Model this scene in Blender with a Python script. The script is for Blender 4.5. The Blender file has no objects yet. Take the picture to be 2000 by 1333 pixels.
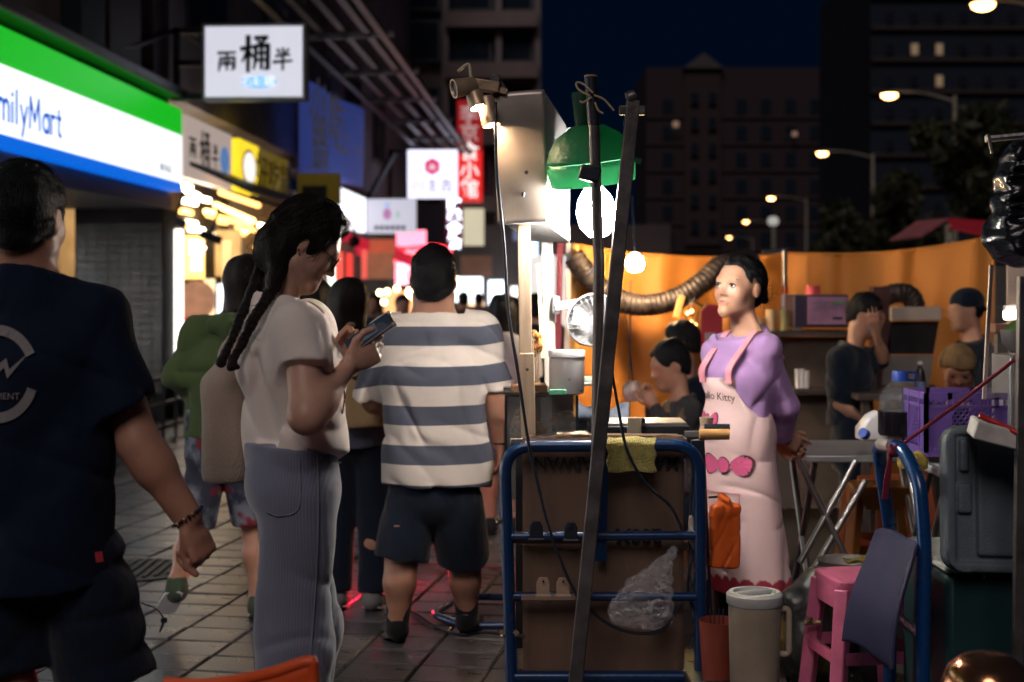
import bpy, bmesh, math, random
import numpy as np
from mathutils import Vector, Matrix, Quaternion

# ------------------------------------------------------------------ camera, sky, night fill, exposure
SC = bpy.context.scene
COL = SC.collection
FPX, CX, HY, CH = 2778.0, 1000.0, 567.0, 1.47      # focal length in photo pixels, horizon row, eye height
cam_d = bpy.data.cameras.new('camera')
cam = bpy.data.objects.new('camera', cam_d); COL.objects.link(cam)
cam.location = (0, 0, CH); cam.rotation_euler = (math.radians(90), 0, 0)
cam_d.sensor_width = 36.0; cam_d.lens = 50.0
cam_d.shift_y = -(666.5 - HY) / 2000.0
cam_d.clip_start = 0.1; cam_d.clip_end = 600
cam_d.dof.use_dof = True; cam_d.dof.focus_distance = 4.45; cam_d.dof.aperture_fstop = 2.5
SC.camera = cam

W = bpy.data.worlds.new('World'); SC.world = W; W.use_nodes = True
nt = W.node_tree; bg = nt.nodes['Background']
bg.inputs[0].default_value = (0.03, 0.22, 0.75, 1); bg.inputs[1].default_value = 0.0095   # night sky over the city

fill_sun_d = bpy.data.lights.new('sun', 'SUN'); fill_sun_d.energy = 0.60; fill_sun_d.angle = math.radians(24)  # sun lamp added as soft night fill from behind the camera
fill_sun_d.color = (1.0, 0.86, 0.82)
sun = bpy.data.objects.new('sun', fill_sun_d); COL.objects.link(sun)
sun.rotation_euler = Vector((0.22, 1.0, -0.85)).to_track_quat('-Z', 'Y').to_euler()
sun.location = (-3, -6, 6)

SC.view_settings.view_transform = 'Standard'; SC.view_settings.look = 'None'
SC.view_settings.exposure = 0.4; SC.view_settings.gamma = 1.0; SC.view_settings.use_curve_mapping = False
SC.render.engine = 'CYCLES'
SC.cycles.use_denoising = True; SC.cycles.max_bounces = 6; SC.cycles.transparent_max_bounces = 12
SC.cycles.sample_clamp_indirect = 4.0; SC.cycles.caustics_reflective = False; SC.cycles.caustics_refractive = False
SC.cycles.use_light_tree = True
# ------------------------------------------------------------------ helpers
V = Vector
R = math.radians
def P(u, v, d):                      # photo pixel at a distance in metres -> point in the place
    return V(((u - CX) * d / FPX, d, CH - (v - HY) * d / FPX))
SDIR = V((111 / 2778, 1, 0)).normalized(); NDIR = V((SDIR.y, -SDIR.x, 0))   # along the street, across it
def ST(t, w, z): return SDIR * t + NDIR * w + V((0, 0, z))
def on_plane(u, v, w):               # photo pixel on a plane parallel to the shop fronts -> (t, z)
    d = w / ((u - CX) / FPX * NDIR.x + NDIR.y)
    p = P(u, v, d); return p.dot(SDIR), p.z
BASE = {}
def thing(name, label, cat, loc=(0, 0, 0), group=None, kind=None):
    o = bpy.data.objects.new(name, None); COL.objects.link(o)
    o.location = loc; o['label'] = label; o['category'] = cat; o.empty_display_size = 0.1
    if group: o['group'] = group
    if kind: o['kind'] = kind
    BASE[o.name] = V(loc); return o
def tag(o, label, cat, group=None, kind=None):
    o['label'] = label; o['category'] = cat
    if group: o['group'] = group
    if kind: o['kind'] = kind
    return o
def structure(o, label=None):
    o['kind'] = 'structure'
    if label: o['label'] = label
    return o
def link(name, me, m, parent=None):  # world-space mesh -> object under parent
    o = bpy.data.objects.new(name, me); COL.objects.link(o)
    if m is not None and not me.materials:
        for x in (m if isinstance(m, (list, tuple)) else [m]): me.materials.append(x)
    b = V((0, 0, 0))
    if parent is not None:
        b = BASE[parent.name]; o.parent = parent
        if b.length > 0: me.transform(Matrix.Translation(-b))
    BASE[o.name] = b
    return o
def copy_tree(o, parent=None):
    c = o.copy(); COL.objects.link(c); c.parent = parent; BASE[c.name] = BASE[o.name]
    for ch in list(o.children): copy_tree(ch, c)
    return c
def frame_from(d, up=V((0, 0, 1))):
    d = V(d).normalized(); s = d.cross(up)
    if s.length < 1e-4: s = d.cross(V((1, 0, 0)))
    s.normalize(); return d, s, s.cross(d).normalized()
def rotm(rx=0, ry=0, rz=0):
    return Matrix.Rotation(R(rz), 3, 'Z') @ Matrix.Rotation(R(ry), 3, 'Y') @ Matrix.Rotation(R(rx), 3, 'X')
class MB:
    def __init__(s): s.v = []; s.f = []; s.uv = None
    def add(s, vs, fs):
        n = len(s.v); s.v += [tuple(x) for x in vs]; s.f += [tuple(i + n for i in f) for f in fs]; return s
    def box(s, c, size, rot=None):
        c = V(c); h = V(size) / 2; vs = []
        for x in (-1, 1):
            for y in (-1, 1):
                for z in (-1, 1):
                    p = V((x * h.x, y * h.y, z * h.z)); vs.append(c + (rot @ p if rot else p))
        return s.add(vs, [(0, 1, 3, 2), (4, 6, 7, 5), (0, 4, 5, 1), (2, 3, 7, 6), (0, 2, 6, 4), (1, 5, 7, 3)])
    def bar(s, a, b, w, h, up=V((0, 0, 1))):
        a, b = V(a), V(b); d, r, u = frame_from(b - a, up); vs = []
        for p in (a, b):
            for i, j in ((-1, -1), (1, -1), (1, 1), (-1, 1)): vs.append(p + r * (i * w / 2) + u * (j * h / 2))
        return s.add(vs, [(0, 3, 2, 1), (4, 5, 6, 7), (0, 1, 5, 4), (1, 2, 6, 5), (2, 3, 7, 6), (3, 0, 4, 7)])
    def tube(s, pts, r, seg=8, cap=True):
        pts = [V(p) for p in pts]; n = len(pts); rr = r if isinstance(r, (list, tuple)) else [r] * n
        rows = []; u = None
        for i, p in enumerate(pts):
            d = (pts[min(i + 1, n - 1)] - pts[max(i - 1, 0)])
            d = d.normalized() if d.length > 1e-9 else V((0, 0, 1))
            if u is None: _, u, _ = frame_from(d)
            u = (u - d * u.dot(d)); u = u.normalized() if u.length > 1e-6 else frame_from(d)[1]
            w = d.cross(u)
            rows.append([p + (u * math.cos(2 * math.pi * k / seg) + w * math.sin(2 * math.pi * k / seg)) * rr[i] for k in range(seg)])
        vs = [x for row in rows for x in row]; fs = []
        for i in range(n - 1):
            for k in range(seg):
                a, b = i * seg + k, i * seg + (k + 1) % seg; fs.append((a, b, b + seg, a + seg))
        if cap: fs += [tuple(range(seg - 1, -1, -1)), tuple(range((n - 1) * seg, n * seg))]
        return s.add(vs, fs)
    def lathe(s, prof, c, axis=V((0, 0, 1)), seg=24, side=None):   # prof: (radius, height)
        c = V(c); d, u, w = frame_from(axis)
        vs = []; fs = []
        for r, h in prof:
            for k in range(seg):
                a = 2 * math.pi * k / seg; vs.append(c + d * h + (u * math.cos(a) + w * math.sin(a)) * max(r, 1e-4))
        for i in range(len(prof) - 1):
            for k in range(seg):
                a, b = i * seg + k, i * seg + (k + 1) % seg; fs.append((a, b, b + seg, a + seg))
        return s.add(vs, fs)
    def prism(s, poly, o, ux, uy, depth):     # 2d outline in plane (o, ux, uy), pushed back along ux x uy * depth
        o, ux, uy = V(o), V(ux), V(uy); nn = ux.normalized().cross(uy.normalized()) * depth; n = len(poly)
        vs = [o + ux * x + uy * y for x, y in poly] + [o + ux * x + uy * y + nn for x, y in poly]
        fs = [tuple(range(n - 1, -1, -1)), tuple(range(n, 2 * n))] + [(i, (i + 1) % n, n + (i + 1) % n, n + i) for i in range(n)]
        return s.add(vs, fs)
    def grid(s, fn, nu, nv, closed_u=False):
        vs = [fn(i / nu, j / nv) for j in range(nv + 1) for i in range(nu + (0 if closed_u else 1))]
        w = nu if closed_u else nu + 1
        fs = [(j * w + i, j * w + (i + 1) % w, (j + 1) * w + (i + 1) % w, (j + 1) * w + i) for j in range(nv) for i in range(nu)]
        return s.add(vs, fs)
    def mesh(s, name='m', smooth=None):
        me = bpy.data.meshes.new(name); me.from_pydata([tuple(v) for v in s.v], [], s.f)
        bm = bmesh.new(); bm.from_mesh(me); bmesh.ops.recalc_face_normals(bm, faces=bm.faces); bm.to_mesh(me); bm.free()
        if smooth:
            me.shade_smooth(); me.set_sharp_from_angle(angle=R(smooth))
        return me
    def build(s, name, m, parent=None, smooth=None, bevel=None, solid=None):
        o = link(name, s.mesh(name, smooth), m, parent)
        if solid:
            q = o.modifiers.new('thickness', 'SOLIDIFY'); q.thickness = solid; q.offset = 0
        if bevel:
            q = o.modifiers.new('bevel', 'BEVEL'); q.width = bevel; q.segments = 2; q.limit_method = 'ANGLE'; q.angle_limit = R(40)
            o.data.shade_smooth(); o.data.set_sharp_from_angle(angle=R(40))
        return o
def catmull(pts, n=8):
    pts = [V(p) for p in pts]; q = [pts[0] * 2 - pts[1]] + pts + [pts[-1] * 2 - pts[-2]]; out = []
    for i in range(1, len(q) - 2):
        a, b, c, d = q[i - 1:i + 3]
        for k in range(n):
            t = k / n; out.append(0.5 * ((2 * b) + (c - a) * t + (2 * a - 5 * b + 4 * c - d) * t * t + (3 * b - a - 3 * c + d) * t ** 3))
    out.append(pts[-1]); return out
# ---- materials
MATS = {}
def mat(name, col, rough=0.6, metal=0.0, var=0.18, vscale=6.0, bump=0.15, bscale=60.0, emit=None, estr=0.0, spec=0.5, trans=0.0, alpha=1.0,
        stretch=(1, 1, 1), sheen=0.0, sss=0.0, col2=None, coat=0.0, ior=1.45, thr=None):
    if name in MATS: return MATS[name]
    m = bpy.data.materials.new(name); m.use_nodes = True; N = m.node_tree.nodes; L = m.node_tree.links
    b = N['Principled BSDF']; MATS[name] = m
    b.inputs['Roughness'].default_value = rough; b.inputs['Metallic'].default_value = metal
    b.inputs['Specular IOR Level'].default_value = spec; b.inputs['IOR'].default_value = ior
    if trans: b.inputs['Transmission Weight'].default_value = trans
    if alpha < 1: b.inputs['Alpha'].default_value = alpha
    if sheen: b.inputs['Sheen Weight'].default_value = sheen
    if coat: b.inputs['Coat Weight'].default_value = coat
    if sss:
        b.inputs['Subsurface Weight'].default_value = sss; b.inputs['Subsurface Radius'].default_value = (0.012, 0.005, 0.003); b.inputs['Subsurface Scale'].default_value = 1.0
    tc = N.new('ShaderNodeTexCoord'); mp = N.new('ShaderNodeMapping'); mp.inputs['Scale'].default_value = stretch
    L.new(tc.outputs['Object'], mp.inputs['Vector'])
    if var > 0 or col2:
        nz = N.new('ShaderNodeTexNoise'); nz.inputs['Scale'].default_value = vscale; nz.inputs['Detail'].default_value = 6
        L.new(mp.outputs[0], nz.inputs['Vector'])
        rp = N.new('ShaderNodeValToRGB'); L.new(nz.outputs['Fac'], rp.inputs['Fac'])
        c2 = col2 or tuple(min(1, c * (1 + var)) for c in col); c1 = col if col2 else tuple(c * (1 - var) for c in col)
        lo, hi = thr or (0.3, 0.7)
        rp.color_ramp.elements[0].color = (*c1, 1); rp.color_ramp.elements[1].color = (*c2, 1)
        rp.color_ramp.elements[0].position = lo; rp.color_ramp.elements[1].position = hi
        L.new(rp.outputs[0], b.inputs['Base Color'])
        mr = N.new('ShaderNodeMapRange'); mr.inputs[3].default_value = max(0, rough - 0.12); mr.inputs[4].default_value = min(1, rough + 0.12)
        L.new(nz.outputs['Fac'], mr.inputs[0]); L.new(mr.outputs[0], b.inputs['Roughness'])
    else: b.inputs['Base Color'].default_value = (*col, 1)
    if bump > 0:
        nb = N.new('ShaderNodeTexNoise'); nb.inputs['Scale'].default_value = bscale; nb.inputs['Detail'].default_value = 4
        L.new(mp.outputs[0], nb.inputs['Vector'])
        bp = N.new('ShaderNodeBump'); bp.inputs['Strength'].default_value = bump; bp.inputs['Distance'].default_value = 0.01
        L.new(nb.outputs['Fac'], bp.inputs['Height']); L.new(bp.outputs[0], b.inputs['Normal'])
    if estr:
        b.inputs['Emission Color'].default_value = (*(emit or col), 1); b.inputs['Emission Strength'].default_value = estr
    return m
def glow(name, col, s):              # a lit lamp, backlit sign face, or surface glowing for room light
    return mat(name, tuple(c * 0.6 for c in col), 0.4, var=0, bump=0, emit=col, estr=s)
def node(m, kind, **kw):
    n = m.node_tree.nodes.new(kind)
    for k, v in kw.items(): setattr(n, k, v)
    return n
def bsdf(m): return m.node_tree.nodes['Principled BSDF']
# ---- lettering: Blender's own fonts turned into thin meshes
def text_mesh(s, size, depth=0.002, sx=1.0, bold=0.0, align='CENTER'):
    cu = bpy.data.curves.new('t', 'FONT'); cu.body = s; cu.size = size; cu.extrude = depth; cu.offset = bold
    cu.align_x = align; cu.align_y = 'CENTER'; cu.resolution_u = 3
    o = bpy.data.objects.new('t', cu); COL.objects.link(o)
    dg = bpy.context.evaluated_depsgraph_get(); me = bpy.data.meshes.new_from_object(o.evaluated_get(dg))
    bpy.data.objects.remove(o); me.transform(Matrix.Diagonal((sx, 1, 1, 1))); return me
def lettering(name, s, size, o, ux, uy, m, parent, depth=0.002, sx=1.0, bold=0.0, align='CENTER'):
    me = text_mesh(s, size, depth, sx, bold, align); me.materials.clear()
    ux, uy = V(ux).normalized(), V(uy).normalized(); w = ux.cross(uy)
    M = Matrix((ux, uy, w)).transposed().to_4x4(); M.translation = V(o); me.transform(M)
    return link(name, me, m, parent)
def strokes(name, chars, o, ux, uy, m, parent, seed=1, lift=0.004):   # brush lettering: tapered polylines [(x,y,w)...]
    rnd = random.Random(seed); mb = MB(); ux, uy = V(ux), V(uy); w = ux.normalized().cross(uy.normalized()) * lift
    for st in chars:
        for (x0, y0, w0), (x1, y1, w1) in zip(st, st[1:]):
            d = V((x1 - x0, y1 - y0)); n = V((-d.y, d.x)).normalized() if d.length else V((0, 1))
            pts = []
            for x, y, ww, e in ((x0, y0, w0, -.3), (x1, y1, w1, .3)):
                q = V((x, y)) + d.normalized() * ww * e
                pts.append((q + n * ww / 2, q - n * ww / 2))
            vs = [pts[0][0], pts[0][1], pts[1][1], pts[1][0]]
            vs = [V(o) + ux * p.x + uy * p.y + w for p in vs]
            mb.add(vs, [(0, 1, 2, 3)])
    return mb.build(name, m, parent, solid=0.004)
# ------------------------------------------------------------------ smooth bodies: blended solids turned into one skin
class Sdf:
    def __init__(s, lo, hi, res):
        s.o = np.array(lo, np.float32); s.r = res
        s.n = np.maximum(np.ceil((np.array(hi) - np.array(lo)) / res).astype(int) + 1, 4)
        s.d = np.full(s.n, 0.5, np.float32)
    def sub(s, lo, hi):
        a = np.clip(np.floor((np.array(lo) - s.o) / s.r).astype(int), 0, s.n - 1)
        b = np.clip(np.ceil((np.array(hi) - s.o) / s.r).astype(int) + 1, 1, s.n)
        if np.any(b <= a): return None
        ax = [(np.arange(a[i], b[i], dtype=np.float32) * s.r + s.o[i]) for i in range(3)]
        return (slice(a[0], b[0]), slice(a[1], b[1]), slice(a[2], b[2])), ax[0][:, None, None], ax[1][None, :, None], ax[2][None, None, :]
    def comb(s, sl, e, k, op):
        d = s.d[sl]
        if op == 'u':
            if k > 0:
                h = np.maximum(k - np.abs(d - e), 0) / k; s.d[sl] = np.minimum(d, e) - h * h * k * 0.25
            else: s.d[sl] = np.minimum(d, e)
        else:
            e = -e
            if k > 0:
                h = np.maximum(k - np.abs(d - e), 0) / k; s.d[sl] = np.maximum(d, e) + h * h * k * 0.25
            else: s.d[sl] = np.maximum(d, e)
    def cap(s, a, b, ra, rb, k=0.02, op='u', cut=()):
        a, b = np.array(a), np.array(b); m = max(ra, rb) + k + 0.03
        g = s.sub(np.minimum(a, b) - m, np.maximum(a, b) + m)
        if g is None: return s
        sl, X, Y, Z = g; ab = b - a; L = float(ab @ ab) + 1e-9
        t = np.clip(((X - a[0]) * ab[0] + (Y - a[1]) * ab[1] + (Z - a[2]) * ab[2]) / L, 0, 1)
        e = np.sqrt((X - a[0] - t * ab[0]) ** 2 + (Y - a[1] - t * ab[1]) ** 2 + (Z - a[2] - t * ab[2]) ** 2) - (ra + (rb - ra) * t)
        for p, n in cut: e = np.maximum(e, (X - p[0]) * n[0] + (Y - p[1]) * n[1] + (Z - p[2]) * n[2])
        s.comb(sl, e, k, op); return s
    def con(s, a, b, ra, rb, side, k=0.03, op='u', cut=(), cap=1.0):   # oval limb: ra, rb = (half width along side, half depth)
        a, b = V(a), V(b); ax = (b - a); L = ax.length; ax = ax / max(L, 1e-6); side = V(side); side = (side - ax * side.dot(ax)).normalized(); dp = ax.cross(side)
        m = max(ra[0], rb[0], ra[1], rb[1]) + k + 0.03
        lo = [min(a[i], b[i]) - m for i in range(3)]; hi = [max(a[i], b[i]) + m for i in range(3)]
        g = s.sub(lo, hi)
        if g is None: return s
        sl, X, Y, Z = g
        x, y, z = X - a[0], Y - a[1], Z - a[2]
        w = x * ax[0] + y * ax[1] + z * ax[2]; u = x * side[0] + y * side[1] + z * side[2]; v = x * dp[0] + y * dp[1] + z * dp[2]
        t = np.clip(w / max(L, 1e-6), 0, 1); ru = ra[0] + (rb[0] - ra[0]) * t; rv = ra[1] + (rb[1] - ra[1]) * t
        q = w - t * L; rw = np.minimum(ru, rv) * cap
        k0 = np.sqrt((u / ru) ** 2 + (v / rv) ** 2 + (q / rw) ** 2); k1 = np.sqrt((u / ru ** 2) ** 2 + (v / rv ** 2) ** 2 + (q / rw ** 2) ** 2) + 1e-6
        e = k0 * (k0 - 1) / k1
        for p, n in cut: e = np.maximum(e, (X - p[0]) * n[0] + (Y - p[1]) * n[1] + (Z - p[2]) * n[2])
        s.comb(sl, e, k, op); return s
    def ell(s, c, r, M=None, k=0.02, op='u', cut=()):
        c = V(c); m = max(r) + k + 0.03; g = s.sub([x - m for x in c], [x + m for x in c])
        if g is None: return s
        sl, X, Y, Z = g; x, y, z = X - c[0], Y - c[1], Z - c[2]
        if M is not None:
            q = [M.col[i] for i in range(3)]; x, y, z = [x * w[0] + y * w[1] + z * w[2] for w in q]
        k0 = np.sqrt((x / r[0]) ** 2 + (y / r[1]) ** 2 + (z / r[2]) ** 2); k1 = np.sqrt((x / r[0] ** 2) ** 2 + (y / r[1] ** 2) ** 2 + (z / r[2] ** 2) ** 2) + 1e-6
        e = k0 * (k0 - 1) / k1
        for p, n in cut: e = np.maximum(e, (X - p[0]) * n[0] + (Y - p[1]) * n[1] + (Z - p[2]) * n[2])
        s.comb(sl, e, k, op); return s
    def box(s, c, h, M=None, rd=0.005, k=0.01, op='u'):
        c = V(c); m = V(h).length + k + 0.03; g = s.sub([x - m for x in c], [x + m for x in c])
        if g is None: return s
        sl, X, Y, Z = g; x, y, z = X - c[0], Y - c[1], Z - c[2]
        if M is not None:
            q = [M.col[i] for i in range(3)]; x, y, z = [x * w[0] + y * w[1] + z * w[2] for w in q]
        ax, ay, az = np.abs(x) - h[0] + rd, np.abs(y) - h[1] + rd, np.abs(z) - h[2] + rd
        e = np.sqrt(np.maximum(ax, 0) ** 2 + np.maximum(ay, 0) ** 2 + np.maximum(az, 0) ** 2) + np.minimum(np.maximum(ax, np.maximum(ay, az)), 0) - rd
        s.comb(sl, e, k, op); return s
    def plane(s, p, n, lo=None, hi=None):            # keep the side the normal points away from
        g = s.sub(s.o if lo is None else lo, s.o + s.n * s.r if hi is None else hi)
        if g is None: return s
        sl, X, Y, Z = g; s.d[sl] = np.maximum(s.d[sl], (X - p[0]) * n[0] + (Y - p[1]) * n[1] + (Z - p[2]) * n[2]); return s
    def ripple(s, amp, seed, waves=5, lo=8, hi=26, stretch=(1, 1, 0.45), region=None):
        rnd = random.Random(seed); g = s.sub(s.o if region is None else region[0], s.o + s.n * s.r if region is None else region[1])
        sl, X, Y, Z = g; acc = 0
        for i in range(waves):
            kx, ky, kz = [rnd.gauss(0, 1) * stretch[j] for j in range(3)]; q = math.sqrt(kx * kx + ky * ky + kz * kz); f = rnd.uniform(lo, hi)
            acc = acc + np.sin((X * kx + Y * ky + Z * kz) * (f / q) * 2 + rnd.uniform(0, 6.3))
        s.d[sl] += (amp / math.sqrt(waves)) * acc; return s
    def folds(s, amp, seed, n=3, lo=6, hi=12, stretch=(1, 1, .3), region=None):   # sharp creases between soft rolls
        rnd = random.Random(seed); g = s.sub(s.o if region is None else region[0], s.o + s.n * s.r if region is None else region[1])
        sl, X, Y, Z = g; acc = 0
        for i in range(n):
            k = [rnd.gauss(0, 1) * stretch[j] for j in range(3)]; q = math.sqrt(sum(c * c for c in k)); f = rnd.uniform(lo, hi) / q; w = [rnd.gauss(0, 7) for _ in range(3)]; ph = rnd.uniform(0, 6)
            a = np.abs(np.sin((X * k[0] + Y * k[1] + Z * k[2]) * f + ph + .9 * np.sin(X * w[0] + Y * w[1] + Z * w[2] + ph * 3)))
            m = .5 + .5 * np.sin(X * w[1] * 1.3 + Y * w[2] * 1.3 + Z * w[0] * 1.3 + ph * 5)
            acc = acc + ((1 - a) ** 3 * 1.6 - .3) * m
        s.d[sl] += (amp / math.sqrt(n)) * acc; return s
    def mesh(s, name, smooth=1):
        d = s.d; sg = d < 0; nx, ny, nz = d.shape
        c = sg[:-1, :-1, :-1].astype(np.int8)
        cnt = np.zeros((nx - 1, ny - 1, nz - 1), np.int8)
        for i in (0, 1):
            for j in (0, 1):
                for k in (0, 1): cnt += sg[i:nx - 1 + i, j:ny - 1 + j, k:nz - 1 + k]
        act = (cnt > 0) & (cnt < 8); I, J, K = np.nonzero(act); n = len(I)
        idx = np.full(act.shape, -1, np.int32); idx[I, J, K] = np.arange(n)
        cor = [(i, j, k) for i in (0, 1) for j in (0, 1) for k in (0, 1)]
        val = {q: d[I + q[0], J + q[1], K + q[2]] for q in cor}
        acc = np.zeros((n, 3), np.float32); num = np.zeros(n, np.float32)
        for q in cor:
            for ax in range(3):
                if q[ax] == 0:
                    q2 = list(q); q2[ax] = 1; q2 = tuple(q2); a, b = val[q], val[q2]; m = (a < 0) != (b < 0)
                    t = np.where(m, a / np.where(m, a - b, 1), 0)
                    for x in range(3): acc[:, x] += np.where(m, q[x] + (t if x == ax else 0), 0)
                    num += m
        vs = (acc / num[:, None] + np.stack([I, J, K], 1)) * s.r + s.o
        quads = []
        for ax in range(3):
            a = [slice(None)] * 3; b = [slice(None)] * 3; a[ax] = slice(0, -1); b[ax] = slice(1, None)
            ch = sg[tuple(a)] != sg[tuple(b)]; u, v = (ax + 1) % 3, (ax + 2) % 3
            E = np.stack(np.nonzero(ch), 1); ok = (E[:, u] > 0) & (E[:, v] > 0) & (E[:, u] < d.shape[u] - 1) & (E[:, v] < d.shape[v] - 1); E = E[ok]
            fl = sg[E[:, 0], E[:, 1], E[:, 2]]
            def g(du, dv):
                q = E.copy(); q[:, u] += du; q[:, v] += dv; return idx[q[:, 0], q[:, 1], q[:, 2]]
            q = np.stack([g(-1, -1), g(0, -1), g(0, 0), g(-1, 0)], 1); q[~fl] = q[~fl][:, ::-1]; quads.append(q)
        Q = np.concatenate(quads); Q = Q[(Q >= 0).all(1)]
        for _ in range(smooth):
            sm = np.zeros_like(vs); ct = np.zeros(n, np.float32)
            for i, j in ((0, 1), (1, 2), (2, 3), (3, 0)):
                for p_, q_ in ((i, j), (j, i)):
                    for x in range(3): sm[:, x] += np.bincount(Q[:, p_], vs[Q[:, q_], x], n)
                    ct += np.bincount(Q[:, p_], minlength=n)
            ok = ct > 0; vs[ok] = vs[ok] * 0.5 + 0.5 * sm[ok] / ct[ok][:, None]
        me = bpy.data.meshes.new(name); me.vertices.add(n); me.vertices.foreach_set('co', vs.astype(np.float32).ravel())
        me.loops.add(Q.size); me.polygons.add(len(Q)); me.loops.foreach_set('vertex_index', Q.astype(np.int32).ravel())
        me.polygons.foreach_set('loop_start', np.arange(0, Q.size, 4, dtype=np.int32))
        try: me.polygons.foreach_set('loop_total', np.full(len(Q), 4, np.int32))
        except Exception: pass
        me.update(calc_edges=True); me.validate(); me.shade_smooth(); s.vs = vs
        return me
def attr(me, name, vals):            # one number per vertex, read by the material
    a = me.attributes.new(name, 'FLOAT', 'POINT'); a.data.foreach_set('value', np.asarray(vals, np.float32))
# ------------------------------------------------------------------ ground
asph = mat('asphalt', (0.035, 0.035, 0.038), 0.75, var=0.35, vscale=3, bump=0.5, bscale=140)
g = MB().add([(-200, -40, -0.03), (200, -40, -0.03), (200, 400, -0.03), (-200, 400, -0.03)], [(0, 1, 2, 3)]).build('ground', asph)
structure(g)
mortar = mat('mortar', (0.022, 0.022, 0.025), 0.85, var=0.3, vscale=12, bump=0.4, bscale=90)
paver = mat('paver_stone', (0.095, 0.095, 0.104), 0.34, var=0.3, vscale=5, bump=0.3, bscale=70, spec=0.5)
pv = MB().add([(-6.2, -3, -0.013), (1.75, -3, -0.013), (3.0, 60, -0.013), (-4.4, 60, -0.013)], [(0, 1, 2, 3)]).build('pavement', mortar)
structure(pv)
ta = R(9.5); AL = V((math.sin(ta), math.cos(ta), 0)); AC = V((math.cos(ta), -math.sin(ta), 0))
TW, TL, GAP = 0.284, 0.222, 0.014
def tile_mesh(k):
    rnd = random.Random(k); mb = MB(); w, l, h = (TW - GAP) / 2, (TL - GAP) / 2, 0.016; c = 0.005
    top = [(-w + c, -l + c, 0), (w - c, -l + c, 0), (w - c, l - c, 0), (-w + c, l - c, 0)]
    mid = [(-w, -l, -c), (w, -l, -c), (w, l, -c), (-w, l, -c)]; bot = [(x, y, -h) for x, y, _ in mid]
    top = [(x + rnd.uniform(-.002, .002), y + rnd.uniform(-.002, .002), rnd.uniform(-.0012, .0012)) for x, y, z in top]
    mb.add(top + mid + bot, [(0, 1, 2, 3)] + [(i, i + 4, (i + 1) % 4 + 4, (i + 1) % 4) for i in range(4)] + [(i + 4, i + 8, (i + 1) % 4 + 8, (i + 1) % 4 + 4) for i in range(4)])
    me = mb.mesh('paver'); me.materials.append(PM[k % len(PM)]); return me
PM = [mat('paver_grey_%d' % i, c, 0.30, var=0.4, vscale=5, bump=0.28, bscale=60) for i, c in enumerate([(0.085, 0.086, 0.096), (0.105, 0.102, 0.11), (0.07, 0.07, 0.082), (0.095, 0.088, 0.092)])]
TM = [tile_mesh(k) for k in range(12)]
cells = []; rnd = random.Random(4)
for i in range(-22, 14):
    for j in range(4, 160):
        p = AC * (i * TW) + AL * (j * TL)
        if p.y < 3.2 or p.y > 34 or p.x > 1.35 + p.y * 0.02 or p.x < -5.4: continue
        u, v = CX + p.x * FPX / p.y, HY + CH * FPX / p.y
        cells.append((0 if (225 < u < 1010 and v < 1345) else 1, p.y, p))
cells.sort(key=lambda c: (c[0], c[1]))
Rz = -ta; stuff_tiles = MB()
for n, (a, b, p) in enumerate(cells):
    if n < 290:
        o = bpy.data.objects.new('paver', rnd.choice(TM)); COL.objects.link(o); o.parent = pv
        o.location = (p.x, p.y, rnd.uniform(-.002, .002)); o.rotation_euler = (rnd.gauss(0, .004), rnd.gauss(0, .004), Rz + rnd.gauss(0, .004))
    else:
        z = rnd.uniform(-.002, .002); w, l = (TW - GAP) / 2, (TL - GAP) / 2
        q = [p + AC * (x * w) + AL * (y * l) for x, y in ((-1, -1), (1, -1), (1, 1), (-1, 1))]
        stuff_tiles.add([V((c.x, c.y, z)) for c in q] + [V((c.x, c.y, z - .012)) for c in q], [(0, 1, 2, 3)] + [(k, (k + 1) % 4, (k + 1) % 4 + 4, k + 4) for k in range(4)])
o = stuff_tiles.build('far_pavers', paver, pv); o['kind'] = 'stuff'
# manhole cover in the pavement
iron = mat('cast_iron', (0.05, 0.05, 0.055), 0.45, 0.7, var=0.3, vscale=20, bump=0.4, bscale=120)
c = P(262, 1104, 7.45); c.z = 0.0
t = thing('manhole_cover', 'round iron manhole cover set in the paving', 'manhole cover', c)
MB().lathe([(0.001, .006), (.25, .006), (.25, -.02)], c, seg=32).build('lid', iron, t)
MB().lathe([(.265, -.02), (.265, .009), (.31, .009), (.31, -.02)], c, seg=32).build('rim', iron, t)
for k in range(-4, 5):
    l = math.sqrt(.24 ** 2 - (k * .052) ** 2); MB().box(c + V((k * .052, 0, .011)), (.018, 2 * l, .008)).build('grip_bar', iron, t)

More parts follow.
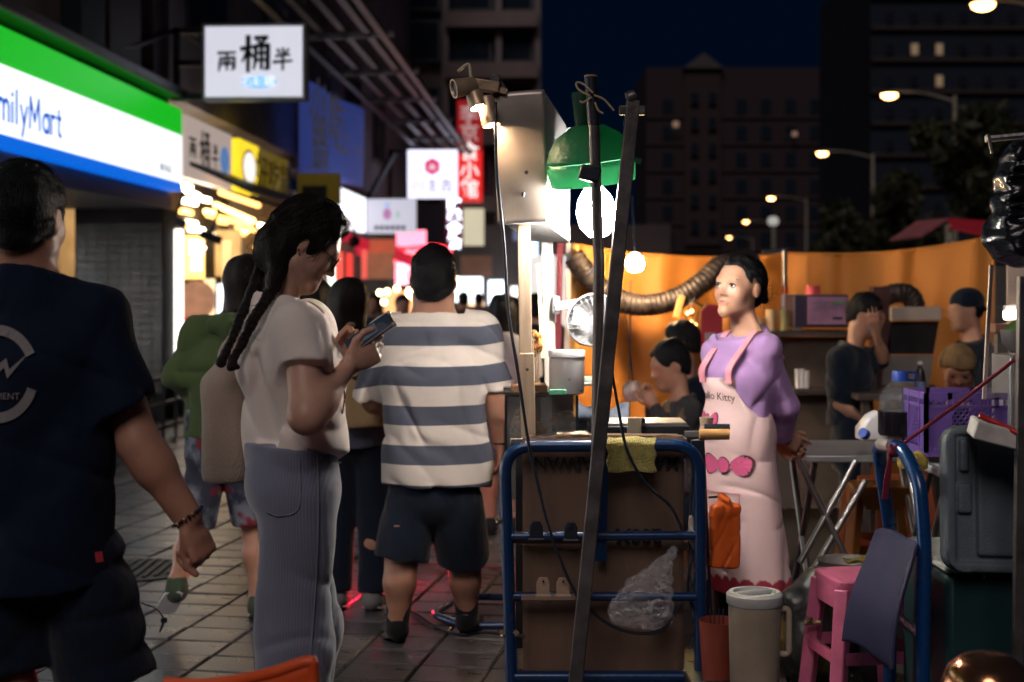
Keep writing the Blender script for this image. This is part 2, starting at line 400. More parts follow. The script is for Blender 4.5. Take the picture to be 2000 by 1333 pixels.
# ------------------------------------------------------------------ left: shops and their signs
W0 = -4.44
dark_wall = mat('dark_render', (0.20, 0.18, 0.21), 0.8, var=0.25, vscale=2, bump=0.3, bscale=25)
brown_wall = mat('brown_tile_wall', (0.10, 0.075, 0.075), 0.6, var=0.25, vscale=1.5, bump=0.3, bscale=40)
grey_metal = mat('painted_steel', (0.07, 0.075, 0.09), 0.45, 0.3, var=0.2, vscale=8)
black_metal = mat('black_steel', (0.012, 0.013, 0.018), 0.45, 0.3, var=0.2, vscale=8)
soffit_m = mat('soffit_board', (0.16, 0.16, 0.17), 0.55, var=0.1, vscale=2, bump=0.05)
glass = mat('shop_glass', (0.9, 0.95, 0.95), 0.05, var=0, bump=0, trans=1.0, ior=1.02)
dark_glass = mat('dark_window_glass', (0.012, 0.018, 0.028), 0.12, var=0.2, vscale=2, bump=0)
def fbox(mb, t0, t1, z0, z1, w, th=0.15):          # box with its front on the plane w, facing the street
    a, b = ST(t0, w, 0), ST(t1, w, 0); n = -NDIR * th
    vs = [a + V((0, 0, z0)), b + V((0, 0, z0)), b + V((0, 0, z1)), a + V((0, 0, z1))]; vs += [x + n for x in vs]
    return mb.add(vs, [(0, 1, 2, 3), (7, 6, 5, 4), (0, 4, 5, 1), (1, 5, 6, 2), (2, 6, 7, 3), (3, 7, 4, 0)])
def sbox(mb, t, w0, w1, z0, z1, th=0.15):          # box facing the camera down the street
    a, b = ST(t, w0, 0), ST(t, w1, 0); n = SDIR * th
    vs = [a + V((0, 0, z0)), b + V((0, 0, z0)), b + V((0, 0, z1)), a + V((0, 0, z1))]; vs += [x + n for x in vs]
    return mb.add(vs, [(0, 1, 2, 3), (7, 6, 5, 4), (0, 4, 5, 1), (1, 5, 6, 2), (2, 6, 7, 3), (3, 7, 4, 0)])
def facing(u0, u1, v0, v1, d):                     # photo box at distance d -> (t, w0, w1, z0, z1)
    a, b = P(u0, v1, d), P(u1, v0, d); return a.dot(SDIR), a.dot(NDIR), b.dot(NDIR), a.z, b.z
Z = V((0, 0, 1))
# convenience store
t0, zb = on_plane(0, 285, W0); t1, _ = on_plane(355, 375, W0); zt = on_plane(355, 215, W0)[1]; hh = zt - zb
st_ = thing('convenience_store', 'convenience store front with dark tiled pillar and bright interior', 'shop', ST(12, -5.2, 0))
fbox(MB(), 2, t1, zb - .03, zt + .06, W0 - .16, 1.2).build('canopy_box', dark_wall, st_)
fbox(MB(), 2, t1 + .05, zt + .09, zt + .2, W0 + .12, .6).build('cornice', grey_metal, st_, bevel=.02)
fbox(MB(), 2, t1 - .06, zb - .2, zb - .05, W0 - .1, 1.5).build('soffit', soffit_m, st_)
fbox(MB(), 2, t1 - .06, 2.2, zb - .2, W0 - 1.35, .15).build('header', dark_wall, st_)
pm = mat('pillar_tile', (0.022, 0.028, 0.04), 0.22, var=0.35, vscale=9, bump=0.05, spec=0.6)
ppl = sbox(MB(), 15.98, -5.62, -4.60, 0, zb - .2, .5).build('pillar', mat('pillar_grout', (0.012, 0.012, 0.016), 0.8), st_)
n = 0
for r in range(22):
    for q in range(8):
        if n >= 300: break
        z = .3 + r * .088; w = -5.60 + q * .1245
        sbox(MB(), 15.965, w, w + .117, z, z + .079, .012).build('tile', pm, ppl); n += 1
lit = glow('store_interior_glow', (1.0, 0.90, 0.84), 2.2)  # back wall and posters glow, standing in for the store's room light
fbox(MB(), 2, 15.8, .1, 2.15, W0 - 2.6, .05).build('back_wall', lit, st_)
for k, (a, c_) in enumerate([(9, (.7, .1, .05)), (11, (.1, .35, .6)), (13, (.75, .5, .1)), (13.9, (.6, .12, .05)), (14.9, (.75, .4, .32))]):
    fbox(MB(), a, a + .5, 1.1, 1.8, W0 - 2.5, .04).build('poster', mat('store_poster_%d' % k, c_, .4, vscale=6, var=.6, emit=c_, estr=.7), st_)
for k in range(6):
    fbox(MB(), 4 + k * 2, 5.9 + k * 2, .05, 2.2, W0 - 1.42, .02).build('window', glass, st_)
    fbox(MB(), 5.9 + k * 2, 6.0 + k * 2, 0, 2.2, W0 - 1.4, .06).build('mullion', grey_metal, st_)
sg = thing('fascia_sign', 'long lit shop sign striped green, white and blue above the store', 'sign', ST(t0, W0, zb))
S0 = 3.0; gl = zb + hh * .685; bl = zb + hh * .105
fbox(MB(), S0, t1, gl, zt, W0, .14).build('green_band', glow('sign_green', (0.005, 0.40, 0.012), .9), sg)
fbox(MB(), S0, t1, bl, gl - .003, W0, .14).build('white_band', glow('sign_white', (0.93, 0.96, 1.0), 1.0), sg)
fbox(MB(), S0, t1, zb, bl - .003, W0, .14).build('blue_band', glow('sign_blue', (0.0, 0.14, 0.75), 0.72), sg)
blue_l = glow('letter_blue', (0.01, 0.15, 0.62), 0.5)
def arc(cx, cy, rx, ry, a0, a1, n=8): return [(cx + rx * math.cos(R(a0 + (a1 - a0) * k / n)), cy + ry * math.sin(R(a0 + (a1 - a0) * k / n))) for k in range(n + 1)]
GLY = {'F': (.62, [[(0, 0), (0, 1.45)], [(0, 1.42), (.55, 1.42)], [(0, .8), (.48, .8)]]), 'a': (.62, [arc(.28, .42, .27, .42, 20, 340, 14), [(.55, .9), (.55, 0)]]),
 'm': (1.0, [[(0, 0), (0, .9)], arc(.22, .6, .22, .3, 180, 0) + [(.44, 0)], arc(.66, .6, .22, .3, 180, 0) + [(.88, 0)]]), 'i': (.18, [[(0, 0), (0, .9)], [(0, 1.2), (0, 1.3)]]), 'l': (.18, [[(0, 0), (0, 1.5)]]),
 'y': (.62, [[(0, .9), (.27, .05)], [(.56, .9), (.12, -.5)]]), 'M': (1.08, [[(0, 0), (.06, 1.45)], [(.06, 1.42), (.46, .35)], [(.46, .35), (.86, 1.42)], [(.86, 1.45), (.94, 0)]]),
 'r': (.42, [[(0, 0), (0, .9)], arc(.26, .58, .26, .3, 180, 60)]), 't': (.4, [[(.15, 1.25), (.15, .2)] + arc(.33, .2, .18, .18, 180, 290, 5), [(0, .88), (.38, .88)]])}
te, ze = on_plane(117, 268, W0); XH = .176; txt = 'FamilyMart'; wtot = sum(GLY[c][0] + .2 for c in txt) - .2; pen = te - wtot * XH * 1.32
for ch in txt:
    strokes('letter', [[(x * XH * 1.32, y * XH, .036) for x, y in st] for st in GLY[ch][1]], ST(pen, W0, ze), SDIR, Z, blue_l, sg, lift=.012); pen += (GLY[ch][0] + .2) * XH * 1.32
ts, zs = on_plane(322, 330, W0)
lettering('small_lettering', '夜市店', .10, ST(ts, W0 + .012, zs), SDIR, Z, mat('sign_grey_ink', (.25, .27, .3), .5, var=0, bump=0), sg, sx=1.6)
# cable sagging along the wall
pts = [P(-20, 0, 12.2), P(90, 55, 13), P(180, 88, 13.8), P(255, 92, 14.8), P(335, 62, 16)]
tag(MB().tube(catmull(pts, 8), .03, 8).build('sagging_cable', black_metal, smooth=60), 'thick black cable sagging above the green sign', 'cable')
# projecting calligraphy sign
ink = mat('black_ink', (0.006, 0.007, 0.01), 0.5, var=0, bump=0)
lt_blue = glow('sign_light_blue', (0.10, 0.45, 0.85), 0.75)
T, wa, wb, za, zb2 = facing(400, 592, 52, 190, 15.9)
ps = thing('projecting_sign', 'white square lightbox sign with black brush characters on a wall bracket', 'sign', ST(T, wa, za))
sbox(MB(), T + .012, wa, wb, za, zb2, .2).build('face', glow('sign_soft_white', (0.80, 0.80, 0.92), 0.60), ps)
fr = MB()
sbox(fr, T, wa - .03, wa, za - .03, zb2 + .03, .24); sbox(fr, T, wb, wb + .03, za - .03, zb2 + .03, .24)
sbox(fr, T, wa, wb, zb2, zb2 + .03, .24); sbox(fr, T, wa, wb, za - .03, za, .24)
fr.build('frame', mat('sign_trim', (.35, .36, .4), .35, .6), ps)
BR = {  # brush strokes in a unit square
 'liang': [[(.08, .9, .10), (.9, .92, .07)], [(.2, .68, .09), (.14, .35, .09), (.1, .05, .05)], [(.2, .66, .07), (.85, .68, .09), (.84, .2, .1), (.72, .1, .05)], [(.5, .9, .08), (.49, .1, .06)], [(.36, .56, .06), (.27, .3, .05)], [(.36, .5, .06), (.45, .3, .06)], [(.64, .56, .06), (.55, .3, .05)], [(.64, .5, .06), (.76, .3, .06)]],
 'tong': [[(.0, .66, .10), (.42, .72, .07)], [(.24, 1.02, .11), (.23, .0, .08)], [(.22, .62, .09), (.02, .28, .04)], [(.26, .6, .08), (.4, .42, .06)], [(.5, .98, .09), (.92, 1.0, .08), (.74, .84, .07)], [(.6, .9, .06), (.7, .8, .07)], [(.52, .74, .09), (.5, .3, .08), (.44, .06, .04)], [(.52, .74, .08), (.96, .76, .1), (.95, .1, .1), (.84, .06, .05)], [(.53, .53, .07), (.94, .54, .07)], [(.53, .33, .07), (.94, .34, .07)], [(.73, .76, .08), (.72, .08, .07)]],
 'ban': [[(.24, .95, .10), (.32, .78, .08)], [(.82, .98, .06), (.66, .76, .10)], [(.14, .64, .09), (.88, .7, .07)], [(.02, .36, .11), (.98, .42, .08)], [(.52, 1.0, .09), (.5, .0, .08)]]}
def brush(keys, M, name, o, ux, uy, m, par):
    al = []
    for (kname, cx, cy, sx, sy) in keys:
        al = [[(cx + (x - .5) * sx, cy + (y - .5) * sy, w * (sx + sy) / 2 * M) for x, y, w in s] for s in BR[kname]]
        strokes('brush_character', al, o, ux, uy, m, par)
wd, ht = wb - wa, zb2 - za
brush([('liang', .23 * wd, .50 * ht, .21 * wd, .30 * ht), ('tong', .52 * wd, .60 * ht, .28 * wd, .48 * ht), ('ban', .80 * wd, .53 * ht, .19 * wd, .30 * ht)], 1.6, 'brush_lettering', ST(T - .004, wa, za), NDIR, Z, ink, ps)
cl = MB().prism([(.46 * wd + .17 * wd * math.cos(a) * (1 + .12 * math.cos(5 * a)), .21 * ht + .085 * ht * math.sin(a)) for a in [k * math.pi / 12 for k in range(24)]], ST(T - .002, wa + .09 * wd, za), NDIR, Z, .004).build('cloud_badge', lt_blue, ps)
lettering('badge_lettering', '石頭鍋', .12, ST(T - .008, wa + .55 * wd, za + .21 * ht), NDIR, Z, glow('badge_white', (.85, .9, 1), .8), ps, sx=1.0, bold=.002)
bk = thing('sign_bracket', 'black steel bracket holding the calligraphy sign to the wall', 'bracket', ST(T, wa - .5, za))
for (u0, v0, u1, v1) in [(340, 62, 400, 60), (340, 124, 400, 124), (335, 190, 400, 190), (345, 55, 345, 195)]:
    MB().bar(P(u0, v0, 16), P(u1, v1, 16), .07, .07).build('bar', black_metal, bk)
# fascia of the hotpot shop
def fascia(u0, u1, v0, v1, w, th=.12):
    ta_, z1 = on_plane(u0, v0, w); _, z0 = on_plane(u0, v1, w); tb_, _ = on_plane(u1, v0, w); return ta_, tb_, z0, z1
hs = thing('hotpot_shop', 'narrow shop glowing warm yellow inside under a dark awning', 'shop', ST(18, -5, 0))
a, b, z0, z1 = fascia(359, 452, 222, 345, W0)
hf = thing('fascia_sign', 'dim white shop sign with black brush characters and a blue badge', 'sign', ST(a, W0, z0))
fbox(MB(), a, b, z0, z1, W0, .12).build('face', glow('fascia_grey', (0.60, 0.48, 0.42), 0.5), hf)
L_ = b - a
brush([('liang', .16 * L_, .50 * (z1 - z0), .15 * L_, .36 * (z1 - z0)), ('tong', .40 * L_, .52 * (z1 - z0), .2 * L_, .6 * (z1 - z0)), ('ban', .62 * L_, .5 * (z1 - z0), .13 * L_, .4 * (z1 - z0))], 1.2, 'brush_lettering', ST(a, W0 + .004, z0), SDIR, Z, ink, hf)
MB().prism([(.84 * L_ + .1 * L_ * math.cos(k * .3927), .5 * (z1 - z0) + .24 * (z1 - z0) * math.sin(k * .3927)) for k in range(16)], ST(a, W0 + .006, z0), SDIR, Z, -.006).build('blue_badge', glow('badge_dim_blue', (.12, .28, .62), .5), hf)
# yellow signs
a, b, z0, z1 = fascia(467, 562, 270, 372, W0)
ys = thing('fascia_sign', 'yellow shop sign with a white round emblem and dark lettering', 'sign', ST(a, W0, z0))
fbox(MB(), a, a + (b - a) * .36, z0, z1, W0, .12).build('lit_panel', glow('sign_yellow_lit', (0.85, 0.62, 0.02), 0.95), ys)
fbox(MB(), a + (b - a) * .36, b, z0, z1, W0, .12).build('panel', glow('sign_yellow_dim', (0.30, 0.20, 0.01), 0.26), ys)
hL = (b - a) * .36; hZ = z1 - z0
MB().prism([(.5 * hL + .36 * hL * math.cos(k * .314), .5 * hZ + .36 * hZ * math.sin(k * .314)) for k in range(20)], ST(a, W0 + .006, z0), SDIR, Z, -.006).build('emblem_rim', mat('emblem_red', (.5, .06, .04), .5, var=0, bump=0), ys)
MB().prism([(.5 * hL + .31 * hL * math.cos(k * .314), .5 * hZ + .31 * hZ * math.sin(k * .314)) for k in range(20)], ST(a, W0 + .012, z0), SDIR, Z, -.005).build('emblem', glow('emblem_white', (1, .95, .85), .85), ys)
lettering('lettering', '好吃鍋', .55, ST(a + (b - a) * .68, W0 + .01, z0 + hZ * .45), SDIR, Z, mat('dim_olive_ink', (.06, .045, .01), .6, var=0, bump=0), ys, sx=1.6)
T, wa, wb, za, zc = facing(580, 664, 338, 400, 22.5)
y2 = thing('projecting_sign', 'small dim yellow sign with rounded corner jutting from the wall', 'sign', ST(T, wa, za))
sbox(MB(), T, wa, wb, za, zc, .16).build('box', mat('olive_yellow', (0.16, 0.11, 0.012), .5, emit=(.3, .2, .02), estr=.09), y2, bevel=.03)
sbox(MB(), T - .01, wa + .08, wb - .2, za + .06, za + .3, .02).build('dark_panel', ink, y2)
# awning with a lit edge, open front, warm interior
warm = glow('warm_interior', (1.0, 0.56, 0.20), 0.55)
wall_w = mat('warm_shop_wall', (0.5, 0.36, 0.2), .7, var=.3, vscale=2)
fbox(MB(), 16.6, 33, 0, 3.4, W0 - 1.9, .2).build('back_wall', wall_w, hs)
a1 = on_plane(380, 352, W0 + .35); a2 = on_plane(512, 425, W0 + .35)
aw = MB().add([ST(16.5, W0 - .1, 3.0), ST(24, W0 - .1, 3.0), ST(24, W0 + .75, 2.62), ST(16.5, W0 + .75, 2.62)], [(0, 1, 2, 3)]).build('awning', black_metal, hs, solid=.05)
MB().tube([ST(16.5, W0 + .74, 2.56), ST(24, W0 + .74, 2.56)], .03, 8).build('awning_rail', black_metal, hs)
rnd = random.Random(8)
tubes = [glow('lamp_warm_a', (1.0, .66, .20), 5), glow('lamp_warm_b', (1.0, .48, .12), 3.5), glow('lamp_white_tube', (1, .9, .68), 9.0)]
for k in range(30):
    t_ = rnd.uniform(17, 26); w_ = W0 - rnd.uniform(.1, 1.6); z_ = rnd.choice([2.42, 2.3, 2.15]) + rnd.uniform(-.05, .1)
    MB().tube([ST(t_, w_, z_), ST(t_ + rnd.uniform(.2, .7), w_, z_)], rnd.uniform(.025, .045), 6).build('lamp_tube', rnd.choice(tubes), hs)
for (u0, v0, u1, v1, q) in [(362, 372, 388, 384, 2), (392, 388, 408, 392, 2), (356, 392, 382, 398, 2), (372, 448, 396, 450, 2), (405, 420, 490, 440, 1), (420, 400, 495, 432, 0), (352, 360, 372, 366, 2), (430, 376, 505, 402, 1)]:
    MB().tube([P(u0, v0, 17.4), P(u1, v1, 18.4)], .035, 6).build('lamp_tube', tubes[q], hs)
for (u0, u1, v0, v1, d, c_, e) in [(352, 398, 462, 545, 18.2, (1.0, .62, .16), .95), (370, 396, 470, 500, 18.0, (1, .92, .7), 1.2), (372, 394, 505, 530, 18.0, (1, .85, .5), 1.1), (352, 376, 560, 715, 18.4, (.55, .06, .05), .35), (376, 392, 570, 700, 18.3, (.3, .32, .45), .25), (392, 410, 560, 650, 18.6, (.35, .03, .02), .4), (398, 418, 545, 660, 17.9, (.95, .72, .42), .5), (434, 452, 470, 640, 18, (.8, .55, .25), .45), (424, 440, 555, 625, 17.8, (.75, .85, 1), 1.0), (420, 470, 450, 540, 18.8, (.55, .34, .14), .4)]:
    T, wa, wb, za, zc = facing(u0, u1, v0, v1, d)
    sbox(MB(), T, wa, wb, za, zc, .06).build('menu_board' if e > .9 else 'wall_panel', mat('shop_panel_%d_%d' % (u0, v0), c_, .5, var=.35, vscale=5, emit=c_, estr=e * 1.7), hs)  # boards and panels glow, the shop's warm light put into their material
MB().lathe([(.0, 0), (.22, 0), (.24, .02), (.24, .05), (0, .05)], P(385, 586, 17.8), axis=V((0, -1, 0)), seg=20).build('round_poster', mat('round_poster_tan', (.5, .25, .15), .5, emit=(.6, .28, .15), estr=.35, vscale=8, var=.5), hs)
T, wa, wb, za, zc = facing(328, 353, 448, 716, 16.6)
vl = thing('lightbox_column', 'tall narrow white lightbox standing beside the tiled pillar', 'sign', ST(T, wa, za - .5))
sbox(MB(), T, wa, wb, za, zc, .12).build('face', glow('column_white', (1, .93, .86), 2.2), vl)
sbox(MB(), T + .01, wa - .02, wb + .02, 0, za - .003, .1).build('stand', grey_metal, vl)
# small spot lamps clipped under the awning
for i, (u, v) in enumerate([(343, 432), (412, 464)]):
    c = P(u, v, 16.9)
    t = thing('clip_lamp', ['dark flood lamp under the awning by the tiled pillar', 'dark flood lamp with pale rim in front of warm shop wall'][i], 'lamp', c, 'flood lamps under the awning')
    MB().box(c, (.26, .16, .1), rotm(0, 20, 10)).build('housing', black_metal, t, bevel=.01)
    MB().bar(c + V((0, 0, .05)), c + V((.1, 0, .35)), .03, .03).build('arm', black_metal, t)
# blue cloth banner
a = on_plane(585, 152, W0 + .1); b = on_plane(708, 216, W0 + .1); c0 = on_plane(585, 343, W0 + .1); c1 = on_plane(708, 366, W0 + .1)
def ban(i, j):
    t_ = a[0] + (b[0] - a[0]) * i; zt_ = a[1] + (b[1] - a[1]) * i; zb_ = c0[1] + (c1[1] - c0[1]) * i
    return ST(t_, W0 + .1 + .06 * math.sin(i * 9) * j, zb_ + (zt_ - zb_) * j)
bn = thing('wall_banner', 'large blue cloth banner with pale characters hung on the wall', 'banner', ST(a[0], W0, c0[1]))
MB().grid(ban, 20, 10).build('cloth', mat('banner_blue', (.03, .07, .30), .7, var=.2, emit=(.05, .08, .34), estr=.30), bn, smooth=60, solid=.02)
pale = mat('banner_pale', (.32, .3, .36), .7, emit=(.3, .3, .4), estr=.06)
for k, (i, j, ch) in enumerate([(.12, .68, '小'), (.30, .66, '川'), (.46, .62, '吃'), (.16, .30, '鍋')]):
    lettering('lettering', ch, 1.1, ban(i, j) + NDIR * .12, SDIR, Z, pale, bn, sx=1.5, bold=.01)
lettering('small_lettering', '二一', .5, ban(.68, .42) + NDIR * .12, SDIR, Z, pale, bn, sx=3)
# hexagon sign
T, wa, wb, za, zc = facing(796, 893, 293, 387, 34)
hx = thing('projecting_sign', 'square white lit sign with a crimson hexagon emblem', 'sign', ST(T, wa, za))
sbox(MB(), T, wa, wb, za, zc, .2).build('face', glow('sign_bluish_white', (.80, .80, 1.0), 1.15), hx)
crim = glow('crimson', (.62, .02, .12), .8); wd, ht = wb - wa, zc - za
MB().prism([(.5 * wd + .17 * wd * math.cos(R(30 + 60 * k)), .65 * ht + .18 * ht * math.sin(R(30 + 60 * k))) for k in range(6)], ST(T - .012, wa, za), NDIR, Z, .01).build('hexagon', crim, hx)
MB().prism([(.5 * wd + .07 * wd * x, .65 * ht + .07 * ht * y) for x, y in ((-1, -1), (-1, .2), (0, 1), (1, .2), (1, -1))], ST(T - .02, wa, za), NDIR, Z, .006).build('hexagon_mark', glow('pinkish', (.9, .5, .6), .8), hx)
lettering('lettering', '川主吉', .34, ST(T - .015, wa + wd * .5, za + ht * .24), NDIR, Z, mat('violet_ink', (.16, .15, .3), .5, var=0, bump=0), hx, sx=1.0)
hb = MB(); hb.bar(P(760, 296, 34.2), P(797, 296, 34.2), .1, .1); hb.bar(P(762, 292, 34.2), P(762, 392, 34.2), .1, .1); hb.bar(P(722, 385, 33), P(770, 300, 34), .1, .1)
hb.build('bracket', black_metal, hx)
# red vertical sign with lettering
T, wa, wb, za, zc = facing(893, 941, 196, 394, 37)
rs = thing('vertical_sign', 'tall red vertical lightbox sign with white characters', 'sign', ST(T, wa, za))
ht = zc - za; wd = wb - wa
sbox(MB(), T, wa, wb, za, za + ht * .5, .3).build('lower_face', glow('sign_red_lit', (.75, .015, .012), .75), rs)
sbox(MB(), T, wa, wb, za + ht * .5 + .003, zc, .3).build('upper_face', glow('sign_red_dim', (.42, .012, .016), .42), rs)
wl = glow('letter_white', (1, .9, .88), .9); wl2 = glow('letter_pale', (.75, .5, .5), .4)
for k, ch in enumerate('館小食京李'):
    lettering('lettering', ch, .5, ST(T - .015, wa + wd * .5, za + ht * (.11 + .185 * k)), NDIR, Z, wl if k < 3 else wl2, rs, bold=.008)
# red and white vertical sign of bright bulbs
T, wa, wb, za, zc = facing(872, 903, 389, 486, 36)
ls = thing('vertical_sign', 'narrow vertical sign of glowing bluish white characters on red', 'sign', ST(T, wa, za))
sbox(MB(), T, wa - .02, wb, za, zc, .2).build('back', mat('maroon_panel', (.12, .01, .015), .5, emit=(.3, .02, .03), estr=.15), ls)
for k, ch in enumerate('店食美味'):
    lettering('lettering', ch, .36, ST(T - .02, (wa + wb) / 2, za + (zc - za) * (.12 + .25 * k)), NDIR, Z, glow('led_white', (.75, .82, 1.0), 3.2), ls, bold=.02)
# white signs above the red arcade
T, wa, wb, za, zc = facing(716, 812, 389, 456, 28)
ws = thing('corner_sign', 'white corner lightbox sign with a small cup picture', 'sign', ST(T, wa, za))
sbox(MB(), T, wa, wb, za, zc, .15).build('front_face', glow('sign_lilac_white', (.62, .62, .72), .62), ws)
q = [P(664, 366, 25.5), P(714, 388, 27.9), P(714, 455, 27.9), P(664, 440, 25.5)]
MB().add(q + [x + V((-.1, .0, 0)) for x in q], [(0, 1, 2, 3), (7, 6, 5, 4), (0, 4, 5, 1), (1, 5, 6, 2), (2, 6, 7, 3), (3, 7, 4, 0)]).build('side_face', glow('sign_bright_white', (.9, .92, 1), 1.35), ws)
ht = zc - za; wd = wb - wa
for (x, y, w_, h_, c_) in [(.42, .56, .17, .34, (.45, .18, .38)), (.42, .82, .10, .16, (.35, .5, .8)), (.64, .55, .06, .22, (.3, .5, .35))]:
    MB().prism([(wd * (x + w_ / 2 * math.cos(k * .5236)), ht * (y + h_ / 2 * math.sin(k * .5236))) for k in range(12)], ST(T - .01, wa, za), NDIR, Z, .005).build('picture', mat('cup_%d' % int(x * 100 + y * 1000), c_, .5, var=0, bump=0, emit=c_, estr=.5), ws)
for k in range(6):
    sbox(MB(), T - .012, wa + wd * (.16 + .11 * k), wa + wd * (.24 + .11 * k), za + ht * .1, za + ht * .22, .005).build('letter', mat('slate_ink', (.12, .12, .18), .5, var=0, bump=0), ws)
# ---- street front beyond: walls, red arcade, lit openings
ab = thing('arcade_building', 'old street building with red lit arcade and pale walls', 'building', ST(33, -4.8, 0))
fbox(MB(), 24, 60, 0, 3.2, W0 - .35, 1.0).build('wall', mat('beige_wall', (.26, .22, .17), .8, var=.2, vscale=1.5), ab)
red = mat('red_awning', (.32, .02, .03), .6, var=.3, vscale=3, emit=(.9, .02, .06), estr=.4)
for (u0, v0, u1, v1, u2, v2, u3, v3, d0, d1) in [(668, 452, 812, 500, 800, 520, 668, 470, 24, 30), (690, 470, 840, 490, 820, 505, 700, 500, 26, 32)]:
    MB().add([P(u0, v0, d0), P(u1, v1, d1), P(u2, v2, d1), P(u3, v3, d0)], [(0, 1, 2, 3)]).build('awning', red, ab, solid=.06)
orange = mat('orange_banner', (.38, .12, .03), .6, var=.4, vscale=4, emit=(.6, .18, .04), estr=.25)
for (u0, u1, v0, v1, d, c_, e, nm) in [(655, 668, 492, 545, 23, (.85, .08, .06), .8, 'red_strip'), (676, 688, 495, 545, 23.2, (.7, .05, .04), .6, 'red_strip'), (706, 716, 488, 545, 25, (.75, .1, .08), .6, 'red_strip'), (718, 768, 492, 545, 25.4, (.36, .15, .08), .3, 'menu_banner'), (722, 770, 468, 494, 25.2, (.5, .10, .05), .4, 'menu_banner'), (640, 655, 520, 560, 23.4, (.8, .95, .85), .9, 'lit_window'), (774, 832, 450, 482, 31, (1, .25, .35), 1.2, 'neon_panel'), (770, 836, 488, 512, 30, (1.0, .08, .10), 4.0, 'neon_panel'), (772, 802, 514, 556, 30.2, (1.0, .30, .40), 2.6, 'neon_panel'), (750, 830, 568, 625, 31, (1.0, .5, .2), .7, 'warm_opening')]:
    T, wa, wb, za, zc = facing(u0, u1, v0, v1, d)
    sbox(MB(), T, wa, wb, za, zc, .08).build(nm, mat('arcade_%d_%d' % (u0, v0), c_, .5, var=.3, vscale=4, emit=c_, estr=e * 1.5), ab)
MB().tube(catmull([P(800, 486, 29.8), P(850, 482, 29.8), P(882, 492, 29.8)], 6), .06, 6).build('neon_tube', glow('neon_red', (1, .03, .05), 4), ab)
bulbs = glow('bulb_warm', (1, .72, .35), 14)
for i, (u, v) in enumerate([(742, 572), (756, 570), (775, 564), (799, 568), (750, 590), (810, 582), (893, 548), (797, 578)]):
    c = P(u, v, 29); t = thing('hanging_bulb', ['leftmost warm bulb outside the red arcade', 'warm bulb beside the leftmost one at the arcade', 'round warm bulb left of the striped man head', 'bright warm bulb touching the striped man head', 'low warm bulb at the left of the arcade row', 'low warm bulb near the striped man ear', 'lone warm bulb right of the striped man head', 'warm bulb just under the bright one beside the head'][i], 'bulb', c, 'warm bulbs by the red arcade')
    MB().lathe([(0, -.055), (.045, -.04), (.055, 0), (.035, .045), (0, .055)], c, seg=12).build('globe', bulbs, t, smooth=60)
    MB().tube([c + V((0, 0, .1)), c + V((0, 0, .5))], .015, 6).build('cord', black_metal, t)
c = P(692, 472, 24); t = thing('round_loudspeaker', 'black round lamp hung under the red awning', 'lamp', c)
MB().lathe([(0, -.09), (.07, -.07), (.1, 0), (.07, .07), (0, .09)], c, axis=V((0, 1, 0)), seg=16).build('head', black_metal, t, smooth=60)
MB().bar(c, c + V((0, 0, .25)), .03, .03).build('stem', black_metal, t)
# far end of the street
fe = thing('end_building', 'row of lit shop fronts closing the far end of the street', 'building', P(930, 500, 41))
sbox(MB(), 42.2, -4.2, 3.0, 0, 3.4, .5).build('wall', mat('end_wall', (.07, .055, .055), .8, var=.3, vscale=.8), fe)
for (u0, u1, v0, v1, d, c_, e, nm) in [(888, 942, 542, 590, 41.6, (.85, .92, 1.0), 1.7, 'lit_window'), (898, 945, 590, 628, 41.6, (1, .6, .35), 1.0, 'lit_window'), (954, 984, 548, 650, 41.1, (.75, .88, 1.0), 1.8, 'lit_panel'), (985, 1000, 575, 640, 41.2, (.95, .4, .3), .7, 'lit_panel'), (998, 1012, 560, 640, 41.4, (1, .95, .85), 1.3, 'lit_panel'), (1020, 1050, 470, 500, 41.8, (.6, .8, 1), 1.3, 'lit_panel'), (1030, 1110, 500, 640, 41.4, (.9, .85, .8), .45, 'lit_panel'), (905, 945, 408, 480, 41.4, (.75, .68, .48), .42, 'lit_window'), (900, 960, 500, 540, 41.4, (.18, .09, .06), .25, 'shop_board'), (1002, 1046, 440, 470, 41.6, (.2, .25, .4), .3, 'shop_board'), (1035, 1050, 545, 580, 41.4, (.85, .9, 1), 1.2, 'lit_panel'), (820, 870, 400, 480, 41.6, (.02, .02, .035), .0, 'shutter')]:
    T, wa, wb, za, zc = facing(u0, u1, v0, v1, d)
    sbox(MB(), T, wa, wb, za, zc, .1).build(nm, mat('far_%d_%d' % (u0, v0), c_, .5, var=.3, vscale=2, emit=c_, estr=e * 1.4), fe)
# ---- upper storeys on the left
ub = thing('terrace_building', 'dark multi storey building rising above the left shops', 'building', ST(20, -5.5, 3.4))
fbox(MB(), 2, 60, zt + .25, 14, W0 - .3, 1.0).build('wall', dark_wall, ub)
for (u0, u1, c_) in [(160, 205, (.02, .04, .05)), (215, 275, (.07, .06, .065)), (300, 330, (.05, .04, .05)), (600, 640, (.06, .045, .05))]:
    ta_, _ = on_plane(u0, 60, W0 - .1); tb_, _ = on_plane(u1, 60, W0 - .1)
    fbox(MB(), ta_, tb_, 3.6, 13, W0 - .1, .3).build('pilaster', mat('pilaster_%d' % u0, c_, .7, var=.3, vscale=3), ub)
for k in range(7):
    t_ = 9 + k * 4.2
    f = fbox(MB(), t_, t_ + 1.9, 4.6, 6.2, W0 - .26, .05).build('window', grey_metal, ub); fbox(MB(), t_ + .08, t_ + 1.82, 4.68, 6.12, W0 - .22, .05).build('pane', dark_glass, f)
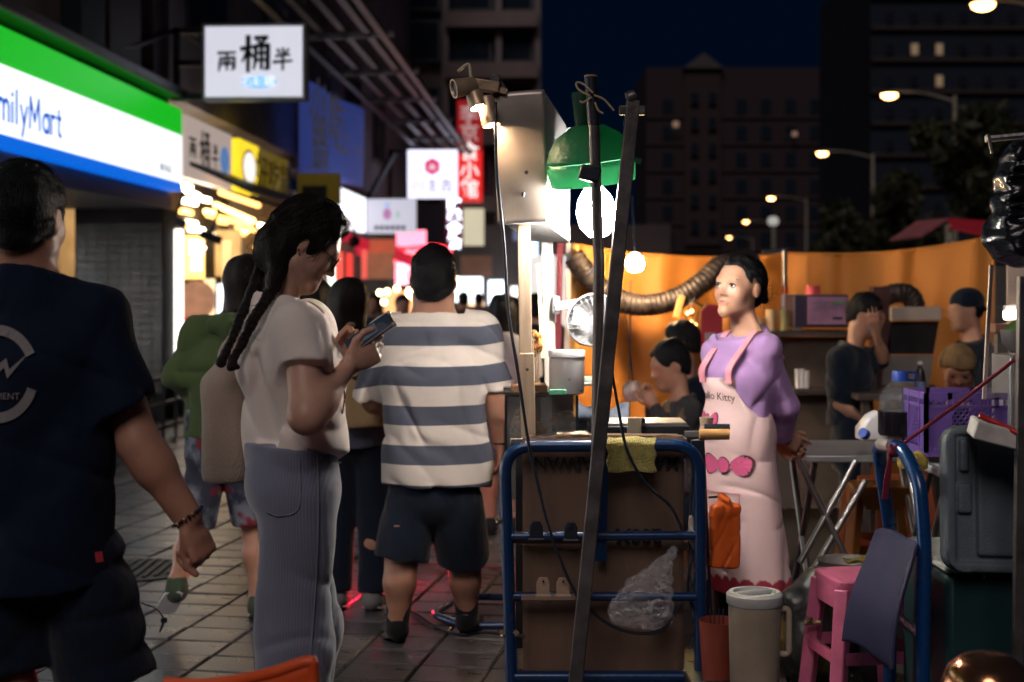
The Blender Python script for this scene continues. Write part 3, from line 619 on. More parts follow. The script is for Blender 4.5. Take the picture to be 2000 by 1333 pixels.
# steel canopy ribs running down the street
cn = thing('steel_canopy', 'slanting steel canopy frame of long ribs over the shop fronts', 'canopy', ST(14, -3.6, 4.5))
for (u, v) in [(545, 20), (590, 5), (640, 5), (690, 8), (722, 12)]:
    p = P(u, v, 18); w_, z_ = p.dot(NDIR), p.z
    fbox(MB(), 12.5, 38, z_ - .09, z_, w_, .10).build('rib', grey_metal, cn)
for k in range(8):
    t_ = 13 + k * 3.3
    p0, p1 = P(545, 20, 18), P(722, 12, 18)
    MB().bar(ST(t_, p0.dot(NDIR) - .1, p0.z - .05), ST(t_, p1.dot(NDIR) + .1, p1.z - .05), .07, .07).build('cross_rib', grey_metal, cn)
# balcony tower in the middle
bt = thing('balcony_building', 'pale apartment block with stacked balconies above the street', 'building', P(950, 200, 42))
pinkw = mat('pinkish_wall', (.12, .092, .098), .8, var=.25, vscale=.6)
T, wa, wb, za, zc = facing(760, 1046, -140, 560, 43)
sbox(MB(), T, wa, wb, za, zc, 3).build('wall', pinkw, bt)
for k, v in enumerate((-60, 40, 170, 300)):
    for (u0, u1) in ((780, 860), (873, 960), (975, 1040)):
        T, wa, wb, za, zc = facing(u0, u1, v, v + 80, 42.6)
        w_ = sbox(MB(), T, wa, wb, za, zc, .2).build('window', grey_metal, bt); sbox(MB(), T - .03, wa + .06, wb - .06, za + .06, zc - .06, .05).build('pane', dark_glass, w_)
    T, wa, wb, za, zc = facing(868, 1050, v + 82, v + 112, 42)
    sbox(MB(), T, wa, wb, za, zc, .9).build('balcony', mat('balcony_wall', (.15, .115, .115), .8, var=.2, vscale=1), bt)
for u in (864, 968, 1044):
    T, wa, wb, za, zc = facing(u, u + 12, -140, 560, 42.3)
    sbox(MB(), T, wa, wb, za, zc, .3).build('pilaster', mat('pale_pilaster', (.17, .145, .15), .8, var=.2, vscale=1), bt)
# railing by the kerb on the left
rl = thing('bicycle_rack', 'dark metal railing standing before the lit shops', 'railing', ST(13.5, -3.9, 0))
for k in range(10):
    MB().bar(ST(11.6 + k * .45, W0 + .45, 0), ST(11.6 + k * .45, W0 + .45, .62), .03, .03).build('post', black_metal, rl)
for z_ in (.6, .35, .12): MB().bar(ST(11.5, W0 + .45, z_), ST(16.2, W0 + .45, z_), .035, .035).build('rail', black_metal, rl)

# ------------------------------------------------------------------ right: street lamps, far flats, trees
pole_m = mat('galvanised_pole', (.28, .27, .22), .55, .3, var=.2, vscale=4)
sodium = glow('sodium_lamp', (1.0, .52, .17), 14)
lamps = [(1920, 8, 37, 2050), (1737, 185, 54.5, 1865), (1606, 299, 77.7, 1705), (1506, 387, 116, 1575), (1457, 433, 155, 1513), (1424, 464, 202, 1470), (1212, 476, 222, 1236)]
nth = ['nearest, at the top corner', 'second', 'third', 'fourth', 'fifth', 'sixth', 'farthest']
for i, (u, v, d, up_) in enumerate(lamps):
    h = P(u, v, d); b = P(up_, v, d); b.z = 0; top = h.z - .25
    t = thing('street_lamp', ('street lamp nearest the camera glowing at the top right corner' if i == 0 else 'orange street lamp on a tall pole, %s one from the camera in the row' % nth[i] if i < 6 else 'tiny far orange street lamp beside the leaning poles'), 'street lamp', b, 'street lamps along the road')
    MB().tube([b, V((b.x, d, top + .2))], [.13, .08], 10).build('pole', pole_m, t, smooth=60)
    MB().tube(catmull([V((b.x, d, top)), V(((b.x + h.x) / 2, d, top + .3)), V((h.x, d, h.z + .12))], 5), .05, 6).build('arm', pole_m, t, smooth=60)
    MB().lathe([(0, .16), (.2, .12), (.34, .02), (.34, 0)], h, seg=14).build('hood', grey_metal, t, smooth=60)
    MB().lathe([(.30, -.0), (.27, -.09), (.14, -.16), (0, -.18)], h, seg=14).build('lamp', sodium, t, smooth=60)
c = P(1510, 432, 60); t = thing('park_lamp', 'pale round post lamp below the row of street lamps', 'street lamp', V((c.x, 60, 0)))
MB().tube([V((c.x, 60, 0)), c], .06, 8).build('pole', pole_m, t)
MB().lathe([(0, -.22), (.2, -.15), (.24, 0), (.18, .15), (0, .2)], c, seg=14).build('globe', glow('park_globe', (.55, .55, .5), .5), t, smooth=60)
bm_ = mat('flat_block_wall', (.024, .013, .018), .85, var=.25, vscale=.25, bump=.2, bscale=3)
def flats(name, label, u0, u1, v0, d, th, m, rows, cols, lit=(), gable=None, v_base=60, dv=52, du=48, wu=24, wv=30):
    T = thing(name, label, 'building', P((u0 + u1) / 2, HY, d))
    a, b = P(u0, v0, d), P(u1, v0, d)
    MB().box(((a.x + b.x) / 2, d + th / 2, a.z / 2), (b.x - a.x, th, a.z)).build('wall', m, T)
    for r in range(rows):
        for c_ in range(cols):
            u = u0 + 30 + c_ * du; v = v0 + v_base + r * dv
            if u + wu > u1 - 8: continue
            p, q = P(u, v + wv, d - .2), P(u + wu, v, d - .2)
            f = MB().box(((p.x + q.x) / 2, d - .1, (p.z + q.z) / 2), (q.x - p.x, .3, q.z - p.z)).build('window', mat('flat_window_frame', (.018, .013, .016), .7), T)
            on = (r, c_) in lit
            MB().box(((p.x + q.x) / 2, d - .3, (p.z + q.z) / 2), ((q.x - p.x) * .84, .08, (q.z - p.z) * .84)).build('pane', glow('lit_pane', (1, .72, .45), .06) if on else dark_glass, f)
    for r in range(rows):
        z_ = P(0, v0 + v_base + r * dv + wv + 8, d).z
        MB().box(((a.x + b.x) / 2, d - .25, z_), (b.x - a.x, .5, .35)).build('ledge', mat('flat_ledge', (.034, .022, .024), .85), T)
    return T
T = flats('apartment_block', 'dark reddish far apartment block with a gabled tower roof', 1262, 1690, 132, 235, 20, bm_, 7, 9, {(2, 1), (4, 8)})
a, b, ap = P(1338, 135, 234), P(1408, 135, 234), P(1373, 105, 234)
MB().box(((a.x + b.x) / 2, 236, (P(0, 480, 235).z + a.z) / 2), (b.x - a.x, 4.0, a.z - P(0, 480, 235).z)).build('tower', mat('flat_tower_wall', (.030, .016, .020), .85, var=.2, vscale=.3), T)
for r in range(6):
    for du in (10, 45):
        p, q = P(1338 + du, 205 + 50 * r, 233.4), P(1338 + du + 17, 178 + 50 * r, 233.4)
        f = MB().box(((p.x + q.x) / 2, 233.45, (p.z + q.z) / 2), (q.x - p.x, .25, q.z - p.z)).build('window', mat('flat_window_frame', (.018, .013, .016), .7), T)
        MB().box(((p.x + q.x) / 2, 233.2, (p.z + q.z) / 2), ((q.x - p.x) * .8, .12, (q.z - p.z) * .8)).build('pane', dark_glass, f)
MB().prism([(-1, 0), (1, 0), (0, 1)], V((ap.x, 233.0, a.z)), V(((b.x - a.x) / 2 + .4, 0, 0)), V((0, 0, ap.z - a.z)), -5).build('gable_roof', mat('pale_gable', (.06, .05, .055), .8), T)
flats('apartment_block', 'dark far tower block with a few lit windows at upper right', 1700, 2090, -80, 120, 20, mat('far_tower_wall', (.006, .011, .024), .9, var=.3, vscale=.3), 8, 8, {(2, 1), (2, 2), (3, 2)}, v_base=40, dv=62, wu=16, wv=26)
for (u, v, r_) in [(1320, 243, .3), (1552, 262, .25)]:
    MB().box(P(u, v, 232.6), (r_ * 3, .2, r_ * 3)).build('lit_pane', glow('small_lit', (.8, .5, .35), .14), T)
# trees on the right, dark against the sky
leaf = mat('leaf_green', (.022, .026, .009), .6, var=.5, vscale=2, bump=0)
bark = mat('bark', (.05, .04, .03), .9)
def tree(label, u, vt, vb, d, ru, seed, n=2600, name='street_tree', ls=.16):
    rnd = random.Random(seed); base = P(u, vb, d); base.z = 0
    T = thing(name, label, 'tree', base, 'trees behind the stalls'); top = P(u, vt, d).z; rr = ru * d / FPX
    mb = MB(); mb.tube([base, V((base.x + .1, d, top * .45)), V((base.x, d, top * .8))], [.22, .16, .06], 8)
    for k in range(7):
        a = rnd.uniform(0, 6.28); z_ = top * rnd.uniform(.35, .6); mb.tube([V((base.x, d, z_)), V((base.x + math.cos(a) * rr * .7, d + math.sin(a) * rr * .7, z_ + top * .2))], [.08, .03], 5)
    mb.build('trunk', bark, T, smooth=60)
    cr = MB(); blobs = [(V((rnd.gauss(0, .5) * rr, rnd.gauss(0, .5) * rr, top * rnd.uniform(.45, .92))), rr * rnd.uniform(.3, .5)) for _ in range(16)]
    for k in range(n):
        c, q = rnd.choice(blobs); dv = V((rnd.gauss(0, 1), rnd.gauss(0, 1), rnd.gauss(0, 1))).normalized() * q * rnd.uniform(.6, 1.05)
        p = V((base.x, d, 0)) + c + dv; M = rotm(rnd.uniform(0, 360), rnd.uniform(0, 360), rnd.uniform(0, 360)); s_ = ls * rnd.uniform(.6, 1.4)
        cr.add([p + M @ V(x) for x in ((-s_, 0, 0), (0, -s_ * .5, s_ * .1), (s_, 0, 0), (0, s_ * .5, s_ * .1))], [(0, 1, 2, 3)])
    cr.build('crown', leaf, T)
tree('dark tree crown beside the second street lamp pole', 1925, 190, 560, 30, 95, 3)
tree('dark tree behind the lamp poles under the tower block', 1760, 330, 560, 62, 70, 5, ls=.25)
tree('low dark tree behind the fourth lamp pole', 1640, 400, 560, 85, 60, 6, ls=.3, n=1600)
# red canopy tent beyond the orange tarp
rt = thing('market_tent', 'red roofed market tent showing above the orange tarpaulin', 'tent', P(1860, 560, 13))
q = [P(1797, 463, 12.5), P(1852, 428, 13), P(1935, 434, 13), P(1935, 462, 12.5)]
MB().add([q[0], q[1], q[1] + V((0, 1, .02)), q[0] + V((0, 1, 0))], [(0, 1, 2, 3)]).build('side_flap', mat('tent_pink', (.35, .10, .12), .7), rt, solid=.02)
MB().add([q[1], q[2], q[3], P(1852, 446, 12.7)], [(0, 1, 2, 3)]).build('front_flap', mat('tent_red', (.45, .015, .03), .7), rt, solid=.02)
for u in (1852, 1935): MB().bar(P(u, 440, 12.75), V((P(u, 440, 12.75).x, 12.75, 0)), .05, .05).build('post', pole_m, rt)
# ------------------------------------------------------------------ the food cart
blue = mat('blue_enamel', (0.003, 0.030, 0.105), 0.32, 0.1, col2=(.06, .04, .03), thr=(.66, .70), vscale=34, bump=0.08, bscale=90, coat=0.3)
steel = mat('worn_steel', (0.32, 0.31, 0.30), 0.35, 0.9, var=0.25, vscale=10, bump=0.1)
dsteel = mat('dark_square_tube', (0.11, 0.10, 0.10), 0.42, 0.6, var=0.35, vscale=14, bump=0.15)
cardb = mat('cardboard', (0.125, 0.076, 0.052), 0.85, var=0.2, vscale=3, bump=0.12, bscale=40, stretch=(4, 4, .7))
wood = mat('pale_wood', (0.48, 0.36, 0.25), 0.6, var=0.2, vscale=5, stretch=(8, 8, .7), bump=.15)
wood_d = mat('brown_wood', (0.20, 0.10, 0.055), 0.5, var=0.3, vscale=6, stretch=(1, 8, 8))
rubber = mat('black_rubber', (0.007, 0.012, 0.024), 0.5, var=0.1)
whitep = mat('white_plastic', (0.72, 0.72, 0.74), 0.4, var=0.08, vscale=6, bump=.05)
ct = thing('cart', 'food cart on a blue tubular trolley frame holding cardboard', 'cart', P(1180, 1405, 5.2))
D0 = 4.87
def rounded(pts, r, n=5):
    pts = [V(p) for p in pts]; out = [pts[0]]
    for a, b, c in zip(pts, pts[1:], pts[2:]):
        p, q = b + (a - b).normalized() * r, b + (c - b).normalized() * r
        for k in range(n + 1):
            t_ = k / n; out.append(p * (1 - t_) ** 2 + b * 2 * t_ * (1 - t_) + q * t_ * t_)
    out.append(pts[-1]); return out
pL, pR = P(1001, 1395, D0), P(1369, 1395, D0)
MB().tube(rounded([pL, P(985, 872, D0), P(1366, 870, D0), pR], .1, 8), .0215, 14).build('handle_frame', blue, ct, smooth=60)
MB().tube([P(995, 1048, D0), P(1368, 1046, D0)], .016, 10).build('crossbar', blue, ct, smooth=60)
MB().tube([P(997, 1165, D0), P(1368, 1166, D0)], .016, 10).build('crossbar', blue, ct, smooth=60)
MB().tube([P(1000, 1322, D0), P(1368, 1322, D0)], .02, 10).build('crossbar', blue, ct, smooth=60)
MB().bar(P(1175, 874, D0 + .01), P(1172, 1096, D0 + .01), .045, .008, up=V((0, 1, 0))).build('centre_strap', blue, ct)
for u in (1003, 1367):
    MB().bar(P(u, 1395, D0) + V((0, .02, .03)), P(u, 1395, D0) + V((0, .95, .03)), .04, .04).build('deck_rail', blue, ct)
    for y in (.1, .85):
        c = P(u, 1395, D0) + V((0, y, 0)); c.z = .055
        w_ = MB().lathe([(.02, -.016), (.055, -.016), (.058, 0), (.055, .016), (.02, .016)], c, axis=V((1, 0, 0)), seg=18).build('wheel', rubber, ct, smooth=40)
        MB().lathe([(.0, -.018), (.02, -.018), (.02, .018), (0, .018)], c, axis=V((1, 0, 0)), seg=10).build('hub', steel, w_)
a, b = P(1002, 856, 5.0), P(1338, 856, 5.0)
MB().box(((a.x + b.x) / 2, 5.40, .56), (b.x - a.x - .02, .72, .72)).build('body', mat('cart_body', (.03, .03, .035), .5, .4), ct)
MB().box(((a.x + b.x) / 2, 5.40, .936), (b.x - a.x + .02, .76, .022)).build('counter', steel, ct, bevel=.004)
# cardboard sheets tied behind the frame
cb = thing('cardboard_sheet', 'tall brown cardboard sheet with upside down print behind the blue frame', 'cardboard', P(1180, 1330, 4.94))
def board(i, j):
    p = P(1021 + 314 * i, 1325 - 473 * j, 4.945); p.y += .006 * math.sin(i * 7) + .004 * math.sin(j * 9 + i * 3); 
    if j == 1: p.z += .004 * math.sin(i * 31) - .003 * math.cos(i * 17)
    return p
MB().grid(board, 24, 24).build('sheet', cardb, cb, smooth=60, solid=.006)
print_ink = mat('box_print', (.006, .006, .008), .8, var=0, bump=0)
lettering('print', 'MADE IN TAIWAN', .062, P(1184, 904, 4.93), V((-1, 0, 0)), V((0, 0, -1)), print_ink, cb, depth=.0006, bold=.0012, sx=.98)
lettering('print', '200X 1', .072, P(1232, 1046, 4.93), V((-1, 0, 0)), V((0, 0, -1)), print_ink, cb, depth=.0006, bold=.0015)
c2 = thing('cardboard_flap', 'folded paper and cardboard edge lying on the cart top', 'cardboard', P(1180, 850, 5.0))
MB().grid(lambda i, j: P(1088 + 60 * i, 850 - 6 * j + 2 * math.sin(i * 6), 4.98 + .06 * j), 8, 4).build('paper', mat('cream_paper', (.55, .5, .4), .8), c2, solid=.003)
MB().box(P(1210, 852, 5.0) , (.42, .08, .012), rotm(0, .6, 0)).build('flap', cardb, c2)
# glass case
gl_case = mat('case_glass', (.5, .54, .52), .05, var=0, bump=0, alpha=.14, spec=1.0)
gc = thing('glass_case', 'small glass display case with black edges on the cart left', 'display case', P(1055, 1000, 5.25))
a, b = P(988, 1000, 5.12), P(1127, 772, 5.12); dp = .3
cx_, cz_ = (a.x + b.x) / 2, (a.z + b.z) / 2; wx, hz = b.x - a.x, b.z - a.z
for nm, c, s_ in [('front_pane', (cx_, 5.12, cz_), (wx, .004, hz)), ('side_pane', (a.x, 5.12 + dp / 2, cz_), (.004, dp, hz)), ('side_pane', (b.x, 5.12 + dp / 2, cz_), (.004, dp, hz))]:
    MB().box(c, s_).build(nm, gl_case, gc)
MB().box((cx_, 5.12 + dp / 2, b.z + .006), (wx + .02, dp + .02, .008)).build('top', mat('case_top', (.10, .10, .10), .3, .3), gc)
MB().box((cx_, 5.12 + dp, cz_), (wx, .006, hz)).build('back_panel', mat('case_back', (.18, .15, .14), .35, .6, var=.4, vscale=9), gc)
for x in (a.x, b.x): MB().bar((x, 5.115, a.z), (x, 5.115, b.z), .009, .009).build('edge', rubber, gc)
rnd = random.Random(2)
for k in range(9):
    c = V((cx_ + rnd.uniform(-.08, .1), 5.12 + rnd.uniform(.05, .24), .96 + rnd.uniform(0, .05)))
    MB().lathe([(0, -.03), (.03, -.02), (.038, 0), (.028, .025), (0, .03)], c, seg=10).build('food', mat('fried_food', (.22, .09, .03), .5, var=.5, vscale=30, bump=.8, bscale=80), gc, smooth=60)
MB().box((cx_ + .02, 5.2, cz_ + .02), (.04, .01, hz * .9)).build('post', steel, gc)
# uprights, sheet metal sign back and lining
up = thing('stall_post', 'pale square wooden post rising at the cart front left', 'post', P(1030, 850, 5.05))
MB().bar(P(1032, 862, 5.04), P(1029, 690, 5.04), .052, .03, up=V((0, 1, 0))).build('lower_sleeve', wood, up, bevel=.003)
MB().bar(P(1030, 862, 5.07), P(1022, 400, 5.07), .046, .03, up=V((0, 1, 0))).build('upright', wood, up, bevel=.003)
MB().lathe([(0, 0), (.006, 0), (.006, .006), (0, .008)], P(1030, 722, 5.02), axis=V((0, -1, 0)), seg=8).build('bolt', dsteel, up)
u2 = thing('stall_post', 'white wooden post behind the white bucket', 'post', P(1075, 760, 5.5))
MB().bar(P(1078, 850, 5.5), P(1066, 400, 5.5), .046, .03, up=V((0, 1, 0))).build('upright', mat('white_wood', (.66, .62, .56), .5, var=.1, stretch=(6, 6, 1)), u2, bevel=.003)
u3 = thing('glass_strip', 'thin upright glass strip catching light between the posts', 'glass strip', P(1055, 700, 5.3))
MB().bar(P(1060, 700, 5.3), P(1051, 515, 5.3), .014, .01, up=V((0, 1, 0))).build('strip', mat('glass_edge', (.75, .9, .5), .15, var=.1), u3)
pn = thing('metal_panel', 'scuffed sheet metal panel fixed high on the cart post', 'panel', P(1018, 437, 5.02))
q = [P(962, 182, 5.0), P(1063, 175, 5.0), P(1071, 433, 5.0), P(972, 439, 5.0)]
def pq(i, j):
    p = (q[3] * (1 - i) + q[2] * i) * (1 - j) + (q[0] * (1 - i) + q[1] * i) * j
    p.y += .003 * math.sin(i * 5 + j * 7) + .002 * math.sin(j * 13); return p
pmt = mat('scuffed_sheet', (.33, .285, .25), .36, .5, var=.22, vscale=5, bump=.12, bscale=7)
MB().grid(pq, 16, 28).build('sheet', pmt, pn, smooth=60, solid=.004)
MB().tube([pq(.52, .2) + V((0, -.003, 0)), pq(.53, .23) + V((0, -.003, 0))], .006, 6).build('scratch_mark', rubber, pn)
MB().lathe([(0, 0), (.007, 0), (.007, .003), (0, .003)], pq(.6, .38) + V((0, -.004, 0)), axis=V((0, -1, 0)), seg=10).build('rivet', rubber, pn)
ln = thing('white_lining', 'white plastic lining board glowing behind the metal panel', 'panel', P(1085, 470, 5.2))
lm = mat('white_lining', (.75, .75, .76), .45, var=.05)
MB().add([P(1060, 176, 5.02), P(1104, 246, 5.42), P(1113, 470, 5.42), P(1066, 432, 5.02)], [(0, 1, 2, 3)]).build('side_board', lm, ln, solid=.006)
MB().add([P(985, 436, 5.04), P(1066, 436, 5.04), P(1113, 472, 5.42), P(1036, 470, 5.42)], [(0, 1, 2, 3)]).build('bottom_board', lm, ln, solid=.006)
MB().add([P(1045, 250, 5.43), P(1113, 250, 5.43), P(1113, 468, 5.43), P(1045, 468, 5.43)], [(0, 1, 2, 3)]).build('back_board', lm, ln, solid=.006)
# lamp track with three spots
lb = mat('bronze_lamp', (.42, .30, .20), .4, .5, var=.2, vscale=20)
tr = thing('lamp_track', 'cluster of three bronze spotlights clamped above the metal panel', 'spotlights', P(950, 200, 5.0))
MB().bar(P(890, 160, 5.0), P(990, 180, 5.0), .03, .02).build('rail', lb, tr)
MB().bar(P(925, 165, 4.99), P(975, 172, 4.99), .045, .04).build('junction_box', lb, tr, bevel=.004)
for (u, v, u2_, v2_, on) in [(928, 166, 886, 174, 0), (925, 180, 935, 211, 1), (948, 190, 960, 246, 1)]:
    p, q_ = P(u, v, 4.98), P(u2_, v2_, 4.95 if not on else 4.97); ax = (q_ - p); Ln = ax.length
    s_ = MB().lathe([(0, 0), (.026, .0), (.03, .01), (.034, Ln), (.030, Ln), (.026, Ln * .85)], p, axis=ax, seg=18).build('spotlight', lb, tr, smooth=40)
    MB().lathe([(.0, Ln * .9), (.028, Ln * .9)], p, axis=ax, seg=16).build('lens', glow('spot_warm', (1, .70, .42), 500) if on else rubber, s_)
MB().tube(catmull([P(894, 140, 5.0), P(915, 126, 5.0), P(920, 150, 5.0), P(930, 162, 5.0)], 6), .006, 6).build('wire_loop', mat('cream_wire', (.5, .42, .3), .5), tr)
MB().box(P(966, 160, 4.99), (.035, .03, .05), rotm(0, 12, 0)).build('clamp', dsteel, tr, bevel=.004)
MB().tube([P(972, 150, 5.0), P(990, 178, 5.0)], .005, 6).build('clamp_arm', steel, tr)
# green enamel lamp
gp = mat('green_translucent_shade', (.005, .06, .034), .6, var=.1, trans=0.0)
Nn = gp.node_tree; tl = Nn.nodes.new('ShaderNodeBsdfTranslucent'); tl.inputs[0].default_value = (.02, .20, .09, 1); mx = Nn.nodes.new('ShaderNodeMixShader'); mx.inputs[0].default_value = .22
Nn.links.new(bsdf(gp).outputs[0], mx.inputs[1]); Nn.links.new(tl.outputs[0], mx.inputs[2]); Nn.links.new(mx.outputs[0], Nn.nodes['Material Output'].inputs[0])
gx = P(1152, 300, 4.95); axl = V((.12, .16, -1)).normalized()
lp = thing('shade_lamp', 'green enamel shade lamp with a blazing white bulb over the cart', 'lamp', gx)
shd = MB().lathe([(.0, -.10), (.03, -.10), (.06, -.092), (.11, -.06), (.138, -.02), (.150, .012), (.152, .024)], gx, axis=axl, seg=36).build('shade', gp, lp, smooth=50, solid=.004)
sk_m = mat('green_lit_skirt', (.04, .22, .11), .35, var=.1); Nn = sk_m.node_tree; tl = Nn.nodes.new('ShaderNodeBsdfTranslucent'); tl.inputs[0].default_value = (.08, .26, .15, 1); mx = Nn.nodes.new('ShaderNodeMixShader'); mx.inputs[0].default_value = .45  # same shade plastic, its lit lower band put into a paler green
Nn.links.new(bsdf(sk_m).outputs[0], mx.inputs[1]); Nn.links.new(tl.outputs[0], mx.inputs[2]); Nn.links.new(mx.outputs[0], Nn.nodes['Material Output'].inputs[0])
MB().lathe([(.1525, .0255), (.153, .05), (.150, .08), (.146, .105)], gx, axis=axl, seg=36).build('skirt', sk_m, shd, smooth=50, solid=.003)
nk = gx - axl * .09
MB().lathe([(0, -.125), (.026, -.125), (.029, -.115), (.029, 0), (.024, .01)], nk + V((-.012, 0, 0)), axis=V((.12, .1, -1)), seg=18).build('neck', gp, lp, smooth=50)
MB().box(P(1241, 312, 4.93), (.045, .01, .018), rotm(0, 20, 0)).build('shade_ear', gp, lp)
bc = gx + axl * .15
MB().lathe([(0, -.06), (.026, -.06), (.032, -.03), (.06, .01), (.070, .055), (.062, .105), (.035, .14), (0, .15)], bc, axis=axl, seg=40).build('bulb', glow('white_bulb', (1.0, .92, .83), 200), lp, smooth=60)
MB().lathe([(0, -.1), (.02, -.1), (.02, -.05), (0, -.05)], bc, axis=axl, seg=12).build('socket', whitep, lp)
# poles
pa = thing('lamp_pole', 'upright dark pole with tied twine beside the green lamp', 'pole', P(1165, 860, 4.74))
MB().tube([P(1154, 150, 4.74), P(1160, 245, 4.74)], .021, 12).build('tape_wrap', rubber, pa, smooth=60)
MB().tube([P(1160, 245, 4.74), P(1170, 520, 4.74), P(1163, 1010, 4.76)], .018, 12).build('tube', dsteel, pa, smooth=60)
MB().lathe([(0, 0), (.0225, 0), (.0225, .006), (0, .006)], P(1154, 151, 4.74), axis=V((0, 0, 1)), seg=14).build('cap', mat('rusty_rim', (.35, .2, .1), .5), pa)
MB().box(P(1152, 340, 4.72), (.07, .05, .05), rotm(0, 15, 0)).build('clamp', rubber, pa, bevel=.008)
tw = mat('twine', (.45, .33, .2), .9)
for pts in ([(1152, 188), (1130, 175), (1126, 162), (1140, 165), (1158, 182)], [(1160, 186), (1180, 195), (1199, 216)], [(1155, 190), (1140, 200), (1132, 198)], [(1162, 200), (1168, 215), (1178, 222)]):
    MB().tube(catmull([P(u, v, 4.71) for u, v in pts], 5), .0035, 6).build('twine', tw, pa)
pb = thing('leaning_pole', 'long grey square tube leaning in front of the cart', 'pole', P(1120, 1395, 4.78))
MB().bar(P(1237, 196, 4.70), P(1118, 1395, 4.66), .046, .03, up=V((0, 1, 0))).build('tube', dsteel, pb, bevel=.004)
MB().bar(P(1209, 216, 4.70), P(1260, 216, 4.70), .03, .03).build('cross_piece', dsteel, pb, bevel=.003)
MB().lathe([(0, -.02), (.02, -.015), (.024, 0), (.02, .015), (0, .02)], P(1233, 190, 4.70), axis=V((1, 0, .4)), seg=12).build('end_cap', dsteel, pb, smooth=50)
wr = [[(968, 200), (970, 330), (985, 480), (992, 600), (1012, 730), (1033, 870), (1050, 945), (1075, 1040), (1115, 1142), (1150, 1190), (1215, 1232), (1290, 1232), (1330, 1180)], [(1193, 715), (1208, 800), (1225, 880), (1262, 945), (1310, 990), (1332, 1035)], [(1170, 430), (1160, 470), (1168, 500), (1150, 540)]]
nmw = ['long black lamp wire hanging down the left of the cart', 'black wire draped across the cardboard on the right', 'thin lamp wire dangling under the bulb']
for k, pts in enumerate(wr):
    d_ = 4.80 if k < 2 else 5.1
    tag(MB().tube(catmull([P(u, v, 4.95 + (d_ - 4.95) * min(1, i / 4)) if k == 0 else P(u, v, d_) for i, (u, v) in enumerate(pts)], 6), .0055 if k < 2 else .003, 6).build('wire', rubber, smooth=60), nmw[k], 'wire')
# desk fan
fn = thing('clip_fan', 'small white clip fan turned sideways on the post', 'fan', P(1110, 600, 5.42))
fc = P(1158, 625, 5.38); fax = V((.28, -1, -.28)).normalized(); fd, fs, fu = frame_from(fax)
cage = MB(); rr_ = .102
for k in range(30):
    a_ = 2 * math.pi * k / 30; e = fs * math.cos(a_) + fu * math.sin(a_); a2_ = a_ + .5; e2 = fs * math.cos(a2_) + fu * math.sin(a2_)
    cage.tube([fc + fd * .03 + e * .024, fc + fd * .032 + e2 * .06, fc + fd * .02 + e2 * .09, fc - fd * .004 + e2 * rr_], .0012, 4, cap=False)
for r_, h_ in ((.045, .031), (.07, .029), (.09, .02)):
    cage.tube([fc + fd * h_ + (fs * math.cos(k * .2618) + fu * math.sin(k * .2618)) * r_ for k in range(25)], .0012, 4, cap=False)
o = cage.build('front_grille', whitep, fn); o['kind'] = 'stuff'
MB().tube([fc + (fs * math.cos(k * .2618) + fu * math.sin(k * .2618)) * rr_ for k in range(25)], .005, 6).build('rim', whitep, fn, smooth=60)
MB().lathe([(.0, .036), (.018, .036), (.026, .03), (.026, .02)], fc, axis=fax, seg=18).build('badge', whitep, fn, smooth=50)
for k in range(3):
    a_ = k * 2.094 + .3; e = fs * math.cos(a_) + fu * math.sin(a_); g_ = fs * -math.sin(a_) + fu * math.cos(a_)
    MB().add([fc + e * .02 - g_ * .015, fc + e * .085 - g_ * .04 + fd * .012, fc + e * .085 + g_ * .03 - fd * .012, fc + e * .02 + g_ * .015], [(0, 1, 2, 3)]).build('blade', mat('fan_blade', (.6, .68, .75), .4, trans=.2), fn, solid=.002)
MB().lathe([(rr_, 0), (.085, -.035), (.05, -.06), (.04, -.1), (0, -.1)], fc, axis=fax, seg=24).build('motor_housing', whitep, fn, smooth=50)
MB().bar(P(1082, 600, 5.45), P(1135, 592, 5.45), .05, .035).build('arm', whitep, fn, bevel=.006)
MB().box(P(1086, 596, 5.46), (.03, .05, .07)).build('clip', whitep, fn, bevel=.008)
# counter goods
bk_ = thing('white_tub', 'white plastic screw top tub with black specks on the cart', 'tub', P(1107, 770, 5.1))
c = P(1107, 768, 5.1)
MB().lathe([(0, 0), (.060, 0), (.063, .006), (.063, .125), (.060, .128)], c, seg=32).build('body', mat('speckled_white', (.7, .68, .68), .4, col2=(.06, .06, .06), thr=(.66, .70), vscale=28, bump=.05), bk_, smooth=40)
MB().lathe([(.062, .128), (.066, .130), (.066, .150), (.064, .154), (0, .154)], c, seg=32).build('lid', whitep, bk_, smooth=40)
wbk = thing('wood_block', 'brown wooden block on the glass case', 'block', P(1032, 772, 5.15))
MB().box(P(1033, 762, 5.2), (.13, .12, .045)).build('block', wood_d, wbk, bevel=.005)
sk = thing('skewers', 'skewers of golden fried chicken standing beside the post', 'skewers', P(1045, 750, 5.2))
for k, (u, h) in enumerate([(1040, 650), (1046, 655), (1051, 648), (1043, 662)]):
    MB().tube([P(u, 748, 5.15 + k * .02), P(u + 2, h, 5.15 + k * .02)], .0022, 5).build('stick', wood, sk)
s = Sdf(P(1025, 705, 5.1), P(1066, 630, 5.3), .005) if False else Sdf((P(1025, 0, 5.1).x, 5.08, P(0, 705, 5.15).z), (P(1066, 0, 5.3).x, 5.3, P(0, 632, 5.15).z), .004)
for k in range(16):
    s.ell(P(1046 + rnd.uniform(-9, 9), rnd.uniform(645, 692), 5.16 + rnd.uniform(0, .06)), (.012, .012, .014), k=.006)
s.ripple(.002, 5, lo=60, hi=120, stretch=(1, 1, 1)); link('chicken', s.mesh('chicken'), mat('fried_chicken', (.55, .22, .05), .45, var=.4, vscale=40, bump=.6, bscale=120), sk)
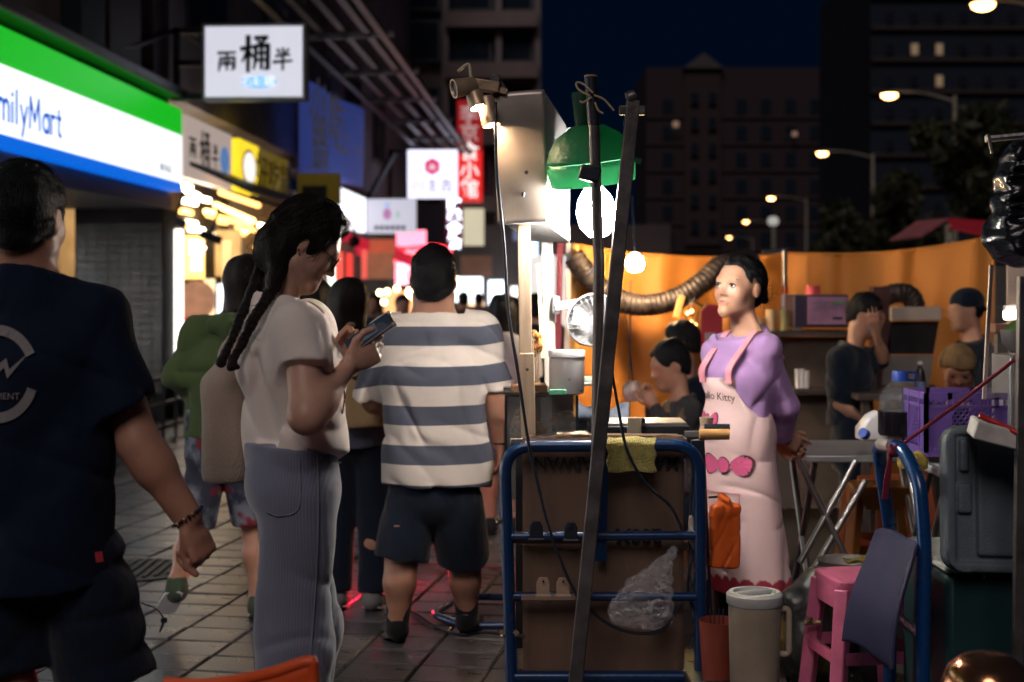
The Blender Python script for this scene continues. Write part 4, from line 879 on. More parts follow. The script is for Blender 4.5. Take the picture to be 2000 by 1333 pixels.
er = thing('green_box', 'little green carton beside the white tub', 'carton', P(1090, 768, 5.06)); MB().box(P(1089, 766, 5.04), (.062, .03, .018)).build('carton', mat('mint_green', (.12, .4, .25), .5), er, bevel=.002)
trr = thing('steel_tray', 'small steel tray behind the white tub', 'tray', P(1150, 750, 5.3))
MB().box(P(1145, 748, 5.3), (.09, .16, .012)).build('tray', steel, trr, bevel=.003); MB().box(P(1150, 742, 5.3), (.06, .1, .02)).build('notes', mat('pale_green_paper', (.5, .6, .5), .7), trr)
clo = thing('folded_cloth', 'grey cloth and metal pans heaped behind the tub', 'cloth', P(1190, 830, 5.6))
MB().grid(lambda i, j: P(1128 + 100 * i, 830 - 45 * math.sin(j * 3.14) ** .6 * (1 - .25 * math.sin(i * 3)) - 4 * math.sin(i * 13 + j * 5), 5.45 + .3 * j), 20, 10).build('cloth', mat('grey_blue_cloth', (.16, .19, .26), .85, bump=.3), clo, smooth=70)
gr = thing('waffle_press', 'flat black and steel hot press on the cart top', 'griddle', P(1245, 850, 5.15))
MB().box(P(1245, 836, 5.2), (.36, .2, .03)).build('lower_plate', mat('press_black', (.02, .02, .025), .35, .4), gr, bevel=.004)
MB().box(P(1245, 826, 5.22), (.34, .2, .02)).build('upper_plate', steel, gr, bevel=.004)
MB().box(P(1239, 832, 5.07), (.05, .02, .06)).build('latch', mat('tan_tag', (.3, .26, .2), .5), gr, bevel=.004)
MB().box(P(1243, 821, 5.10), (.06, .05, .018)).build('knob', rubber, gr, bevel=.005)
MB().bar(P(1338, 848, 5.05), P(1372, 848, 5.03), .02, .02).build('hinge_arm', steel, gr)
hd = MB().tube([P(1366, 849, 5.02), P(1424, 849, 5.02)], .019, 14).build('handle', mat('handle_wood', (.5, .27, .10), .45, var=.2, stretch=(1, 8, 8), vscale=6), gr, smooth=50)
MB().tube([P(1376, 836, 5.05), P(1425, 835, 5.05)], [.014, .012], 12).build('black_handle', rubber, gr, smooth=50)
MB().lathe([(0, 0), (.022, 0), (.026, .03), (0, .03)], P(1380, 832, 5.12), seg=14).build('wood_stub', wood, gr)
MB().bar(P(1362, 860, 5.02), P(1378, 1200, 5.02), .045, .04, up=V((0, 1, 0))).build('side_bar', rubber, gr)
# towel on the frame
tl_ = thing('hand_towel', 'small yellow towel folded over the blue handle', 'towel', P(1232, 920, 4.85))
def tow(i, j):
    u = 1186 + 94 * i; s_ = j * 2 - .55
    if s_ < 0: y, v = D0 + .028, 866 + s_ * -50
    else: y, v = D0 - .03, 858 + s_ * 44
    if abs(s_) < .12: y, v = D0, 857
    return P(u + 2 * math.sin(v * .2), v + 2 * math.sin(i * 9), y) 
MB().grid(tow, 16, 24).build('cloth', mat('yellow_terry', (.42, .36, .10), .95, var=.3, vscale=30, bump=1.0, bscale=220, sheen=.3), tl_, smooth=70, solid=.012)
# clips on the crossbars
for k, (u, v, m_, lab) in enumerate([(1047, 1040, rubber, 'black bulldog clip on the upper crossbar, left one'), (1115, 1042, rubber, 'black bulldog clip on the upper crossbar beside the leaning pole'), (1061, 1150, mat('tan_clip', (.35, .24, .17), .5), 'tan bulldog clip on the lower crossbar, left one'), (1100, 1150, mat('tan_clip', (.35, .24, .17), .5), 'tan bulldog clip on the lower crossbar with a red tie')]):
    t = thing('bulldog_clip', lab, 'clip', P(u, v + 12, D0 - .03), 'bulldog clips on the cart')
    w_ = .046
    pts = [(-.5, -.5), (.5, -.5), (.5, .2), (.3, .5), (-.3, .5), (-.5, .2)]
    MB().prism([(x * w_, y * .062) for x, y in pts], P(u, v - 4, D0 - .028), V((1, 0, 0)), V((0, 0, 1)), -.006).build('plate', m_, t, bevel=.003)
    MB().tube([P(u - 15, v + 14, D0 - .03), P(u + 15, v + 14, D0 - .03)], .007, 8).build('jaw', m_, t)
    MB().lathe([(0, 0), (.004, 0), (.004, .002)], P(u, v - 14, D0 - .037), axis=V((0, -1, 0)), seg=8).build('hole', rubber, t)
sh = thing('wooden_slat', 'narrow wooden slat hung on the lower crossbar', 'slat', P(1070, 1168, 4.84)); MB().bar(P(1018, 1167, 4.845), P(1126, 1167, 4.845), .02, .02).build('slat', mat('worn_slat', (.22, .15, .11), .7), sh, bevel=.003)
s2 = thing('wooden_slat', 'dark slat across the cardboard under the upper clips', 'slat', P(1070, 1055, 4.85)); MB().bar(P(1000, 1056, 4.9), P(1180, 1056, 4.9), .02, .02).build('slat', wood_d, s2, bevel=.003)
# plastic bag
film = mat('clear_film', (.8, .8, .85), .18, var=0, bump=.9, bscale=45, trans=0.0, alpha=.15, spec=.8)
pbg = thing('plastic_bag', 'crumpled clear plastic bag hanging on the cart frame', 'bag', P(1255, 1235, 4.83))
rnd = random.Random(12)
s = Sdf(P(1165, 1245, 4.7) - V((0, .0, 0)), P(1345, 1050, 4.95), .007) if False else None
a, b = P(1165, 1250, 4.83), P(1345, 1050, 4.83)
s = Sdf((a.x, 4.74, a.z), (b.x, 4.90, b.z), .006)
s.cap(P(1318, 1075, 4.84), P(1250, 1160, 4.82), .012, .05, k=.03); s.cap(P(1250, 1160, 4.82), P(1215, 1195, 4.81), .05, .045, k=.03); s.cap(P(1300, 1110, 4.83), P(1285, 1195, 4.81), .02, .05, k=.02); s.cap(P(1215, 1195, 4.81), P(1280, 1205, 4.81), .04, .045, k=.02)
s.folds(.022, 3, n=4, lo=40, hi=90, stretch=(1, 1, .6)); link('film', s.mesh('film'), film, pbg)
MB().lathe([(.03, -.03), (.034, 0), (.03, .03), (.026, .0)], P(1285, 1190, 4.82), axis=V((.2, -1, .2)), seg=16).build('contents', mat('pale_contents', (.35, .33, .36), .6), pbg, smooth=60)
# orange paper bag and hanging cords
ob = thing('orange_bag', 'orange plastic bag tied at its neck beside the apron', 'bag', P(1415, 1108, 5.0))
s = Sdf((P(1380, 0, 5).x, 4.93, P(0, 1115, 5).z), (P(1450, 0, 5).x, 5.07, P(0, 955, 5).z), .004)
s.box(P(1416, 1048, 5.0), (.052, .020, .110), rotm(0, 2, 14), .010, .01); s.con(P(1414, 1000, 5.0), P(1409, 974, 5.0), (.045, .02), (.012, .008), V((1, .2, 0)), k=.02); s.ell(P(1408, 969, 5), (.012, .01, .012), k=.006)
s.cap(P(1408, 969, 5), P(1420, 980, 4.99), .006, .012, k=.004)
s.ripple(.003, 7, lo=20, hi=50, stretch=(1, 1, .25)); s.folds(.009, 5, n=4, lo=30, hi=70, stretch=(1, 1, .5)); link('bag', s.mesh('bag'), mat('orange_film', (.75, .13, .02), .35, var=.15, vscale=8, bump=.25, bscale=40), ob)
MB().bar(P(1385, 972, 5.03), P(1410, 970, 5.0), .008, .008).build('hook', rubber, ob)
hc = thing('cord_bundle', 'bundle of hanging cords and a twisted rag at the cart corner', 'cords', P(1362, 1150, 4.95))
rnd = random.Random(6)
for k in range(9):
    u0 = 1350 + rnd.uniform(0, 22); pts = [P(u0, 880 + rnd.uniform(0, 150), 4.93)]
    for v in range(1060, 1280, 50): pts.append(P(u0 + rnd.uniform(-10, 14), v + rnd.uniform(-10, 10), 4.93 + rnd.uniform(-.04, .04)))
    MB().tube(catmull(pts, 4), rnd.uniform(.003, .006), 5).build('cord', rubber, hc, smooth=60)
s = Sdf((P(1335, 0, 4.9).x, 4.82, P(0, 1150, 4.9).z), (P(1400, 0, 4.9).x, 4.98, P(0, 1000, 4.9).z), .005)
s.cap(P(1350, 1010, 4.9), P(1360, 1050, 4.9), .008, .022, k=.01); s.cap(P(1360, 1050, 4.9), P(1378, 1130, 4.9), .022, .008, k=.01); s.ripple(.004, 4, lo=25, hi=60, stretch=(1, 1, .2))
link('rag', s.mesh('rag'), mat('grey_rag', (.25, .21, .17), .9, bump=.5, bscale=60, stretch=(4, 4, .6)), hc)
for k, (u, v) in enumerate([(975, 1018), (985, 1240), (1012, 1240)]):
    t = thing('wing_bolt', ['brass wing bolt on the left frame tube', 'brass bolt low on the outside of the frame', 'brass bolt low on the inside of the frame'][k], 'bolt', P(u, v, 4.86), 'bolts on the cart frame')
    MB().tube([P(u - 5, v, 4.85), P(u + 12, v + 4, 4.87)], .006, 8).build('shank', steel, t); MB().box(P(u - 4, v - 4, 4.85), (.016, .008, .014), rotm(0, 40, 0)).build('wing', mat('brass', (.5, .35, .2), .4, .9), t)
# ------------------------------------------------------------------ goods on the right
tb = mat('trolley_blue', (0.0035, 0.045, 0.165), .3, .1, col2=(.07, .05, .04), thr=(.68, .72), vscale=30, bump=.06, coat=.4)
th_ = thing('hand_trolley', 'blue tubular hand trolley handle bound with dark red rope', 'trolley', P(1790, 1395, 4.3))
MB().tube(rounded([P(1736, 1420, 4.75), P(1742, 1060, 4.72), P(1716, 880, 4.62), P(1722, 868, 4.58), P(1762, 874, 4.4), P(1796, 940, 4.3), P(1806, 1060, 4.27), P(1799, 1460, 4.25)], .05, 6), .0215, 14).build('handle', tb, th_, smooth=60)
MB().tube([P(1740, 1068, 4.72), P(1806, 1090, 4.27)], .016, 10).build('crossbar', tb, th_, smooth=60)
MB().tube([P(1738, 1190, 4.72), P(1803, 1245, 4.26)], .016, 10).build('crossbar', tb, th_, smooth=60)
MB().tube([P(1722, 868, 4.58), P(1744, 872, 4.47)], .0228, 14).build('tape', mat('silver_tape', (.55, .5, .45), .3, .6), th_, smooth=60)
for u, d_ in ((1736, 4.75), (1799, 4.25)):
    c = P(u, 1400, d_); c.z = .07; MB().lathe([(.02, -.02), (.07, -.018), (.07, .018), (.02, .02)], c, axis=V((1, .1, 0)), seg=18).build('wheel', rubber, th_, smooth=40)
rp = mat('maroon_rope', (.17, .012, .03), .8, bump=.6, bscale=200)
ro = thing('tie_rope', 'dark red rope stretched from the trolley handle to the right', 'rope', P(1745, 880, 4.45))
MB().tube([P(1748, 878, 4.45), P(1870, 790, 4.35), P(2040, 658, 4.25)], .006, 8).build('rope', rp, ro, smooth=60)
s = Sdf((P(1720, 0, 4.4).x, 4.36, P(0, 905, 4.4).z), (P(1775, 0, 4.4).x, 4.54, P(0, 855, 4.4).z), .004)
for k in range(9): s.cap(P(1746 + rnd.uniform(-8, 8), 880 + rnd.uniform(-10, 10), 4.43 + rnd.uniform(-.03, .02)), P(1746 + rnd.uniform(-8, 8), 880 + rnd.uniform(-10, 10), 4.43 + rnd.uniform(-.03, .02)), .008, .008, k=.003)
link('knot', s.mesh('knot'), rp, ro)
for k in range(3): MB().tube(catmull([P(1740, 886, 4.42), P(1732 + k * 3, 920, 4.42), P(1724 + k * 4, 975, 4.44)], 5), .005, 6).build('loose_end', rp, ro, smooth=60)
# mat over the bar
mt = thing('ribbed_mat', 'purple ribbed rubber mat draped over the trolley crossbar', 'mat', P(1710, 1270, 4.4))
def matf(i, j):
    tl, tr_ = P(1708, 1060, 4.66), P(1790, 1078, 4.24); bl_, br_ = P(1648, 1252, 4.62), P(1748, 1300, 4.16)
    top = tl * (1 - i) + tr_ * i; bot = bl_ * (1 - i) + br_ * i; s_ = j
    p = top * (1 - s_) + bot * s_; p.z += .035 * math.exp(-((s_) / .1) ** 2); p += V((-.03, -.03, 0)) * math.sin(s_ * 3.0) + V((0, .0, .012 * math.sin(i * 5)))
    if s_ < .1: p += V((.03, .06, 0)) * (.1 - s_) * 6
    return p
mm_ = mat('purple_rubber', (.016, .018, .062), .6, var=.12, vscale=4, bump=0)
wv = node(mm_, 'ShaderNodeTexWave'); wv.inputs['Scale'].default_value = 70; wv.bands_direction = 'Z'; bp = node(mm_, 'ShaderNodeBump'); bp.inputs['Strength'].default_value = .35; bp.inputs['Distance'].default_value = .003
tcn = node(mm_, 'ShaderNodeTexCoord'); mm_.node_tree.links.new(tcn.outputs['Object'], wv.inputs[0]); mm_.node_tree.links.new(wv.outputs['Fac'], bp.inputs['Height']); mm_.node_tree.links.new(bp.outputs[0], bsdf(mm_).inputs['Normal'])
MB().grid(matf, 14, 24).build('mat', mm_, mt, smooth=70, solid=.008)
# stools
def stool(label, c, w, h, m, splay=.06, yaw=0, group='plastic stools'):
    T = thing('plastic_stool', label, 'stool', c, group); Rz_ = Matrix.Rotation(R(yaw), 3, 'Z'); f = lambda x, y, z: V(c) + Rz_ @ V((x, y, z))
    hw = w / 2; MB().prism([(-hw + .02, -hw), (hw - .02, -hw), (hw, -hw + .02), (hw, hw - .02), (hw - .02, hw), (-hw + .02, hw), (-hw, hw - .02), (-hw, -hw + .02)], f(0, 0, h - .035), Rz_ @ V((1, 0, 0)), Rz_ @ V((0, 1, 0)), .035).build('seat', m, T, bevel=.008)
    for x in (-1, 1):
        for y in (-1, 1):
            a_, b_ = f(x * (hw - .02), y * (hw - .02), h - .03), f(x * (hw + splay - .02), y * (hw + splay - .02), 0)
            mb = MB(); mb.bar(a_ + Rz_ @ V((0, 0, 0)), b_, .05, .05); mb.build('leg', m, T, bevel=.006)
    for k in range(4):
        q = Matrix.Rotation(R(90 * k), 3, 'Z'); g_ = lambda x, y, z: f(*(q @ V((x, y, z))))
        MB().add([g_(-hw + .02, -hw + .004, h - .03), g_(hw - .02, -hw + .004, h - .03), g_(hw - .06, -hw + .0, h - .1), g_(-hw + .06, -hw, h - .1)], [(0, 1, 2, 3)]).build('apron_panel', m, T, solid=.006)
        MB().bar(g_(-hw, -hw - splay * .42, h * .45), g_(hw, -hw - splay * .42, h * .45), .012, .04).build('stretcher', m, T)
    return T
pink = mat('pink_plastic', (.55, .13, .24), .4, var=.28, vscale=9, bump=.08)
c = P(1685, 1405, 5.0); c.z = 0; stool('pink plastic stool beside the purple mat', c, .27, .475, pink, splay=.04, yaw=8)
yel = mat('amber_plastic', (.42, .17, .03), .4, var=.15, bump=.08)
c = P(1718, 1150, 6.4); c.z = 0; stool('amber plastic stool stacked under the steel table', c, .27, .6, yel, yaw=-6)
c = P(1745, 1150, 6.9); c.z = 0; stool('orange brown stool behind the amber one under the table', c, .27, .56, mat('red_amber', (.35, .09, .03), .45), yaw=14)
# steel folding tables
def fold_table(label, x0, x1, y0, y1, z, legs=True):
    T = thing('folding_table', label, 'table', V(((x0 + x1) / 2, (y0 + y1) / 2, 0)))
    MB().box(((x0 + x1) / 2, (y0 + y1) / 2, z - .015), (x1 - x0, y1 - y0, .03)).build('tabletop', mat('table_steel', (.45, .46, .48), .35, .25, var=.2, vscale=5), T, bevel=.006)
    for x in (x0 + .05, x1 - .05):
        for sg_ in (-1, 1):
            y = (y0 + y1) / 2; MB().tube([V((x - .27 * sg_ * .0, y - sg_ * .26, z - .03)), V((x, y + sg_ * .28, .03))], .014, 10).build('leg', steel, T, smooth=60)
    return T
T = fold_table('steel topped folding table behind the vendor', P(1540, 0, 6.2).x, P(1830, 0, 6.0).x, 5.85, 6.45, .79)
for a_, b_ in [((1556, 892), (1658, 1100)), ((1672, 900), (1562, 1100)), ((1690, 940), (1585, 1120)), ((1585, 1120), (1535, 1152))]:
    MB().tube([P(*a_, 5.8), P(*b_, 5.75)], .013, 10).build('leg', steel, T, smooth=60)
fold_table('low counter table carrying the purple crate', P(1800, 0, 5.2).x, P(2060, 0, 5.2).x, 5.0, 5.6, .842)
# crate
pur = mat('purple_crate', (.15, .085, .34), .45, var=.15, vscale=6, bump=.08)
cr = thing('plastic_crate', 'purple plastic lattice crate on the table', 'crate', P(1900, 885, 5.2))
a, b = P(1809, 884, 5.15), P(1992, 768, 5.15); dp = .28
def crate_side(o, ux, w_, h_):
    up_ = V((0, 0, 1)); 
    for z_, t_ in ((0, .03), (h_ - .012, .024), (h_ - .05, .01)): MB().bar(o + up_ * z_, o + ux * w_ + up_ * z_, .012, t_).build('rail', pur, cr)
    n = 12
    for k in range(n + 1):
        x = w_ * k / n; MB().bar(o + ux * x + up_ * (h_ - .05), o + ux * x + up_ * h_, .008, .006).build('rib', pur, cr)
    for k in (0, 3, 9, 12):
        x = w_ * k / n; MB().bar(o + ux * x, o + ux * x + up_ * h_, .012, .016).build('stile', pur, cr)
    for k in range(-3, 9):
        x0 = w_ * (.25 + .5 * k / 8); 
        for sg_ in (1, -1):
            xa, xb = x0, x0 + sg_ * .11; za, zb_ = .02, h_ - .055
            lo, hi = w_ * .25, w_ * .75
            def cl(x, z): return x, z
            if xb < lo or xb > hi or xa < lo or xa > hi:
                f0 = 0 if lo <= xa <= hi else ((lo if xa < lo else hi) - xa) / (xb - xa); f1 = 1 if lo <= xb <= hi else ((lo if xb < lo else hi) - xa) / (xb - xa)
                if not (0 <= f0 < f1 <= 1): continue
            else: f0, f1 = 0, 1
            MB().bar(o + ux * (xa + (xb - xa) * f0) + up_ * (za + (zb_ - za) * f0), o + ux * (xa + (xb - xa) * f1) + up_ * (za + (zb_ - za) * f1), .006, .006).build('lattice_strip', pur, cr)
    for k in (1.5, 10.5): MB().box(o + ux * (w_ * k / n) + up_ * (h_ * .4), (abs(ux.x) * w_ * .24 + .006, abs(ux.y) * w_ * .24 + .006, h_ * .74)).build('panel', pur, cr)
crate_side(V((a.x, 5.15, a.z)), V((1, 0, 0)), b.x - a.x, b.z - a.z); crate_side(V((a.x, 5.15 + dp, a.z)), V((1, 0, 0)), b.x - a.x, b.z - a.z)
crate_side(V((a.x, 5.15, a.z)), V((0, 1, 0)), dp, b.z - a.z)
MB().box(((a.x + b.x) / 2, 5.15 + dp / 2, a.z + .004), (b.x - a.x, dp, .008)).build('bottom', pur, cr)
# big water bottle with dark liquid
bt_ = thing('plastic_bottle', 'big clear bottle with blue cap holding dark liquid', 'bottle', P(1758, 868, 5.45))
c = P(1758, 852, 5.45); c.z = .79 if False else c.z
pet = mat('clear_pet', (.35, .38, .4), .07, var=0, bump=.2, bscale=30, alpha=.16, spec=1.0)
rB = .082
MB().lathe([(0, 0), (rB * .92, 0), (rB, .012), (rB, .10), (rB * .96, .108), (rB, .116), (rB * .99, .135), (rB * .8, .175), (rB * .45, .205), (.024, .215), (.022, .225)], c, seg=32).build('body', pet, bt_, smooth=50)
MB().lathe([(0, .003), (rB * .95, .004), (rB * 1.012, .014), (rB * 1.012, .098), (0, .098)], c, seg=32).build('liquid', mat('dark_liquid', (.006, .005, .008), .18, var=0, bump=0), bt_, smooth=40)
MB().lathe([(0, .25), (.028, .25), (.030, .245), (.032, .212), (.0, .212)], c, seg=24).build('cap', mat('blue_cap', (.01, .05, .35), .4), bt_, smooth=40)
MB().tube(catmull([c + V((.03, 0, .245)), c + V((.06, 0, .24)), c + V((.055, 0, .215)), c + V((.03, 0, .215))], 5), .005, 6).build('carry_loop', mat('blue_cap', (.01, .05, .35), .4), bt_, smooth=60)
jg = thing('white_jug', 'white plastic jug half hidden behind the dark bottle', 'jug', P(1705, 868, 5.7))
MB().prism([(-.05, 0), (.06, 0), (.06, .09), (.03, .12), (-.01, .10), (-.05, .05)], P(1705, 862, 5.7), V((1, 0, 0)), V((0, 0, 1)), -.1).build('body', whitep, jg, bevel=.01)
MB().lathe([(0, 0), (.02, 0), (.02, .03), (0, .03)], P(1692, 850, 5.64), axis=V((-.5, -.5, .3)), seg=12).build('cap', mat('blue_cap', (.01, .05, .35), .4), jg)
# cooler with open lid
grn = mat('dark_green_cooler', (.008, .035, .04), .45, var=.15, bump=.1); gry = mat('grey_cooler_lid', (.10, .125, .15), .5, var=.2, bump=.25, bscale=180)
co = thing('cool_box', 'dark green cool box with its grey lid standing open', 'cool box', P(1910, 1460, 4.45))
c = P(1918, 1220, 4.5)
MB().box((c.x + .02, 4.62, .30), (.34, .5, .60)).build('body', grn, co, bevel=.02)
MB().box((c.x + .02, 4.62, .612), (.36, .52, .022)).build('rim', mat('pale_rim', (.35, .38, .38), .5), co, bevel=.008)
s = Sdf((P(1825, 0, 4.3).x, 4.2, P(0, 1135, 4.3).z), (P(2030, 0, 4.3).x, 4.46, P(0, 815, 4.3).z), .005)
lc = P(1938, 975, 4.35); LM = rotm(-7, 2, 3)
def roundrect(s, c, hw, hh_, hd, rc, M, k=.0, op='u'):
    s.box(c, (hw, hd, hh_), M, .018, k, op)
lw, lh = .155, .222
s.box(lc, (lw - .06, .035, lh), LM, .012, .0); s.box(lc, (lw, .035, lh - .06), LM, .012, .0); yv = LM @ V((0, 1, 0))
for sx_ in (-1, 1):
    for sz_ in (-1, 1):
        q_ = lc + LM @ V((sx_ * (lw - .06), 0, sz_ * (lh - .06))); s.cap(q_ - yv * .1, q_ + yv * .1, .06, .06, k=0, cut=[(q_ + yv * .034, yv), (q_ - yv * .034, -yv)])
s.box(lc + LM @ V((0, -.034, 0)), (lw - .03, .012, lh - .03), LM, .01, .006, 's')
s.box(lc + LM @ V((.02, -.026, -.0)), (lw - .075, .014, lh - .05), LM, .01, .008)
s.box(lc + LM @ V((-.098, -.026, -.0)), (.022, .014, .045), LM, .008, .006)
s.box(lc + LM @ V((-.098, -.026, .13)), (.014, .012, .05), LM, .008, .006)
s.box(lc + LM @ V((.03, -.041, .10)), (.062, .004, .03), LM, .003, .003, 's')
link('lid', s.mesh('lid'), gry, co)
MB().box((c.x - .02, 4.36, .60), (.05, .03, .03)).build('hinge', grn, co, bevel=.004)
fb = thing('foam_lid', 'dirty white foam board with a red cable over the cool box', 'board', P(1960, 850, 4.15))
MB().box(P(1962, 850, 4.2), (.19, .2, .055), rotm(0, 14, -12)).build('board', mat('foam_white', (.5, .47, .45), .8, var=.25, vscale=12), fb, bevel=.006)
MB().tube(catmull([P(1912, 812, 4.15), P(1945, 826, 4.14), P(1985, 845, 4.1), P(2030, 862, 4.1)], 5), .009, 8).build('cable', mat('red_cable', (.45, .02, .02), .4), fb, smooth=60)
# pitcher, red bucket, odds on the ground
pt = thing('pitcher', 'cloudy plastic pitcher with white lid in the foreground', 'pitcher', P(1475, 1355, 4.35)); c = P(1474, 1362, 4.35)
pit = mat('cloudy_plastic', (.36, .29, .22), .35, var=.2, bump=.05)
hP = (1362 - 1178) * 4.35 / FPX
MB().lathe([(0, 0), (.070, 0), (.074, .01), (.080, hP)], c, seg=36).build('body', pit, pt, smooth=40)
MB().lathe([(.081, hP - .004), (.086, hP + .002), (.086, hP + .028), (.078, hP + .036), (.066, hP + .036), (.062, hP + .026), (0, hP + .026)], c, seg=36).build('lid', mat('lid_white', (.5, .5, .48), .4), pt, smooth=40)
MB().box(c + V((0, 0, hP + .032)), (.11, .022, .012), rotm(0, 0, 20)).build('lid_grip', mat('lid_white', (.5, .5, .48), .4), pt, bevel=.004)
MB().tube(rounded([c + V((.075, 0, hP - .02)), c + V((.105, 0, hP - .015)), c + V((.105, 0, hP - .16)), c + V((.074, 0, hP - .155))], .02, 5), .010, 10).build('handle', pit, pt, smooth=60)
pc = thing('foot_crate', 'dark crate carrying the pitcher at the frame bottom', 'crate', V((c.x, c.y, 0))); MB().box((c.x - .02, c.y + .05, c.z / 2 - .004), (.3, .34, c.z - .008)).build('crate', rubber, pc, bevel=.01)
rb = thing('red_bucket', 'dull red bucket with chopsticks behind the pitcher', 'bucket', P(1402, 1345, 4.7)); c = P(1405, 1345, 4.7)
c.z = 0.18
MB().lathe([(0, 0), (.055, 0), (.068, .2), (.065, .2), (.053, .01)], c, seg=24).build('pail', mat('dull_red', (.25, .05, .03), .5), rb, smooth=40)
for k in range(4): MB().tube([c + V((.01 * k - .02, 0, .05)), c + V((.015 * k - .03, .01, .235))], .002, 5).build('chopstick', rubber, rb)
r2 = thing('low_stand', 'low dark stand under the red bucket', 'stand', V((c.x, c.y, 0))); MB().box((c.x - .01, c.y + .05, .088), (.18, .2, .172)).build('stand', rubber, r2, bevel=.01)
gb = thing('rubbish_bag', 'clear and yellow rubbish bag slumped by the pink stool', 'bag', P(1570, 1350, 5.3))
a, b = P(1520, 1340, 5.3), P(1640, 1110, 5.3)
s = Sdf((a.x - .05, 5.1, 0), (b.x + .05, 5.6, b.z + .03), .009)
s.ell((a.x + .13, 5.35, .16), (.15, .17, .17), k=.04); s.ell((a.x + .18, 5.35, .32), (.1, .12, .1), k=.05); s.ell((a.x + .08, 5.3, .3), (.07, .07, .08), k=.05); s.ripple(.012, 3, lo=10, hi=30)
link('bag', s.mesh('bag'), mat('yellow_black_bag', (.02, .022, .02), .35, col2=(.20, .17, .03), vscale=4, thr=(.45, .62), bump=.4, bscale=25), gb)
bs_ = thing('wicker_basin', 'shallow grey basin with yellow rag behind the pink stool', 'basin', P(1655, 1100, 5.5)); c = P(1655, 1118, 5.6)
MB().lathe([(0, 0), (.09, 0), (.12, .05), (.116, .05), (.09, .008), (0, .008)], c, seg=28).build('basin', mat('basin_grey', (.14, .13, .12), .5), bs_, smooth=40)
MB().grid(lambda i, j: c + V((-.02 + .12 * i, -.1 + .1 * j, .055 + .012 * math.sin(i * 6) * math.cos(j * 4))), 10, 8).build('rag', mat('olive_rag', (.2, .16, .03), .9), bs_, smooth=60, solid=.01)
MB().tube([c + V((0, 0, -.001)), V((c.x, c.y, 0))], .05, 12).build('stem', rubber, bs_)
tp = thing('brass_tap', 'small brass tap fitting sticking out by the rubbish bag', 'tap', P(1590, 1217, 5.05))
MB().tube([P(1572, 1218, 5.06), P(1604, 1216, 5.04)], .009, 10).build('spout', mat('brass_old', (.45, .3, .18), .3, .9), tp, smooth=60); MB().lathe([(0, 0), (.014, 0), (.014, .012), (0, .012)], P(1580, 1212, 5.03), seg=12).build('knob', mat('brass_old', (.45, .3, .18), .3, .9), tp)
ys_ = thing('yellow_sponge', 'dull yellow cloth heap beside the purple crate', 'cloth', P(1790, 895, 5.0))
s = Sdf((P(1755, 0, 5).x, 4.92, .84), (P(1825, 0, 5).x, 5.1, .96), .005); s.ell((P(1788, 0, 5).x, 5.02, .86), (.055, .06, .04), k=.02); s.ripple(.006, 9, lo=30, hi=70, stretch=(1, 1, 1)); link('cloth', s.mesh('cloth'), mat('mustard', (.22, .16, .03), .9), ys_)
# black roll of tarpaulin, clear screen, lit counter at the right edge
br_ = thing('tarpaulin_roll', 'black plastic tarpaulin bundle hanging at the top right', 'tarpaulin', P(1975, 520, 4.6))
s = Sdf((P(1890, 0, 4.6).x, 4.35, P(0, 540, 4.6).z), (P(2160, 0, 4.6).x, 4.9, P(0, 240, 4.6).z), .008)
for k in range(12):
    v = 285 + k * 19; w_ = 62 + 26 * math.sin(min(1, k / 8) * 1.57) - (12 if k > 9 else 0) * (k - 9)
    s.con(P(2040 - w_, v + 6, 4.62), P(2130, v - 12, 4.62), (.07 + .035 * min(1, k / 8), .022), (.07 + .035 * min(1, k / 8), .022), V((0, 1, 0)), k=.012)
s.ell(P(2010, 470, 4.62), (.15, .12, .085), k=.04); s.ripple(.006, 21, lo=18, hi=50, stretch=(.6, 1, 1.2))
link('bundle', s.mesh('bundle'), mat('black_film', (.006, .007, .01), .22, var=.1, bump=.35, bscale=30, stretch=(.4, .4, 2), spec=.6), br_)
MB().tube([P(1930, 262, 4.62), P(1938, 300, 4.62)], .006, 6).build('hook', steel, br_); MB().tube([P(1925, 272, 4.7), P(2100, 255, 4.7)], .012, 8).build('hanging_bar', steel, br_)
sc = thing('clear_screen', 'clear plastic screen at the right hand stall edge', 'screen', P(1960, 780, 4.95))
MB().add([P(1936, 520, 4.95), P(2040, 520, 5.3), P(2040, 775, 5.3), P(1922, 778, 4.95)], [(0, 1, 2, 3)]).build('sheet', mat('hazy_sheet', (.8, .75, .72), .15, var=0, bump=.3, bscale=12, alpha=.22), sc, solid=.003)
MB().bar(P(1936, 518, 4.95), P(1922, 780, 4.95), .012, .012, up=V((0, 1, 0))).build('edge_strip', mat('pale_strip', (.5, .4, .36), .4), sc)
wp = thing('stall_partition', 'cream back wall of the right hand stall', 'partition', P(2000, 700, 5.9)); MB().box((P(2060, 0, 5.9).x, 5.95, 1.35), (.36, .02, 1.0)).build('board', mat('cream_board', (.6, .45, .36), .6, var=.1), wp)
ltb = thing('tube_lamp', 'bright strip lamp at the right hand stall', 'lamp', P(1990, 612, 5.6)); MB().tube([P(1962, 616, 5.75), P(2080, 612, 5.75)], .02, 10).build('tube', glow('strip_lamp', (1.0, .80, .62), 9), ltb); MB().bar(P(1962, 604, 5.78), P(2080, 600, 5.78), .03, .03).build('fitting', whitep, ltb)
lu = thing('lettuce_bowl', 'steel bowl with green lettuce at the right edge', 'bowl', P(1985, 690, 5.1)); c = P(1990, 690, 5.2)
MB().lathe([(0, 0), (.03, .0), (.06, .04), (.066, .085), (.062, .085), (.055, .042), (0, .01)], c, seg=24).build('bowl', steel, lu, smooth=50)
